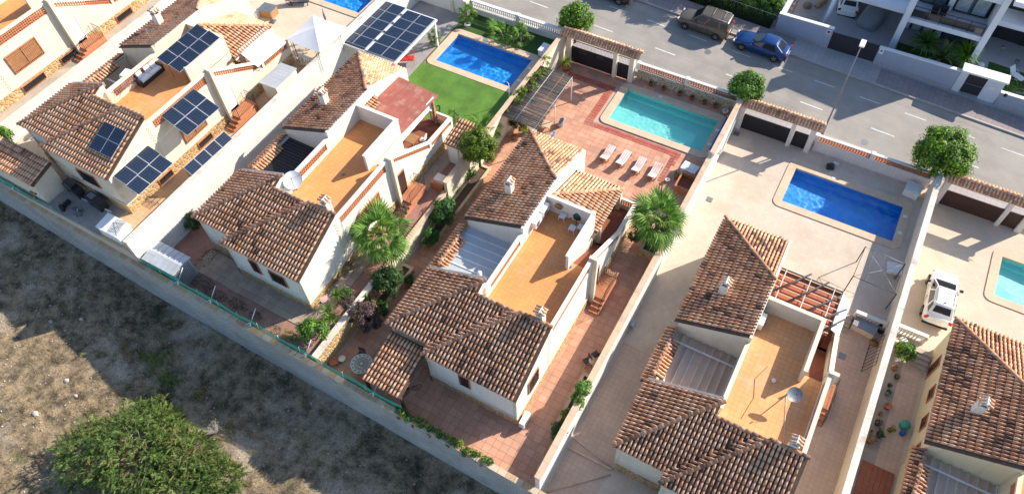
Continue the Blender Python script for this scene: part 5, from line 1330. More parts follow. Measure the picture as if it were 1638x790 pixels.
solar('four solar panels in a single row on the wall top beside the path', (-34.95, 16.75, 5.1), (-34.85, 20.5, 5.1), (-34.35, 16.75, 4.65), 4, 1,
      legs=[((-34.4, 17, 4.6), (-34.4, 17, 4.5)), ((-35.2, 17, 4.8), (-35.2, 17, 3.45)), ((-35.2, 20.3, 4.8), (-35.2, 20.3, 3.45))])
zr = lambda y: 3.42+.41*(y-12.97)+.17+A
solar('four solar panels lying flat on the clay roof tiles', (-39.0, 14.1, zr(14.1)), (-37.0, 14.1, zr(14.1)), (-39.0, 15.85, zr(15.85)), 2, 2)
# the solar carport beside the lawn
T = thing('carport', 'white framed carport carrying twenty solar panels over the grey driveway', 'carport', (-32, 35, 1.39)); B = LV['B']
m = MB()
for x, y in ((-34.6, 32.75), (-29.55, 32.75), (-29.55, 38.1), (-34.6, 38.1)): m.box(x-.07, y-.07, B, x+.07, y+.07, 3.78)
m.build('post', 'metal_white', T)
m = MB(); m.box(-34.75, 32.55, 3.78, -29.35, 32.65, 3.93); m.box(-34.75, 38.15, 3.78, -29.35, 38.25, 3.93); m.box(-34.75, 32.65, 3.78, -34.65, 38.15, 3.93); m.box(-29.45, 32.65, 3.78, -29.35, 38.15, 3.93)
for k in range(5): m.box(-34.65, 33.4+1.05*k, 3.8, -29.45, 33.46+1.05*k, 3.9)
m.box(-32.25, 32.66, 3.93, -32.0, 38.14, 3.99); m.build('frame', 'metal_white', T)
m = MB(); m.box(-34.66, 32.66, 3.84, -29.44, 38.14, 3.86); m.build('roof_sheet', 'corrugated', T)
solar('ten solar panels on the carport, the row beside the white block wall', (-34.74, 32.75, 4.02), (-34.74, 38.22, 4.02), (-32.24, 32.75, 4.02), 5, 2)
solar('ten solar panels on the carport, the row beside the palm and pool', (-32.0, 32.58, 4.02), (-32.0, 38.05, 4.02), (-29.42, 32.58, 4.02), 5, 2)
for k in range(4):
    m = MB(); m.obox((-32.12, 33.9+k*1.15, 4.03), (.16, .12, .06)); tag(m.build('cable_box', 'metal_dark'), 'small dark box on the carport ridge, %s of four from the roof end' % ('first', 'second', 'third', 'fourth')[k], 'cable box', 'cable boxes on the carport ridge')

# ---------------------------------------------------------------- dishes, ACs, terrace things
def dish(label, c, r, az, el, base, group=None, mat='metal_white'):
    T = thing('satellite_dish', label, 'satellite dish', base, group); m = MB(); V_ = []; n = 20; k = 5
    d = Vector((math.cos(el)*math.cos(az), math.cos(el)*math.sin(az), math.sin(el))); a = d.orthogonal().normalized(); b = d.cross(a); C = Vector(c)
    for j in range(k+1):
        q = j/k*r
        for i in range(n):
            t = 6.2832*i/n; V_.append(tuple(C+a*q*math.cos(t)+b*q*math.sin(t)+d*(.22*q*q/r)))
    m.add(V_, [(j*n+i, j*n+(i+1) % n, (j+1)*n+(i+1) % n, (j+1)*n+i) for j in range(k) for i in range(n)], None, True); m.build('reflector', mat, T)
    m = MB(); m.tube(base, tuple(C-d*.05), .03, 6); m.tube(base, (base[0], base[1], base[2]+.25), .05, 6); m.build('mast', 'metal_grey', T)
    m = MB(); f = C+d*r*.9; m.tube(tuple(C-b*r*.9+d*.2*r), tuple(f), .010, 4); m.tube(tuple(C+b*r*.3+a*r*.8+d*.2*r), tuple(f), .008, 4); m.tube(tuple(f-d*.06), tuple(f+d*.05), .035, 6); m.build('receiver', 'metal_dark', T)
    return T
dish('larger round white satellite dish on the orange terrace corner', (-27.15, 18.75, 6.0), .60, R_(-50), R_(62), (-27.35, 18.9, 4.9))
dish('smaller white satellite dish in front of the larger one', (-27.3, 18.05, 5.75), .42, R_(-80), R_(78), (-27.35, 18.1, 4.9))
dish('grey mesh satellite dish casting a round shadow on the terrace', (4.15, 21.0, 3.30), .41, R_(-60), R_(66), (3.9, 21.35, 2.25), mat='metal_grey')
def ac(label, p, rz=0, size=(.85, .32, .6), group='air conditioning units'):
    T = lthing('air_conditioner', label, 'air conditioner', p, group, rz=rz); w, d, h = size
    m = MB(); m.box(-w/2, -d/2, .06, w/2, d/2, h); m.build('casing', 'white_plastic', T)
    m = MB(); m.tube((-.12, -d/2-.004, h*.55), (-.12, -d/2-.02, h*.55), .2, 18); g = m.build('fan_grille', 'metal_grey', T)
    m = MB(); m.box(-w/2+.05, -d/2, 0, -w/2+.12, d/2, .06); m.box(w/2-.12, -d/2, 0, w/2-.05, d/2, .06); m.build('feet', 'metal_dark', T); return T
ac('white air conditioner on the terrace wall, upper of two', (-13.05, 25.2, 3.9), R_(90)); ac('white air conditioner on the terrace wall, lower of two', (-13.05, 24.2, 3.9), R_(90))
ac('white air conditioner at ground level by the house corner', (-8.35, 13.95, .1), R_(90)); ac('white air conditioner on the terrace beside the dark tiled roof', (1.25, 24.9, 2.35), R_(90))
def stool(mb_t, label, p):
    T = lthing('stool', label, 'stool', p, 'white plastic stools on the terrace'); m = MB(); m.box(-.2, -.2, .38, .2, .2, .43); m.build('seat', 'white_plastic', T)
    for sx in (-1, 1):
        for sy in (-1, 1): m = MB(); m.tube((sx*.16, sy*.16, .38), (sx*.2, sy*.2, 0), .02, 5); m.build('leg', 'white_plastic', T)
stool(None, 'white plastic stool left of the green hose reel', (-11.95, 25.55, 3.5)); stool(None, 'white plastic stool below the green hose reel, left of its twin', (-11.0, 25.0, 3.5)); stool(None, 'white plastic stool next to the terrace side wall', (-10.55, 25.3, 3.5))
T = lthing('hose_stand', 'dark green folded parasol and hose on a stand against the terrace wall', 'parasol', (-11.1, 26.0, 3.5)); m = MB(); m.lathe([(.30, .25), (.34, .5), (.2, .75), (.05, .95)], n=9); m.build('folded_cloth', 'metal_dark', T)
m = MB(); m.lathe([(.22, .5), (.27, .66), (.12, .9)], n=9, col=(.02, .16, .10)); m.build('cover', 'leafcol_solid', T); m = MB(); m.tube((-.45, -.2, .02), (0, 0, .6), .02, 5); m.tube((.45, -.1, .02), (0, 0, .6), .02, 5); m.tube((.1, -.5, .02), (0, 0, .6), .02, 5); m.build('leg', 'metal_dark', T)
m = MB(); m.lathe([(.01, 0), (.17, .02), (.24, .05), (.26, .08), (.01, .09)], n=14); o = m.build('wall_ornament', 'wood', loc=(0, 0, 0)); o.rotation_euler = (R_(90), 0, 0); o.location = (-12.35, 25.82, 4.35); tag(o, 'round woven ornament hanging on the terrace back wall', 'wall ornament')
m = MB(); m.lathe([(.11, 0), (.12, .02), (.01, .025)], (-9.95, 22.6, 3.5), 12); m.build('floor_drain', 'blue_paint', label='small blue drain cap at the shadow tip on the orange terrace', cat='drain')
m = MB(); m.lathe([(.11, 0), (.12, .02), (.01, .025)], (-25.50, 21.29, 4.90), 12); m.build('floor_drain', 'metal_grey', label='small grey drain cap on the terrace of the dish villa', cat='drain')
m = MB(); p = (3.03, 21.85, 2.24); m.lathe([(.12, 0), (.12, .12), (.05, .2)], p, 10); m.build('vent_pipe', 'white_paint', label='small white vent at the shadow tip of the pale terrace', cat='vent')
m = MB(); m.tube((-14.3, 23.0, 3.52), (-13.6, 24.0, 3.9), .025, 5); m.build('loose_pipe', 'wood', label='thin pipe leaning at the foot of the terrace wall', cat='pipe')
m = MB(); m.lathe([(.14, 0), (.16, .3), (.10, .42), (.01, .44)], (-14.0, 18.95, 4.5), 10); m.build('roof_vent', 'white_paint', label='white rounded vent cap at the front corner of the orange terrace', cat='vent')
# roof terrace with sofa
T = lthing('sofa', 'dark wicker sofa with white cushions on the roof terrace', 'sofa', (-41.0, 20.95, 6.95)); m = MB(); m.box(-.45, -1.0, 0, .4, 1.0, .3); m.box(-.45, -1.0, .3, -.3, 1.0, .75); m.box(-.3, .88, .3, .4, 1.0, .55); m.box(-.3, -1.0, .3, .4, -.88, .55); m.build('frame', 'metal_dark', T)
for k in (-1, 1):
    m = MB(); m.box(-.28, .02*k if k > 0 else -.86, .3, .38, .86 if k > 0 else -.02, .42); m.build('seat_cushion', 'fabric_white', T)
for k, (y, a) in enumerate(((.62, .2), (.15, -.1), (-.55, .15))):
    m = MB(); m.obox((-.14, y, .62), (.14, .42, .40), a, R_(-18)); m.build('pillow', 'fabric_white', T)
m = MB(); m.obox((-41.75, 19.9, 7.75), (.42, .8, .12), .15); m.obox((-41.75, 19.9, 7.86), (.36, .7, .08), .2); m.build('folded_linen', 'fabric_white', label='white folded bedding draped on the lattice parapet', cat='bedding')
T = lthing('drying_rack', 'folding metal drying rack on the roof terrace', 'drying rack', (-41.0, 19.0, 6.95), rz=.15); m = MB()
for k in range(9): m.tube((-.35+.09*k, -.8, .85), (-.35+.09*k, .8, .85), .008, 4)
m.tube((-.37, -.8, .85), (.37, -.8, .85), .014, 4); m.tube((-.37, .8, .85), (.37, .8, .85), .014, 4); m.build('rack', 'metal_grey', T)
for s in (-1, 1):
    m = MB(); m.tube((-.35, s*.6, .85), (.4, s*.6, 0), .014, 4); m.tube((.35, s*.6, .85), (-.4, s*.6, 0), .014, 4); m.build('leg', 'metal_grey', T)
# ---------------------------------------------------------------- yard of the solar villa
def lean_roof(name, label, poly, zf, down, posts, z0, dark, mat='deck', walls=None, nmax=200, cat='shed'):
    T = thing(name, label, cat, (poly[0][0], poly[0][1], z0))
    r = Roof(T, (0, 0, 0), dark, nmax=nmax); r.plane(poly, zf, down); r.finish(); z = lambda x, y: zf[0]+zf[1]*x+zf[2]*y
    for i, (x, y) in enumerate(posts): m = MB(); m.box(x-.07, y-.07, z0, x+.07, y+.07, z(x, y)-.09); m.build('post', 'wood_dark', T)
    if walls:
        m = MB(); m.prism(walls, z0, lambda x, y: z(x, y)-.1); m.build('wall', 'plaster_cream', T)
    return T
lean_roof('tiled_shed', 'small shed with brown tiled lean-to roof in the bottom left yard', [(-48.6, 10.95), (-42.15, 10.95), (-42.15, 12.75), (-48.6, 12.75)], (5.35-.25*10.95, 0, .25), (0, -1), [], A, .3, walls=[(-48.5, 11.05), (-42.3, 11.05), (-42.3, 12.65), (-48.5, 12.65)], nmax=150)
lean_roof('tiled_porch', 'dark tiled lean-to roof between the villa and the block wall, beside the mosaic table', [(-17.2, 11.05), (-14.6, 11.05), (-14.6, 14.15), (-17.2, 14.15)], (2.35-.2*11.05, 0, .2), (0, -1), [(-17.1, 11.2), (-14.7, 11.2), (-17.1, 14.05)], 0, .62, nmax=200, cat='porch')
T = lean_roof('tiled_shed', 'small white shed with a tiled roof half hidden by the round tree', [(-22.25, 27.75), (-20.75, 27.75), (-20.75, 29.85), (-22.25, 29.85)], (3.35-.2*27.75, 0, .2), (0, -1), [], B, .3, walls=[(-22.1, 27.95), (-20.85, 27.95), (-20.85, 29.8), (-22.1, 29.8)], nmax=120)
m = MB(); m.box(-21.95, 27.88, B+.02, -21.2, 27.95, B+1.75); m.build('door', 'white_paint', T)
T = thing('storage_shed', 'white sheet metal shed with a clothes airer on its roof by the block wall', 'shed', (-36.2, 11.4, A)); m = MB(); m.box(-37.15, 10.95, A, -35.3, 12.0, A+.75); m.build('cabinet', 'white_paint', T)
m = MB(); m.prism([(-37.2, 10.9), (-35.25, 10.9), (-35.25, 12.05), (-37.2, 12.05)], lambda x, y: A+.76, lambda x, y: A+.82+.12*(y-10.9)); m.build('roof', 'white_paint', T)
T = lthing('clothes_airer', 'grey folded clothes airer lying on the white shed', 'clothes airer', (-35.75, 11.5, A+1.0), rz=.3); m = MB()
for k in range(6): m.tube((-.3+.12*k, -.45, .04), (-.3+.12*k, .45, .04), .012, 4)
m.tube((-.45, -.45, .02), (.4, .4, .02), .014, 4); m.tube((-.4, .45, .02), (.45, -.4, .02), .014, 4); m.tube((-.32, -.45, .04), (.32, -.45, .04), .016, 4); m.tube((-.32, .45, .04), (.32, .45, .04), .016, 4); m.build('frame', 'metal_grey', T)
T = lthing('side_table', 'yard table with a black and white cloth beside the tiled shed', 'table', (-43.05, 11.29, 3.45), rz=.25); m = MB(); m.box(-.5, -.28, .62, .5, .28, .67); m.build('top', 'wood', T)
for sx in (-1, 1):
    for sy in (-1, 1): m = MB(); m.box(sx*.44-.03, sy*.22-.03, 0, sx*.44+.03, sy*.22+.03, .62); m.build('leg', 'wood', T)
T2 = lthing('checked_cloth', 'black and white folded cloth on the yard table', 'cloth', (-42.66, 11.22, 4.13), rz=.25)
for i in range(4):
    m = MB(); m.box(-.35+.18*i, -.2, 0, -.35+.18*(i+1), .2, .035+.01*(i % 2)); m.build('stripe', 'fabric_white' if i % 2 else 'metal_dark', T2)
T = lthing('barbecue', 'large black barbecue cart under the window of the solar panel villa', 'barbecue', (-41.01, 12.55, 3.45), rz=-.1); m = MB(); m.box(-.9, -.28, .45, .5, .28, .85); m.build('body', 'metal_dark', T); m = MB(); m.vprism([(-.28, .85), (-.22, 1.1), (.22, 1.12), (.28, .85)], 'x', -.7, .2); m.build('lid', 'car_black', T)
for sx in (-.8, .4):
    m = MB(); m.box(sx-.03, -.25, 0, sx+.03, .25, .45); m.build('leg', 'metal_dark', T)
T = lthing('sink_unit', 'dark outdoor sink unit with grey basin below the villa window', 'sink', (-39.38, 12.57, 3.45), rz=-.1); m = MB(); m.box(-.45, -.3, 0, .9, .3, .8); m.build('cabinet', 'metal_dark', T); m = MB(); m.box(-.3, -.2, .8, .25, .2, .83); m.build('basin', 'metal_grey', T)
m = MB(); m.tube((-40.79, 12.35, 3.53), (-37.96, 12.48, 3.53), .05, 8); m.build('awning_tube', 'metal_white', label='long pale tube lying on the yard floor', cat='tube')
for i, (q, lb) in enumerate((((-40.94, 11.33, 3.45), 'clutter of black garden tools near the green screen, left pile'), ((-40.01, 11.30, 3.45), 'clutter of metal stands near the green screen, right pile'))):
    m = MB(); rg = random.Random(300+i)
    for k in range(11):
        a = rg.uniform(0, 6.28); x, y, z = q; r_ = rg.uniform(.1, .45); m.tube((x, y, z+.25), (x+r_*math.cos(a), y+r_*math.sin(a), z+rg.uniform(.05, .5)), .02, 4)
        if k % 3 == 0: m.obox((x+r_*math.cos(a), y+r_*math.sin(a), z+.18), (.22, .16, .3), a)
    tag(m.build('tool_pile', 'metal_dark' if i == 0 else 'metal_grey'), lb, 'tools')
m = MB(); rg = random.Random(310); q = (-36.25, 14.45, 3.45)
for k in range(5): m.box(q[0]-.9+.36*k, q[1]-.25, q[2]+.25, q[0]-.88+.36*k, q[1]+.3, q[2]+.27); 
for k in range(7): m.tube((q[0]-.9, q[1]-.25+.09*k, q[2]+.26), (q[0]+.6, q[1]-.25+.09*k, q[2]+.26), .010, 4)
m.tube((q[0]-1.5, q[1]-.6, q[2]+.2), (q[0]+.3, q[1]+.3, q[2]+.3), .02, 4)
for k in (-.8, .5): m.tube((q[0]+k, q[1], q[2]), (q[0]+k, q[1], q[2]+.26), .02, 4)
m.build('metal_cart', 'metal_dark', label='dark folded metal cart on the path under the low solar array', cat='cart')
# small buildings at the far side of that plot
T = thing('storage_shed', 'pale corrugated roofed shed beside the tall white block wall, near the gazebo', 'shed', (-34.9, 26.6, A)); m = MB(); m.box(-35.9, 25.5, A, -34.55, 27.7, A+1.45); m.build('cabinet', 'plaster_cream', T)
for k in range(8):
    m = MB(); a = 25.4+.3*k; m.prism([(-36.05, a), (-34.5, a), (-34.5, a+.29), (-36.05, a+.29)], lambda x, y: A+1.47+.05*(x+36), lambda x, y: A+1.52+.05*(x+36)); m.build('roof_sheet', 'corrugated', T)
T = thing('gazebo', 'white fabric gazebo with peaked roof beside the grey carport', 'gazebo', (-34.9, 31.4, A)); cx, cy, zt = -35.15, 31.1, A+2.1
m = MB(); hw = 1.6; c4 = [(cx-hw, cy-hw), (cx+hw, cy-hw), (cx+hw, cy+hw), (cx-hw, cy+hw)]; V_ = []; F_ = []
for k in range(4):
    a, b = c4[k], c4[(k+1) % 4]; n = 6; o = len(V_)
    for j in range(n+1):
        t = j/n
        for i in range(n+1):
            s = i/n; ex = a[0]+(b[0]-a[0])*s; ey = a[1]+(b[1]-a[1])*s
            V_.append((ex+(cx-ex)*t, ey+(cy-ey)*t, zt+.58*(t**1.05)-.10*math.sin(math.pi*s)*(1-t)))
    F_ += [(o+j*(n+1)+i, o+j*(n+1)+i+1, o+(j+1)*(n+1)+i+1, o+(j+1)*(n+1)+i) for j in range(n) for i in range(n)]
m.add(V_, F_, None, True); m.build('canopy', 'fabric_white', T)
for x, y in ((cx-1.3, cy-1.3), (cx+1.0, cy-1.3), (cx-1.3, cy+1.3), (cx+1.0, cy+1.3)):
    m = MB()
    for dx, dy in ((-.1, -.1), (.1, -.1), (-.1, .1)): m.tube((x+dx, y+dy, A), (x+dx, y+dy, zt-.05), .015, 4)
    for k in range(7): m.tube((x-.1, y-.1, A+.3*k), (x+.1, y-.1, A+.3*(k+1)), .008, 4)
    m.build('post', 'metal_dark', T)
m = MB(); m.lathe([(.22, 0), (.22, .06), (.03, .07), (.03, 1.4), (.09, 1.5), (.12, 1.9), (.02, 2.5)], (-36.2, 33.3, A), 9); m.build('folded_parasol', 'pink_sheet', label='folded mauve parasol behind the white gazebo', cat='parasol')
T = lthing('garden_table', 'grey garden table on the sunny deck at the top', 'table', (-42.1, 33.1, A), rz=.1); m = MB(); m.box(-.55, -.45, .0, .55, .45, .68); m.build('base', 'wood', T); m = MB(); m.box(-.62, -.5, .68, .62, .5, .73); m.build('top', 'metal_grey', T)
for i, (x, y, lb) in enumerate(((-42.9, 32.5, 'pale cube stool below the grey garden table'), (-42.9, 33.6, 'pale cube stool above the grey garden table'))):
    m = MB(); m.obox((x, y, A+.22), (.5, .5, .44), .1); m.box(x-.2, y-.2, A+.44, x+.2, y+.2, A+.48); tag(m.build('cube_stool', 'white_plastic'), lb, 'stool')
m = MB(); m.obox((-41.3, 32.55, A+.05), (.4, .4, .1), .2); m.lathe([(.05, .1), (.05, .3)], (-41.3, 32.55, A), 8); m.build('parasol_base', 'metal_grey', label='small grey parasol base beside the table', cat='parasol base')
def lounger(T, cushion, frame='wood'):
    m = MB(); m.box(-.31, -.95, .26, -.27, .55, .32); m.box(.27, -.95, .26, .31, .55, .32); m.box(-.27, -.95, .26, .27, -.89, .32); m.box(-.27, .49, .26, .27, .55, .32)
    m.build('frame', frame, T)
    for sx in (-1, 1):
        for y in (-.85, .45): m = MB(); m.box(sx*.29-.025, y-.03, 0, sx*.29+.025, y+.03, .26); m.build('leg', frame, T)
    for k in range(5): m = MB(); m.box(-.27, -.85+.28*k, .30, .27, -.68+.28*k, .315); m.build('slat', frame, T)
    m = MB(); n = 7
    for k in range(n):
        a = -.30+.6*k/n
        col = cushion[0] if k % 2 else cushion[1]
        m.box(a+.001, -.93, .322, a+.6/n-.001, .30, .385, col)
        m.add([(a+.001, .30, .322), (a+.6/n-.001, .30, .322), (a+.6/n-.001, .92, .58), (a+.001, .92, .58), (a+.001, .28, .385), (a+.6/n-.001, .28, .385), (a+.6/n-.001, .90, .645), (a+.001, .90, .645)], [(3,2,1,0),(4,5,6,7),(0,1,5,4),(1,2,6,5),(2,3,7,6),(3,0,4,7)], col)
    m.build('cushion', 'slab', T)
    m = MB(); m.tube((-.28, .85, .5), (-.28, .62, .05), .02, 4); m.tube((.28, .85, .5), (.28, .62, .05), .02, 4); m.tube((-.28, .62, .05), (.28, .62, .05), .02, 4); m.build('back_support', frame, T)
LG = 'sun loungers between villa and turquoise pool'
l0 = lthing('sun_lounger', 'sun lounger with striped pink cushion, first of four from the tiled roof', 'sun lounger', (-12.85, 34.75, .002), LG, rz=R_(180)); l0.scale = (.92, .92, .92); lounger(l0, ((.60, .40, .38), (.66, .60, .57)))
for x, lb in ((-11.62, 'sun lounger with striped pink cushion, second of four from the tiled roof'), (-10.38, 'sun lounger with striped pink cushion, third of four, nearer the palm'), (-9.15, 'sun lounger with striped pink cushion, half under the big fan palm')):
    dup(l0, (x, 34.75+rnd.uniform(-.1, .1), .002), R_(180)+rnd.uniform(-.05, .05), lb)
t = lthing('sun_lounger', 'dark grey sun lounger on the beige deck at the top of the photo', 'sun lounger', (-41.0, 35.3, A), rz=R_(120)); lounger(t, ((.05, .06, .08), (.06, .07, .09)), 'metal_dark')
# courtyard of the middle villa
def tub_chair(label, p, rz):
    T = lthing('armchair', label, 'armchair', p, 'blue grey tub armchairs around the small table', rz=rz); m = MB(); n = 9
    pts = [(math.cos(R_(-20+220*i/n))*.36, math.sin(R_(-20+220*i/n))*.34) for i in range(n+1)]; V_ = []
    for (x, y) in pts: V_ += [(x*.8, y*.8, .12), (x, y, .42+.3*max(0, y/.34)), (x*.86, y*.86, .42+.3*max(0, y/.34)), (x*.7, y*.7, .12)]
    F_ = []
    for i in range(n):
        for k in range(4): F_.append((4*i+k, 4*i+(k+1) % 4, 4*i+4+(k+1) % 4, 4*i+4+k))
    F_ += [(0, 1, 2, 3), (4*n+3, 4*n+2, 4*n+1, 4*n)]; m.add(V_, F_); m.build('shell', 'fabric_blue_grey', T)
    m = MB(); m.prism([(x*.85, y*.85) for x, y in pts], .30, .40); m.build('seat', 'fabric_blue_grey', T); m = MB(); m.prism([(x*.7, y*.7) for x, y in pts], 0, .14); m.build('base', 'metal_grey', T)
tub_chair('blue grey tub armchair, nearest the pool', (-17.35, 35.95, .002), R_(-75)); tub_chair('blue grey tub armchair, below the small square table', (-17.3, 34.45, .002), R_(-110)); tub_chair('blue grey tub armchair under the edge of the reed pergola', (-18.7, 34.5, .002), R_(90))
T = lthing('coffee_table', 'small square taupe table between the tub armchairs', 'table', (-18.15, 35.25, .002), rz=.1); m = MB(); m.box(-.35, -.35, .36, .35, .35, .42); m.build('top', 'coping', T)
for sx in (-1, 1):
    for sy in (-1, 1): m = MB(); m.box(sx*.3-.03, sy*.3-.03, 0, sx*.3+.03, sy*.3+.03, .36); m.build('leg', 'coping', T)
# reed pergola
T = thing('pergola', 'pergola roofed with grey reed matting along the garden wall', 'pergola', (-18.9, 35.7, 0)); rg = random.Random(9)
zf_ = lambda x, y: 2.42-.04*(x+20.4)
m = MB()
for k in range(310):
    y = 32.75+k*.0194; x1 = -17.65+rg.uniform(-.10, .08)+(y-35)*-.05; m.tube((-20.55, y, zf_(-20.5, y)+rg.uniform(-.015, .015)), (x1, y+rg.uniform(-.03, .03), zf_(x1, y)+rg.uniform(-.02, .02)), .016, 3)
o = m.build('reed_mat', 'reed', T, kind='stuff')
for x in (-20.3, -19.4, -18.5, -17.8):
    m = MB(); m.tube((x, 32.7, zf_(x, 0)+.035), (x, 38.8, zf_(x, 0)+.035), .012, 5); m.build('batten', 'metal_white' if x in (-19.4, -17.8) else 'wood', T)
for x, y in ((-17.75, 32.9), (-17.75, 35.8), (-17.75, 38.6)): m = MB(); m.tube((x, y, 0), (x, y, 2.30), .04, 7); m.build('post', 'metal_white', T)
m = MB(); rg = random.Random(10)
for i in range(15): leaf_mass(m, (-20.2+rg.uniform(-.3, .4), 33+rg.random()*5.6, 2.5), (.25, .25, .1), 40, .10, GREENS['yellow'], rg, 4, .5)
tag(m.build('creeper', 'leaf'), 'sparse yellow creeper leaves lying on the reed mat', 'creeper')
T = thing('pool_cover_reel', 'rolled blue pool cover on a reel beside the turquoise pool', 'pool cover', (-6.38, 40.2, 0)); m = MB(); m.tube((-6.38, 38.35, .35), (-6.38, 42.1, .35), .13, 12); m.build('rolled_cover', 'blue_paint', T)
for y in (38.25, 42.2): m = MB(); m.box(-6.5, y-.04, .07, -6.26, y+.04, .45); m.build('stand', 'metal_white', T)
T = thing('pump_box', 'cream plastic storage box beside the peach topped wall and pool', 'storage box', (-7.0, 36.0, 0)); m = MB(); m.obox((-7.05, 35.95, .28), (1.05, .75, .55), -.1); m.build('body', 'white_plastic', T); m = MB(); m.obox((-7.05, 35.95, .60), (1.12, .8, .08), -.1); m.obox((-6.95, 36.0, .66), (.5, .55, .05), -.1); m.build('lid', 'white_plastic', T)
m = MB(); m.obox((-6.45, 35.75, .25), (.12, .6, .45), -.1); m.build('float_board', 'clay', label='ochre board standing between storage box and wall', cat='board')
T = thing('brick_basin', 'square raised basin lined with dark red tiles by the wall', 'basin', (-6.7, 34.7, 0)); m = MB()
for r in ((-7.4, 33.9, -7.28, 35.4), (-6.26, 33.9, -6.14, 35.4), (-7.28, 33.9, -6.26, 34.02), (-7.28, 35.28, -6.26, 35.4)): m.box(r[0], r[1], 0, r[2], r[3], .6)
m.build('rim', 'clay', T); m = MB(); m.box(-7.28, 34.02, 0, -6.26, 35.28, .2); m.build('tiled_floor', 'porch_tile', T); m = MB(); m.tube((-6.6, 35.3, .6), (-6.6, 35.3, .95), .02, 5); m.tube((-6.6, 35.3, .95), (-6.65, 35.0, .9), .018, 5); m.build('tap', 'metal_grey', T)
for i, (q, lb) in enumerate((((-8.08, 34.48, 0.00), 'small white bucket left of the brick basin'), ((-5.73, 38.65, 0.10), 'small white bucket at the pool corner beside the reel'))):
    m = MB(); m.lathe([(.12, 0), (.16, .28), (.17, .28), (.13, .27), (.10, .04)], q, 12); tag(m.build('bucket', 'white_plastic'), lb, 'bucket')
# mosaic table
T = lthing('mosaic_table', 'round mosaic garden table beside the dark tiled lean-to roof', 'table', (-18.52, 12.28, 0.00)); m = MB()
for k, (r0, r1, c) in enumerate(((0, .10, (.62, .58, .52)), (.10, .17, (.25, .20, .17)), (.17, .46, (.40, .30, .22)), (.46, .50, (.62, .60, .56)), (.50, .60, (.22, .20, .19)), (.60, .66, (.62, .60, .56)))):
    n = 28
    for i in range(n):
        a0, a1 = 6.2832*i/n, 6.2832*(i+1)/n; cc = c
        if k == 4 and i % 2: cc = (.58, .55, .50)
        if k == 2 and i % 2: cc = (.44, .34, .26)
        m.add([(r0*math.cos(a0), r0*math.sin(a0), .74), (r1*math.cos(a0), r1*math.sin(a0), .74), (r1*math.cos(a1), r1*math.sin(a1), .74), (r0*math.cos(a1), r0*math.sin(a1), .74)], [(0, 1, 2, 3)], cc)
m.add([(0, 0, .70)]+[(.66*math.cos(6.2832*i/28), .66*math.sin(6.2832*i/28), .739) for i in range(28)], [(0, (i+1) % 28+1, i+1) for i in range(28)], (.3, .25, .2)); m.build('mosaic_top', 'slab', T)
m = MB(); m.lathe([(.26, 0), (.20, .05), (.05, .12), (.05, .68), (.2, .71)], n=12); m.build('pedestal', 'metal_dark', T)
def garden_chair(label, p, rz, grp=None, mat='metal_dark', seatmat='metal_dark'):
    T = lthing('garden_chair', label, 'chair', p, grp, rz=rz)
    for k in range(5): m = MB(); m.box(-.2, -.2+.082*k, .43, .2, -.2+.082*k+.066, .45); m.build('seat_slat', seatmat, T)
    for k in range(5): m = MB(); m.box(-.19+.082*k, .2, .5, -.19+.082*k+.05, .22, .88); m.build('back_slat', seatmat, T)
    m = MB(); m.tube((-.21, .2, .43), (-.21, .22, .92), .014, 5); m.tube((.21, .2, .43), (.21, .22, .92), .014, 5); m.tube((-.21, .22, .92), (.21, .22, .92), .014, 5); m.build('back_frame', mat, T)
    for sx in (-1, 1):
        for y0, y1 in ((-.2, .24), (.2, -.24)): m = MB(); m.tube((sx*.21, y0, .44), (sx*.21, y1, 0), .013, 5); m.build('leg', mat, T)
garden_chair('dark wicker chair behind the round mosaic table', (-19.03, 12.86, 0.00), R_(10))
garden_chair('dark metal folding chair on the side path, nearer the house', (-6.88, 18.94, 0.00), R_(-35), 'dark bistro chairs by the peach topped wall'); garden_chair('dark metal folding chair on the side path, nearer the wall', (-6.60, 19.57, 0.00), R_(-120), 'dark bistro chairs by the peach topped wall')
T = lthing('bistro_table', 'small round metal table between the two folding chairs', 'table', (-6.53, 18.99, 0.00)); m = MB(); m.lathe([(.24, .66), (.24, .68), (.01, .69)], n=16); m.build('top', 'coping', T)
for k in range(3): m = MB(); a = 2.09*k; m.tube((.16*math.cos(a), .16*math.sin(a), .66), (.22*math.cos(a+1), .22*math.sin(a+1), 0), .012, 5); m.build('leg', 'metal_dark', T)
m = MB(); m.lathe([(.03, 0), (.07, .1), (.075, .16), (.05, .17)], (-6.38, 19.26, 0.00), 10); m.build('cup', 'white_plastic', label='small white pot on the ground beside the bistro table', cat='pot')
# bicycle under the lean-to edge
T = lthing('bicycle', 'dark bicycle leaning under the edge of the lean-to roof', 'bicycle', (-15.12, 12.37, 0.00), rz=R_(60)); T.scale = (.85, .85, .85)
for x in (-.5, .5):
    m = MB(); n = 20; m.path([(x+.32*math.cos(6.2832*i/n), .0, .33+.32*math.sin(6.2832*i/n)) for i in range(n+1)], .018, 4); w_ = m.build('wheel', 'rubber', T); m = MB()
    for i in range(8): m.tube((x, 0, .33), (x+.3*math.cos(.785*i), 0, .33+.3*math.sin(.785*i)), .004, 3)
    m.build('spokes', 'metal_grey', w_)
m = MB(); m.path([(-.5, 0, .33), (-.15, 0, .72), (.35, 0, .75), (.5, 0, .33)], .02, 5); m.path([(.33, 0, .72), (-.05, 0, .30), (-.15, 0, .72)], .02, 5); m.tube((-.05, 0, .3), (-.5, 0, .33), .014, 4); m.build('frame', 'metal_dark', T)
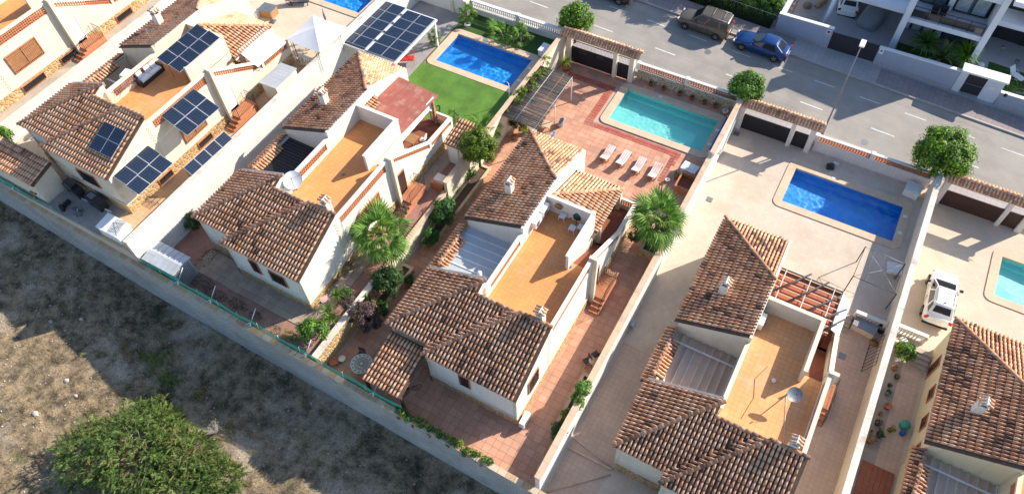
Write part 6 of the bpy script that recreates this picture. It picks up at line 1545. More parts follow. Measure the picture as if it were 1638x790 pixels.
m = MB(); m.tube((-.16, 0, .72), (-.18, 0, .86), .014, 4); m.obox((-.18, 0, .89), (.24, .13, .05)); m.build('saddle', 'rubber', T); m = MB(); m.tube((.35, 0, .75), (.33, 0, .95), .014, 4); m.tube((.33, -.25, .97), (.33, .25, .97), .014, 4); m.build('handlebar', 'metal_grey', T)
# ---------------------------------------------------------------- dish villa garden
T = thing('metal_shed', 'grey corrugated metal shed against the block wall, in the dish villa garden', 'shed', (-32.4, 11.5, B)); m = MB(); m.box(-33.7, 10.95, B, -31.2, 12.25, B+1.65); m.build('wall', 'corrugated', T)
for k in range(12):
    a = -33.85+.225*k; m = MB(); m.prism([(a, 10.85), (a+.215, 10.85), (a+.215, 11.6), (a, 11.6)], lambda x, y: B+1.67+.16*(y-10.85), lambda x, y: B+1.71+.16*(y-10.85)+.02*(k % 2)); m.prism([(a, 11.6), (a+.215, 11.6), (a+.215, 12.4), (a, 12.4)], lambda x, y: B+1.79-.16*(y-11.6), lambda x, y: B+1.83-.16*(y-11.6)+.02*(k % 2)); m.build('roof_sheet', 'corrugated', T)
for k in range(11):
    m = MB(); m.box(-31.195, 11.0+.11*k, B+.02, -31.175, 11.05+.11*k, B+1.6); m.build('rib', 'metal_grey', T)
T = lthing('swing_bench', 'red metal bench with wire back beside the carport', 'bench', (-30.65, 35.20, 1.42), rz=R_(30)); m = MB(); m.box(-.65, -.25, .40, .65, .25, .50); m.build('seat_cushion', 'red_paint', T)
m = MB()
for k in range(15): a = -.7+.1*k; m.tube((a, .25, .45), (a, .38, .95-.12*abs(a)), .008, 4)
m.path([(-.7, .38, .87), (-.35, .40, .93), (0, .41, .96), (.35, .40, .93), (.7, .38, .87)], .014, 5); m.path([(-.7, -.3, .65), (-.7, .38, .87)], .014, 5); m.path([(.7, -.3, .65), (.7, .38, .87)], .014, 5); m.build('wire_back', 'red_paint', T)
for sx in (-1, 1):
    for sy in (-1, 1): m = MB(); m.tube((sx*.62, sy*.24, .45), (sx*.68, sy*.3, 0), .014, 5); m.build('leg', 'red_paint', T)
T = thing('pump_box', 'white plastic pump box at the pool corner near the black gate', 'storage box', (-21.25, 41.2, B)); m = MB(); m.obox((-21.4, 41.2, B+.3), (.7, .95, .5)); m.build('body', 'white_plastic', T); m = MB(); m.obox((-21.4, 41.2, B+.58), (.78, 1.02, .07)); m.build('lid', 'white_plastic', T)
T = thing('pump_box', 'white plastic pump box behind the bright blue pool', 'storage box', (7.4, 42.5, LV['D'])); m = MB(); m.obox((7.35, 42.6, -1.27+.3), (1.0, .95, .55), -.1); m.build('body', 'white_plastic', T); m = MB(); m.obox((7.35, 42.6, -1.27+.61), (1.08, 1.02, .08), -.1); m.obox((7.35, 42.6, -1.27+.67), (.8, .75, .05), -.1); m.build('lid', 'white_plastic', T)
T = thing('masonry_barbecue', 'small brick barbecue with a pale box on it by the garden wall', 'barbecue', (-21.44, 25.73, 1.39)); q = (-21.44, 25.73, 1.39); m = MB(); m.obox((q[0], q[1], q[2]+.3), (1.0, .9, .6)); m.build('brick_base', 'clay', T); m = MB(); m.obox((q[0]+.1, q[1]+.05, q[2]+.72), (.75, .6, .25)); m.build('box', 'plaster_cream', T)
T = lthing('outdoor_shower', 'thin white outdoor shower at the lawn corner beside the pool', 'shower', (-21.16, 35.01, 1.42)); m = MB(); m.tube((0, 0, 0), (0, 0, 1.9), .03, 6); m.path([(0, 0, 1.9), (-.1, 0, 2.0), (-.25, 0, 1.98)], .02, 5); m.build('pipe', 'metal_white', T); m = MB(); m.box(-.3, -.3, .0, .3, .3, .05); m.build('tray', 'white_plastic', T)
m = MB(); m.obox((-20.98, 34.13, 1.55), (.35, .7, .25), .1); m.build('bench_box', 'white_plastic', label='white low box on the lawn beside the garden wall', cat='box')
m = MB(); rg = random.Random(3); q = (-25.79, 32.49, 1.46); pts = [(q[0]-.9+.12*k, q[1]+.25*math.sin(k*.9)-.05*k, q[2]) for k in range(14)]; m.path(pts, .03, 5); m.build('garden_hose', 'metal_dark', label='short dark hose lying on the artificial lawn', cat='hose')
T = lthing('pink_board', 'mauve sheet leaning against the stone plinth of the dish villa', 'board', (-23.06, 15.01, 1.39)); m = MB(); m.obox((0, 0, .3), (.9, 1.5, .04), R_(0), R_(38)); m.build('sheet', 'pink_sheet', T); m = MB(); m.box(.2, -.7, 0, .24, .7, .12); m.build('foot', 'wood', T)
# porch table on dish villa
T = lthing('porch_table', 'wooden table under the brown porch roof', 'table', (-24.6, 27.2, B+1.1)); m = MB(); m.box(-.5, -.4, .7, .5, .4, .75); m.build('top', 'wood', T)
for sx in (-1, 1):
    for sy in (-1, 1): m = MB(); m.box(sx*.44-.03, sy*.34-.03, 0, sx*.44+.03, sy*.34+.03, .7); m.build('leg', 'wood', T)
garden_chair('white plastic chair on the porch beside the lattice', (-23.9, 27.7, B+1.1), R_(-80), 'white porch chairs', 'white_plastic', 'white_plastic'); garden_chair('white plastic chair on the porch at the end of the table', (-24.4, 26.3, B+1.1), R_(170), 'white porch chairs', 'white_plastic', 'white_plastic')
m = MB(); m.box(-23.1-.4, 28.3, B+1.1, -23.1-.12, 29.6, B+1.45)
m.build('trough', 'white_paint', label='long white trough beside the porch lattice', cat='trough')
# awning on the solar villa porch
T = thing('awning', 'white fabric awning sloping from the tiled porch roof of the solar villa', 'awning', (-36.6, 26, A)); m = MB()
m.prism([(-38.0, 26.1), (-36.4, 26.1), (-36.4, 29.1), (-38.0, 29.1)], lambda x, y: A+3.1-.55*(x+38)-.02, lambda x, y: A+3.1-.55*(x+38)); m.build('cloth', 'fabric_white', T); m = MB()
for y in (26.3, 28.9): m.tube((-36.45, y, A+2.2), (-36.9, y, A+1.2), .02, 4)
m.tube((-36.42, 26.1, A+2.22), (-36.42, 29.1, A+2.22), .03, 5); m.build('arm', 'metal_white', T)
# ---------------------------------------------------------------- pergola villa
D = LV['D']; T = thing('metal_pergola', 'open metal pergola with crossing bars over the red tiled porch', 'pergola', (3.2, 28, D)); zt = D+3.05
m = MB()
for y in (26.5, 26.95, 27.4, 27.85, 28.3, 28.75, 29.2, 29.6): m.box(1.15, y-.03, zt, 4.9, y+.03, zt+.05)
m.build('beam', 'coping', T)
m = MB(); m.box(1.12, 26.42, zt-.16, 4.88, 29.68, zt-.13); m.build('roof_sheet', 'red_sheet', T)
for x in (1.5, 3.0, 4.45): m = MB(); m.box(x-.02, 26.4, zt+.055, x+.02, 29.7, zt+.09); m.build('rafter', 'metal_white', T)
for a, b in (((.9, 27.3), (2.9, 30.0)), ((1.7, 26.7), (4.0, 29.9)), ((2.6, 26.3), (4.9, 29.3)), ((3.5, 26.2), (5.4, 28.5)), ((4.4, 26.2), (5.5, 27.8))):
    m = MB(); m.tube((a[0], a[1], zt+.2), (b[0], b[1], zt+.2), .055, 6); m.build('pole', 'metal_dark', T)
for x, y in ((4.85, 29.55), (4.85, 26.6), (1.25, 29.55)): m = MB(); m.box(x-.05, y-.05, D+1.1, x+.05, y+.05, zt); m.build('post', 'wood_dark', T)
m = MB(); m.box(1.1, 29.66, zt-.15, 4.95, 29.74, zt+.07); m.build('dark_fascia', 'metal_dark', T)
T = thing('awning', 'pale grey sheet awning on the outer side of the metal pergola', 'awning', (5.1, 28.1, D)); m = MB(); m.prism([(4.95, 26.9), (5.55, 26.8), (5.55, 29.3), (4.95, 29.6)], lambda x, y: zt-.02-.35*(x-4.95)-.02, lambda x, y: zt-.02-.35*(x-4.95)); m.build('sheet', 'fabric_white', T); m = MB(); m.tube((4.95, 26.8, zt), (4.95, 29.7, zt), .04, 6); m.build('rail', 'metal_grey', T)
# big clothes-line frame
T = thing('clothes_line', 'wide clothes line frame with black posts and many thin lines in the beige yard', 'clothes line', (6.6, 33.6, D)); zt = D+1.75
P4 = [(4.97, 34.6), (8.05, 34.7), (8.05, 32.2), (5.42, 32.2)]; P4 = [(5.47, 34.9), (8.0, 34.7), (8.02, 32.15), (5.35, 32.25)]
for x, y in P4: m = MB(); m.tube((x, y, D), (x, y, zt), .035, 6); m.build('post', 'metal_dark', T)
m = MB(); m.tube((P4[3][0], P4[3][1], zt-.02), (P4[2][0], P4[2][1], zt-.02), .02, 5); m.tube((P4[0][0], P4[0][1], zt), (P4[3][0], P4[3][1], zt), .02, 5); m.build('crossbar', 'metal_dark', T)
m = MB(); c_ = (6.85, 33.55, zt)
for x, y in P4: m.tube((x, y, zt), c_, .013, 3)
for k in range(5): t = k/4; m.tube((P4[0][0]+(P4[1][0]-P4[0][0])*t, P4[0][1]-.05*k, zt), (P4[3][0]+(P4[2][0]-P4[3][0])*t, P4[3][1], zt), .008, 3)
m.tube((P4[0][0], P4[0][1], zt), (P4[1][0], P4[1][1], zt), .013, 3); m.tube((P4[1][0], P4[1][1], zt), (P4[2][0], P4[2][1], zt), .008, 3); m.build('line', 'metal_grey', T)
m = MB(); m.obox((7.84, 35.43, -1.15), (1.0, .9, .2), .2); m.obox((7.81, 35.30, -1.00), (.85, .75, .08), .2); m.build('laundry_tray', 'white_plastic', label='white tray in the shade under the clothes line', cat='tray')
T = thing('deck_box', 'cream storage box with dark lid below the short balustrade', 'storage box', (7.10, 29.87, -1.27)); q = (7.10, 29.87, -1.27); m = MB(); m.obox((q[0], q[1], q[2]+.28), (1.35, .65, .56), -.1); m.build('body', 'plaster_cream', T); m = MB(); m.obox((q[0], q[1], q[2]+.59), (1.42, .72, .06), -.1); m.build('lid', 'metal_grey', T)
m = MB(); q = (8.13, 30.38, -1.27); m.lathe([(.25, 0), (.3, .4), (.31, .42), (.26, .42), (.22, .1)], q, 12); m.build('tub', 'metal_dark', label='dark round tub beside the cream storage box', cat='tub')
m = MB(); m.lathe([(.26, 0), (.30, .05), (.01, .1)], (7.94, 29.27, -1.27), 12); m.build('basket', 'wood', label='round straw basket on the side passage floor', cat='basket')
T = thing('metal_bed_frame', 'dark metal frame standing against the peach faced wall', 'frame', (8.44, 28.41, -1.27)); m = MB(); q = (8.44, 28.41, -1.27)
for k in range(9): m.tube((7.75, 27.0+.28*k, D), (8.15, 27.0+.28*k, D+1.3), .014, 4)
m.tube((7.75, 27.0, D+.02), (7.75, 29.3, D+.02), .02, 4); m.tube((8.15, 27.0, D+1.3), (8.15, 29.3, D+1.3), .02, 4); m.build('bars', 'metal_dark', T)
for i, (q, lb) in enumerate((((-5.50, 42.52, -1.25), 'square grey drain cover near the black solid gate'), ((-5.03, 35.44, -1.25), 'square grey drain cover near the big fan palm'), ((6.47, 27.48, -1.24), 'square grey drain cover on the narrow side passage'))):
    m = MB(); m.obox(q, (.42, .42, .03)); tag(m.build('drain_cover', 'metal_grey'), lb, 'drain cover')
m = MB(); q = (1.67, 42.34, -1.27); m.obox((q[0], q[1], q[2]+.15), (.5, .4, .3), .3); m.lathe([(.12, .3), (.14, .45), (.05, .5)], q, 10); m.build('pool_cleaner', 'metal_dark', label='dark pool cleaner with hose between wall and blue pool', cat='pool cleaner')
m = MB(); q = (1.97, 42.91, -1.27); m.obox((q[0], q[1], q[2]+.08), (.4, .18, .14), -.3); m.build('flippers', 'white_plastic', label='small pale item next to the dark pool cleaner', cat='pool toy')
m = MB(); q = (-6.53, 23.22, -1.27); m.obox((-5.7, 23.2, -.9), (.25, .35, .4)); m.build('meter_box', 'fabric_blue_grey', label='small blue grey box on the pergola villa side of the peach topped wall', cat='box')
# yellow villa passage
m = MB(); q = (10.94, 24.55, -2.00); m.lathe([(.14, 0), (.17, .3), (.1, .4), (.02, .42)], q, 12); tag(m.build('water_barrel', 'blue_paint'), 'blue and green water barrel by the stone plinth of the yellow villa', 'barrel')
m = MB(); m.lathe([(.26, 0), (.30, .3), (.31, .34), (.02, .36)], (10.93, 25.07, -2.00), 12); m.cur = (1, 1, 1); tag(m.build('round_tub', 'green_mesh'), 'green lidded tub next to the blue barrel', 'tub')
for i, (q, lb, mt) in enumerate((((9.61, 30.66, -2.00), 'white round basin in the corner below the car balustrade', 'white_plastic'), ((9.24, 30.41, -2.00), 'small cream urn beside the white basin', 'plaster_cream'), ((10.14, 30.49, -2.00), 'dark round basin beside the leafy bush', 'metal_dark'))):
    m = MB(); m.lathe([(.18, 0), (.28, .25), (.30, .27), (.02, .25)] if i != 1 else [(.12, 0), (.2, .2), (.1, .38), (.12, .4)], q, 14); tag(m.build('basin', mt), lb, 'basin')
T = thing('tiled_terrace', 'low dark red tiled roof over the passage at the bottom right', 'roof', (10.2, 19.8, -2)); m = MB(); m.box(9.35, 18.0, LV['E'], 11.1, 21.9, LV['E']+.12); m.build('floor', 'porch_tile', T)
for k in range(6): m = MB(); m.box(9.35+.29*k, 18.0, LV['E']+.12, 9.36+.29*k+.26, 21.9, LV['E']+.14); m.build('plank', 'porch_tile', T)

def antenna(label, x, y, z, h):
    T = thing('roof_antenna', label, 'antenna', (x, y, z)); m = MB(); m.tube((x, y, z), (x, y, z+h), .018, 5); m.build('mast', 'metal_grey', T)
    m = MB(); m.tube((x-.35, y-.2, z+h-.1), (x+.35, y+.2, z+h-.1), .010, 4)
    for k in range(5): a = -.3+.15*k; m.tube((x+a-.08, y+a*.57+.14, z+h-.1), (x+a+.08, y+a*.57-.14, z+h-.1), .006, 3)
    m.build('aerial', 'metal_grey', T)
antenna('thin television aerial above the high wall beside the sofa terrace', -41.2, 22.4, A+4.9, 1.5)
antenna('thin television aerial on the high wall of the dish villa terrace', -27.5, 24.9, B+4.9, 1.3)
antenna('small television aerial at the chimney of the dish villa', -23.3, 17.8, B+4.6, 1.2)
for i, (x, y, z, lb) in enumerate(((-22.6, 15.2, B, 'thin grey cable stapled down the side wall of the dish villa'),)):
    m = MB(); m.path([(-22.94, 17.9, z+4.5), (-22.93, 17.8, z+3.0), (-22.93, 17.85, z+1.0)], .012, 4); m.build('wall_cable', 'metal_grey', label=lb, cat='cable')
m = MB(); m.path([(3.9, 21.35, 2.25), (4.2, 20.2, 2.26), (4.6, 18.6, 2.26), (4.75, 18.3, 3.2)], .012, 4); m.build('dish_cable', 'metal_white', label='thin white cable running from the grey dish to the chimney', cat='cable')
m = MB(); m.path([(2.2, 18.9, 2.25), (2.4, 20.4, 2.25), (2.1, 21.5, 2.25), (2.5, 22.6, 2.25)], .010, 4); m.build('floor_cable', 'metal_dark', label='thin dark cable lying across the pale terrace', cat='cable')

# ---------------------------------------------------------------- far side of the street: modern houses
zb_ = lambda x: zs(x)+.12

m = MB(); m.prism([(-6.8, 54.3), (40, 54.3), (40, 95), (-6.8, 95)], -8, lambda x, y: zs(x)+.10); m.build('far_yard', 'modern_floor', kind='structure')
m = MB(); m.prism([(-6.3, 54.7), (-3.6, 54.7), (-3.4, 75), (-6.3, 75)], -7, lambda x, y: zs(x)+.115); m.build('gravel_yard', 'gravel_pale', kind='structure')
m = MB(); m.prism([(2.9, 54.8), (8.0, 54.8), (8.0, 58.2), (2.9, 58.2)], -7, lambda x, y: zs(x)+.12); m.prism([(9.9, 57.6), (30, 57.6), (30, 59.6), (9.9, 59.6)], -7, lambda x, y: zs(x)+.12); m.build('front_lawn', 'turf_dark', kind='structure')
def garden_front(label, x0, x1, y, h, cap=True, th=.26, drop=0):
    T = thing('front_wall', label, 'wall', ((x0+x1)/2, y, zs((x0+x1)/2)))
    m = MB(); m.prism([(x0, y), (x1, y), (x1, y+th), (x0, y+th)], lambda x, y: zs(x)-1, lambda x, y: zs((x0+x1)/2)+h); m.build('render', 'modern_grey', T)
    m = MB(); m.box(x0-.02, y-.03, zs((x0+x1)/2)+h, x1+.02, y+th+.03, zs((x0+x1)/2)+h+.06); m.build('coping', 'white_paint', T)
    m = MB(); m.prism([(x0, y-.04), (x1, y-.04), (x1, y-.001), (x0, y-.001)], lambda x, y: zs(x)-.2, lambda x, y: zs(x)+.34); m.build('base_course', 'pavement_pale', T); return T
w1 = garden_front('blue-shaded grey rendered front wall with white coping, left of the dark slatted gate', -6.55, -2.12, 54.4, 1.85)
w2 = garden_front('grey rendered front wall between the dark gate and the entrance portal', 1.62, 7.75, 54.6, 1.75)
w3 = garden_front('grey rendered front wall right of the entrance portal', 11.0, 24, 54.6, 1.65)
m = MB(); m.box(-6.6, 54.66, -1, -6.3, 64, .95); m.build('side_wall', 'modern_white', label='white side wall between hedge and gravel yard', cat='wall')
m = MB(); m.box(-6.05, 54.9, -.5, -5.98, 63, -.12); m.build('border_edging', 'clay', label='thin red brick edging beside the planting strip', cat='edging')
for i in range(5):
    rg = random.Random(400+i); m = MB(); m.lathe([(.18, 0), (.22, .12), (.1, .26), (.01, .28)], (-6.17+.02*i, 56.2+i*.75, -.38), 8)
    tag(m.build('pale_rock', 'rock'), 'pale rounded rock in the narrow bed by the gravel yard, %s from the street' % ('first', 'second', 'third', 'fourth', 'fifth')[i], 'rock', 'rocks in the narrow bed')
# sign plates with print
def sign(label, x, y, z, kind):
    T = lthing('sign', label, 'sign', (x, y, z)); m = MB(); m.box(-.17, -.015, -.23, .17, 0, .23); m.build('plate', 'white_paint', T)
    def disc(r, d, col, nm, mat='slab'):
        m = MB(); m.add([(r*math.cos(6.2832*i/20), -d, .05+r*math.sin(6.2832*i/20)) for i in range(20)], [tuple(range(19, -1, -1))], col); m.build(nm, mat, T)
    if kind == 'noparking':
        disc(.135, .018, (.45, .01, .01), 'red_ring'); disc(.10, .021, (.01, .04, .25), 'blue_disc'); m = MB(); m.obox((0, -.024, .05), (.24, .002, .032), 0, R_(45)); m.build('red_bar', 'red_paint', T); m = MB(); m.box(-.14, -.019, -.20, .14, -.016, -.12, (.55, .35, .02)); m.build('text_band', 'slab', T)
    else:
        disc(.10, .018, (.02, .12, .40), 'blue_disc'); m = MB(); m.obox((0, -.021, .05), (.13, .002, .03), 0, R_(45), col=(.7, .7, .7)); m.build('white_bar', 'slab', T)
sign('no parking sign on the wall end left of the dark gate', -2.42, 54.38, 1.0, 'noparking'); sign('small blue sign on the wall end right of the dark gate', 1.86, 54.58, .55, 'blue')
T = thing('slatted_gate', 'dark grey slatted metal sliding gate of the modern house', 'gate', (-.3, 54.5, -.8))
for k in range(13):
    z = zs(-.3)+.15+.125*k; m = MB(); m.box(-2.05, 54.5, z, 1.55, 54.54, z+.108); m.build('slat', 'metal_dark', T)
m = MB(); m.box(-2.1, 54.545, zs(-.3)+.1, -2.04, 54.6, zs(-.3)+1.8); m.box(1.54, 54.545, zs(-.3)+.1, 1.6, 54.6, zs(-.3)+1.8); m.box(-.3, 54.545, zs(-.3)+.12, -.24, 54.6, zs(-.3)+1.78); m.build('frame', 'metal_dark', T)
# entrance portal
T = thing('entrance_portal', 'white flat canopy portal with dark door in the front wall', 'portal', (9.4, 54.6, -1.2)); z = zs(9.4)
m = MB(); m.box(7.75, 54.3, z+2.25, 11.05, 55.3, z+2.4); m.build('canopy', 'white_paint', T); m = MB(); m.box(7.78, 54.62, z-.5, 8.35, 55.2, z+2.25); m.box(9.75, 54.7, z-.5, 10.95, 55.2, z+2.25); m.build('pier', 'modern_white', T)
m = MB(); m.box(8.35, 54.85, z+.15, 9.75, 54.9, z+2.2); d = m.build('door', 'metal_dark', T); m = MB(); m.box(8.38, 54.83, z+.98, 9.72, 54.85, z+1.02); m.build('handle', 'metal_grey', d)
m = MB(); m.box(10.1, 54.68, z+1.2, 10.5, 54.70, z+1.42); m.build('letter_slot', 'metal_white', T)
m = MB(); m.box(11.25, 54.55, z+1.0, 11.45, 54.60, z+1.3); m.build('mailbox', 'metal_dark', label='small dark mailbox on the wall right of the portal', cat='mailbox')
T = thing('slat_screen', 'grey slatted panels laid behind the front wall under the yuccas', 'screen', (6.7, 55.3, -.3))
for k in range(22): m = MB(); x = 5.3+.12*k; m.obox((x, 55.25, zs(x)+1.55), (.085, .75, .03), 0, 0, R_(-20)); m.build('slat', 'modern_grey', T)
# two storey house with carport
T = thing('house', 'modern white two storey house with balcony, carport and diagonal wall', 'house', (4, 60, -.9), 'modern houses across the street'); z0 = -1.0; zf = 2.05
m = MB(); 
m.box(-3.2, 57.2, zf+.45, 2.3, 70, zf+.85)                      # carport roof slab
m.box(2.3, 56.6, -2, 2.75, 58.1, zf+4.4)                        # white fin wall
m.box(2.75, 57.0, zf, 8.1, 60.4, zf+.42)                        # balcony slab
m.box(8.1, 56.7, -2.5, 8.55, 61, zf+4.4)                        # right fin wall
m.box(2.75, 60.4, -2, 3.2, 66, zf+4); m.box(5.25, 60.2, z0, 5.7, 60.6, zf); m.box(5.0, 58.9, zf+.42, 5.4, 59.2, zf+3.2); m.box(2.75, 59.3, zf+3.2, 8.1, 66, zf+4.4); m.box(2.75, 57.0, zf+3.35, 8.1, 59.3, zf+3.8)
m.box(2.3, 63, -2, 8.55, 70, zf+4.4); m.box(-3.4, 68, -2, 2.3, 70, zf+.45); m.build('wall', 'modern_white', T)
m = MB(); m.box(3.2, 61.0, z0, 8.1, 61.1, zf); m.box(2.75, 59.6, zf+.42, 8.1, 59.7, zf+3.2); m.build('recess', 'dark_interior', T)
for x0, x1, y, za, zb2, cur in ((3.3, 5.1, 60.55, z0+.1, zf-.1, 1), (5.8, 7.9, 60.55, z0+.1, zf-.1, 0), (3.0, 4.9, 59.35, zf+.5, zf+3.0, 0), (5.5, 7.9, 59.35, zf+.5, zf+3.0, 1)):
    m = MB(); m.box(x0, y, za, x1, y+.03, zb2); w_ = m.build('window', 'glass_blue', T); m = MB(); 
    for xx in (x0, (x0+x1)/2, x1-.06): m.box(xx, y-.03, za, xx+.06, y-.001, zb2)
    m.box(x0, y-.031, za, x1, y-.002, za+.06); m.box(x0, y-.031, zb2-.06, x1, y-.002, zb2); m.build('sash', 'metal_dark', w_)
    if cur:
        m = MB(); n = 14; V_ = []
        for k in range(n+1): V_ += [(x0+.1+(x1-x0-.2)*k/n, y-.012-.008*(k % 2), za+.1), (x0+.1+(x1-x0-.2)*k/n, y-.012-.008*(k % 2), zb2-.1)]
        m.add(V_, [(2*k, 2*k+2, 2*k+3, 2*k+1) for k in range(n) if k not in (6, 7)]); m.build('curtain', 'curtain', w_)

T2 = MB(); T2.tube((2.8, 57.1, zf+1.42), (8.05, 57.1, zf+1.42), .03, 5)
for k in range(6): T2.tube((2.85+1.03*k, 57.1, zf+.42), (2.85+1.03*k, 57.1, zf+1.42), .025, 5)
T2.tube((2.8, 57.1, zf+1.1), (8.05, 57.1, zf+1.1), .012, 4); T2.build('balcony_railing', 'metal_dark', T)
m = MB(); m.box(2.8, 57.16, zf+.5, 8.05, 57.18, zf+1.1); m.build('balcony_panel', 'glass_dark', T)
m = MB(); m.tube((-3.2, 57.35, z0), (-3.0, 57.35, zf+.5), .17, 14); m.build('round_column', 'modern_white', T)
for k in range(6): m = MB(); m.box(-1.0+.01, 57.16, zf+.47+.065*k, 2.28, 57.19, zf+.52+.065*k); m.build('fascia_slat', 'modern_white', T)
for i, (x, y, lb) in enumerate(((4.3, 58.1, 'dark balcony armchair, left of two'), (4.9, 58.3, 'dark balcony armchair, right of two'))):
    T3 = lthing('armchair', lb, 'armchair', (x, y, zf+.42)); m = MB(); m.box(-.25, -.25, .2, .25, .25, .4); m.build('seat', 'metal_dark', T3); m = MB(); m.box(-.27, .18, .4, .27, .27, .8); m.build('backrest', 'metal_dark', T3)
T = thing('house', 'modern white house at the top right corner with dark shaded terrace', 'house', (13, 62, -1.5), 'modern houses across the street')
m = MB(); m.box(8.9, 60.5, zf-.5, 24, 70, zf-.1); m.box(9.4, 60.8, zf+1.2, 24, 70, zf+1.6); m.box(8.9, 66, -3, 24, 70, 6); m.build('wall', 'modern_white', T)
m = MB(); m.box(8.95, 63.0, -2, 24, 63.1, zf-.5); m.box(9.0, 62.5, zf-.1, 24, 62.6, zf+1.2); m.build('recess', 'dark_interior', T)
for k in range(4): m = MB(); m.box(9.6+2.2*k, 62.9, -1.5, 9.66+2.2*k, 62.99, zf-.5); m.build('door_frame', 'metal_dark', T)
# garden things over there
T = lthing('sun_lounger', 'white folding garden chair on the far lawn at the right edge', 'garden chair', (12.12, 58.34, -1.20), rz=R_(60)); m = MB(); m.obox((0, 0, .35), (.6, 1.0, .04)); m.obox((0, .65, .62), (.6, .6, .04), 0, 0, R_(55)); m.build('seat', 'fabric_white', T)
for sx in (-1, 1): m = MB(); m.tube((sx*.3, -.45, 0), (sx*.3, .5, .6), .02, 5); m.tube((sx*.3, .4, 0), (sx*.3, -.5, .4), .02, 5); m.build('leg', 'metal_white', T)
bush('far_bush', 'bright low bushes on the far lawn at the right edge', 'bush', (12.6, 56.6, -1.4), (2.0, .7, .6), 1800, .14, 'bright', 61)
bush('far_bush', 'small green bush at the foot of the fin wall', 'bush', (9.2, 57.4, -1.3), (.6, .5, .5), 500, .13, 'shrub', 62)
for i, (x, y, lb, h) in enumerate(((10.4, 60.6, 'grey pedestal fan on the shaded terrace', 1.2), (11.8, 60.2, 'dark exercise stool on the shaded terrace', .6))):
    m = MB(); m.lathe([(.2, 0), (.2, .04), (.03, .05), (.03, h), (.2, h), (.2, h+.1), (.02, h+.1)], (x, y, -1.5), 10); tag(m.build('floor_fan' if i == 0 else 'stool', 'metal_grey'), lb, 'fan' if i == 0 else 'stool')
m = MB(); m.lathe([(.25, 0), (.28, .5), (.2, .6), (.01, .62)], (9.35, 58.6, -1.4), 10); tag(m.build('garden_statue', 'white_plastic'), 'small white garden ornament beside the fin wall', 'ornament')
m = MB(); m.lathe([(.34, 0), (.36, .45), (.3, .5), (.01, .5)], (-5.06, 58.80, -0.50), 9); tag(m.build('tree_stump', 'bark'), 'brown tree stump on the gravel yard', 'stump')
m = MB(); q = (-4.11, 59.67, -0.50); m.obox((q[0], q[1], q[2]+.2), (.35, 1.4, .3), -.35); m.obox((q[0]+.1, q[1]+.2, q[2]+.4), (.12, 1.2, .1), -.4); tag(m.build('timber', 'wood'), 'weathered timber baulk beside the round column', 'timber')
m = MB(); 
for k in range(14): a = random.Random(k).uniform(0, 6.28); m.tube((1.2, 55.2, -.75), (1.2+.5*math.cos(a), 55.2+.35*math.sin(a), -.2), .012, 3)
m.build('dry_plant', 'metal_dark', label='dark wiry plant at the gate end below the carport', cat='plant')

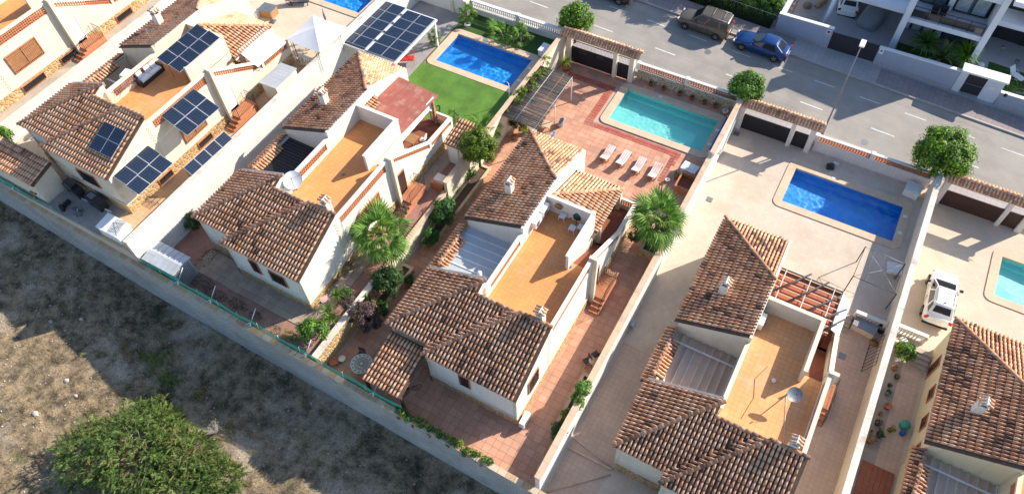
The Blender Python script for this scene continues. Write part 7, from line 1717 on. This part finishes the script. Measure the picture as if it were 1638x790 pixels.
# ---------------------------------------------------------------- vehicles (local frame: x forward, y left, z up)
def car(label, p, rz, ry, L, Wd, H, paint, style, sc=1.0):
    T = lthing('parked_car', label, 'car', p, None, rz=rz, ry=ry); h2 = Wd/2
    # lower body: stations (x, half width, z low, z belt)
    if style == 'van': st = [(-.5, .86, .42, .78), (-.49, .95, .26, 1.04), (-.42, 1.0, .20, 1.08), (-.2, 1.0, .18, 1.06), (.08, 1.0, .18, 1.02), (.24, 1.0, .18, .98), (.36, .98, .20, .92), (.46, .93, .22, .80), (.5, .80, .34, .64)]
    elif style == 'suv': st = [(-.5, .60, .45, .80), (-.485, .80, .30, .96), (-.44, .93, .24, 1.02), (-.36, 1.0, .22, 1.04), (-.2, .99, .20, 1.01), (.08, .98, .20, .99), (.24, .99, .20, .97), (.34, .96, .22, .93), (.42, .88, .24, .86), (.475, .74, .28, .76), (.5, .55, .36, .64)]
    else: st = [(-.5, .78, .38, .78), (-.48, .92, .26, .93), (-.40, .99, .18, .97), (-.2, 1.0, .16, .94), (.06, 1.0, .16, .90), (.22, 1.0, .16, .88), (.36, .97, .18, .80), (.46, .88, .20, .68), (.5, .70, .30, .54)]
    ring = lambda w, zl, zb: [(-.82*w, zl), (-.97*w, zl+.10), (-w, zl+(zb-zl)*.55), (-.95*w, zb-.05), (-.84*w, zb), (-.4*w, zb+.025), (0, zb+.03), (.4*w, zb+.025), (.84*w, zb), (.95*w, zb-.05), (w, zl+(zb-zl)*.55), (.97*w, zl+.10), (.82*w, zl)]
    V_ = []; 
    for x, w, zl, zb in st: V_ += [(x*L, y, z) for y, z in ring(w*h2, zl, zb)]
    n = 13; F_ = [(k*n+i, k*n+(i+1) % n, (k+1)*n+(i+1) % n, (k+1)*n+i) for k in range(len(st)-1) for i in range(n)]
    m = MB(); m.add(V_, F_, None, True); m.f += [tuple(range(n-1, -1, -1)), tuple((len(st)-1)*n+i for i in range(n))]; m.c += [(1, 1, 1)]*2; m.sm += [False]*2
    body = m.build('body', paint, T)
    bv = body.modifiers.new('round', 'BEVEL'); bv.width = .09; bv.segments = 2; bv.limit_method = 'ANGLE'; bv.angle_limit = R_(35)
    # cabin: base outline -> roof outline
    if style == 'van': cb = (-.485, .235, -.455, .075); wt = .84
    elif style == 'suv': cb = (-.46, .27, -.31, .03); wt = .70
    else: cb = (-.43, .19, -.26, -.01); wt = .72
    zb0 = {'van': 1.03, 'suv': .97, 'sedan': .88}[style]; xb0, xb1, xt0, xt1 = (v*L for v in cb); wb = h2*.93; w2 = h2*wt
    bot = [(xb0, -wb*.9), ((xb0+xb1)/2-.2*L, -wb), ((xb0+xb1)/2+.12*L, -wb), (xb1, -wb*.86)]; top = [(xt0, -w2*.92), ((xt0+xt1)/2-.1*L, -w2), ((xt0+xt1)/2+.08*L, -w2), (xt1, -w2*.88)]
    B_ = [(x, y, zb0) for x, y in bot]+[(x, -y, zb0) for x, y in bot[::-1]]; T_ = [(x, y, H-.03) for x, y in top]+[(x, -y, H-.03) for x, y in top[::-1]]
    R2 = [(x*.985+(xt0+xt1)/2*.015, y*.80, H+.012) for x, y, z in T_]
    m = MB(); m.add(B_+T_+R2, [(i, (i+1) % 8, 8+(i+1) % 8, 8+i) for i in range(8)]+[(8+i, 8+(i+1) % 8, 16+(i+1) % 8, 16+i) for i in range(8)]+[tuple(range(16, 24))]); cab = m.build('cabin', paint, T); bv = cab.modifiers.new('round', 'BEVEL'); bv.width = .10; bv.segments = 3; bv.limit_method = 'ANGLE'; bv.angle_limit = R_(25)
    for pl in cab.data.polygons: pl.use_smooth = True
    def pane(name, a, b, c, d, ins=(.06, .06, .10, .10), off=.012, mat='glass_dark'):
        """a,b bottom edge; d,c top edge"""
        a, b, c, d = map(Vector, (a, b, c, d)); l, r_, bo, to = ins
        q = lambda s, t: (a*(1-s)+b*s)*(1-t)+(d*(1-s)+c*s)*t
        P_ = [q(l, bo), q(1-r_, bo), q(1-r_, 1-to), q(l, 1-to)]; nn = (b-a).cross(d-a).normalized()
        if nn.dot((a+b+c+d)/4-Vector(((xb0+xb1)/2, 0, 1))) < 0: nn = -nn
        mm = MB(); mm.add([tuple(v+nn*off) for v in P_]+[tuple(v-nn*.02) for v in P_], [(0, 1, 2, 3), (7, 6, 5, 4)]+[(i, (i+1) % 4, 4+(i+1) % 4, 4+i) for i in range(4)]); return mm.build(name, mat, T)
    pane('windscreen', B_[3], B_[4], T_[4], T_[3], (.05, .05, .06, .05)); pane('rear_window', B_[7], B_[0], T_[0], T_[7], (.12, .12, .36 if style == 'suv' else .12, .12))
    for s in (0, 1):
        idx = ((0, 1), (1, 2), (2, 3)) if s == 0 else ((6, 7), (5, 6), (4, 5))
        for k, (i, j) in enumerate(idx):
            a, b, c, d = B_[i], B_[j], T_[j], T_[i]; pane('side_window', a, b, c, d, (.08, .05, .10, .10) if k else (.22 if style != 'van' else .14, .06, .14, .14))
    for x in (-.30, .315 if style != 'sedan' else .31):
        for s in (-1, 1):
            r_ = .33 if style != 'van' else .32; y = s*h2
            m = MB(); N = 18; y0, y1 = y-s*.16, y+s*.012
            m.tube((x*L, y0, r_), (x*L, y1, r_), r_, N); w_ = m.build('wheel', 'rubber', T)
            m = MB(); m.tube((x*L, y1-s*.02, r_), (x*L, y1+s*.006, r_), r_*.66, 16); rr = m.build('rim', 'metal_dark', w_)
            m = MB()
            for k in range(5):
                a = 1.2566*k; m.obox((x*L+r_*.34*math.cos(a), y1+s*.010, r_+r_*.34*math.sin(a)), (r_*.6, .02, .055), 0, -a)
            m.tube((x*L, y1-s*.0, r_), (x*L, y1+s*.016, r_), r_*.16, 10); m.build('spokes', 'rim', w_)
            m = MB(); ar = [(x*L+(r_+.06)*math.cos(math.pi*k/12), s*(h2+.006), r_+(r_+.05)*math.sin(math.pi*k/12)) for k in range(13)]; ar2 = [(x*L+(r_-.03)*math.cos(math.pi*k/12), s*(h2+.006), r_+(r_-.03)*math.sin(math.pi*k/12)) for k in range(13)]
            ar3 = [(a_, s*(h2-.12), c_) for a_, b_, c_ in ar]; m.add(ar+ar2+ar3, [(k, k+1, 14+k, 13+k) for k in range(12)]+[(k, k+1, 27+k, 26+k) for k in range(12)]); m.build('wheel_arch', 'rubber', T)
    for s in (-1, 1):
        zl = st[-2][3]-.10; m = MB(); m.obox((.472*L, s*h2*.66, zl), (.16, .36, .13), -s*.35); m.build('headlight', 'lamp_clear', T)
        zt_ = {'van': 1.0, 'suv': .88, 'sedan': .80}[style]; m = MB(); m.obox((-.485*L, s*h2*.80, zt_), (.10, .22, .34 if style == 'van' else .20), s*.3); m.build('tail_light', 'lamp_red', T)
        m = MB(); m.obox((.16*L, s*(h2+.10), zb0+.06), (.12, .2, .14)); m.build('mirror', paint if style != 'suv' else 'rubber', T)
        if style != 'sedan':
            m = MB(); m.tube((xt0+.15, s*w2*.84, H+.05), (xt1-.1, s*w2*.84, H+.04), .022, 5); m.build('roof_rail', 'metal_grey' if style == 'van' else 'metal_dark', T)
    m = MB(); m.box(-.505*L, -.26, .62 if style != 'suv' else .72, -.497*L, .26, .73 if style != 'suv' else .83); m.build('number_plate', 'white_paint', T)
    m = MB(); m.box(.485*L, -.35, .30, .503*L, .35, .42); m.build('grille', 'rubber', T)
    m = MB(); m.box(-.508*L, -h2*.85, .26, -.485*L, h2*.85, .40); m.build('rear_bumper', 'rubber' if style != 'sedan' else paint, T)
    for s in (-1, 1):
        m = MB()
        for x in (-.12, .10): m.box(x*L-.008, s*(h2*.995), .35, x*L+.008, s*(h2*1.004), zb0-.08)
        m.build('door_seam', 'rubber', T)
        m = MB()
        for x in (-.08, .13): m.box(x*L-.1, s*(h2*.99), zb0-.16, x*L, s*(h2*1.02), zb0-.12)
        m.build('door_handle', 'rubber' if style != 'van' else 'metal_grey', T)
    if style == 'van':
        m = MB()
        for x in (-.33, -.12): m.tube((x*L, -w2*.84, H+.09), (x*L, w2*.84, H+.09), .022, 5)
        m.build('roof_bar', 'metal_grey', T)
    if style == 'suv':
        m = MB()
        for k in range(4): m.box(xt0+.5, -.36+.24*k-.01, H+.0125, xt1-.2, -.36+.24*k+.01, H+.024)
        m.build('roof_rib', paint, T); m = MB(); m.lathe([(.05, 0), (.02, .10), (.005, .12)], (xt0+.2, 0, H+.01), 6); m.build('antenna', 'rubber', T)
    T.scale = (sc,)*3
    return T
PI = math.pi; sl_ = math.atan(.055)
car('bronze brown family van with roof bars, parked at the far kerb', (-11.85, 51.62, zs(-11.85)), PI, -sl_, 4.38, 1.80, 1.80, 'car_bronze', 'van')
car('metallic blue sedan parked behind the bronze van', (-6.85, 51.50, zs(-6.85)), PI, -sl_, 4.50, 1.75, 1.42, 'car_blue', 'sedan')
car('white compact crossover car in the beige yard behind the yellow villa', (10.95, 34.75, LV['E']), R_(93), 0, 4.2, 1.78, 1.55, 'car_white', 'suv')
car('dark car cut by the top edge of the photo, at the far kerb', (-20.6, 52.2-.55, zs(-20.6)), PI, -sl_, 4.3, 1.75, 1.42, 'car_black', 'sedan')
car('white car parked in the shaded carport, nose inside', (-2.05, 61.3, -.85), R_(97), 0, 4.2, 1.75, 1.5, 'car_white', 'suv')
T = lthing('covered_car', 'car under a grey fabric cover in the shaded carport', 'car', (.35, 60.4, -.85), rz=R_(78)); m = MB(); V_ = []; n = 15; S_ = [(-2.15, .3, .5), (-2.05, .72, .82), (-1.6, .88, .98), (-1.0, .90, 1.38), (-.2, .9, 1.45), (.5, .9, 1.36), (1.1, .88, .98), (1.8, .82, .85), (2.1, .6, .6), (2.18, .3, .4)]
for x, w, h in S_:
    for i in range(n):
        t = math.pi*i/(n-1); c, s = math.cos(t), math.sin(t); V_.append((x, w*(abs(c)**.5)*(1 if c > 0 else -1), h*s**.45+.02*math.sin(9*x+5*t) if i not in (0, n-1) else .02))
F_ = [(k*n+i, k*n+i+1, (k+1)*n+i+1, (k+1)*n+i) for k in range(len(S_)-1) for i in range(n-1)]; m.add(V_, F_, None, True); m.f += [tuple(range(n-1, -1, -1)), tuple((len(S_)-1)*n+i for i in range(n))]; m.c += [(1, 1, 1)]*2; m.sm += [False]*2; m.build('cover', 'car_cover', T)
m = MB()
for i in range(6): t = -.6+.24*i; m.tube((-.9, t*.7, 1.30), (-2.0, t, .75), .012, 4)
m.build('cover_fold', 'car_cover', T)
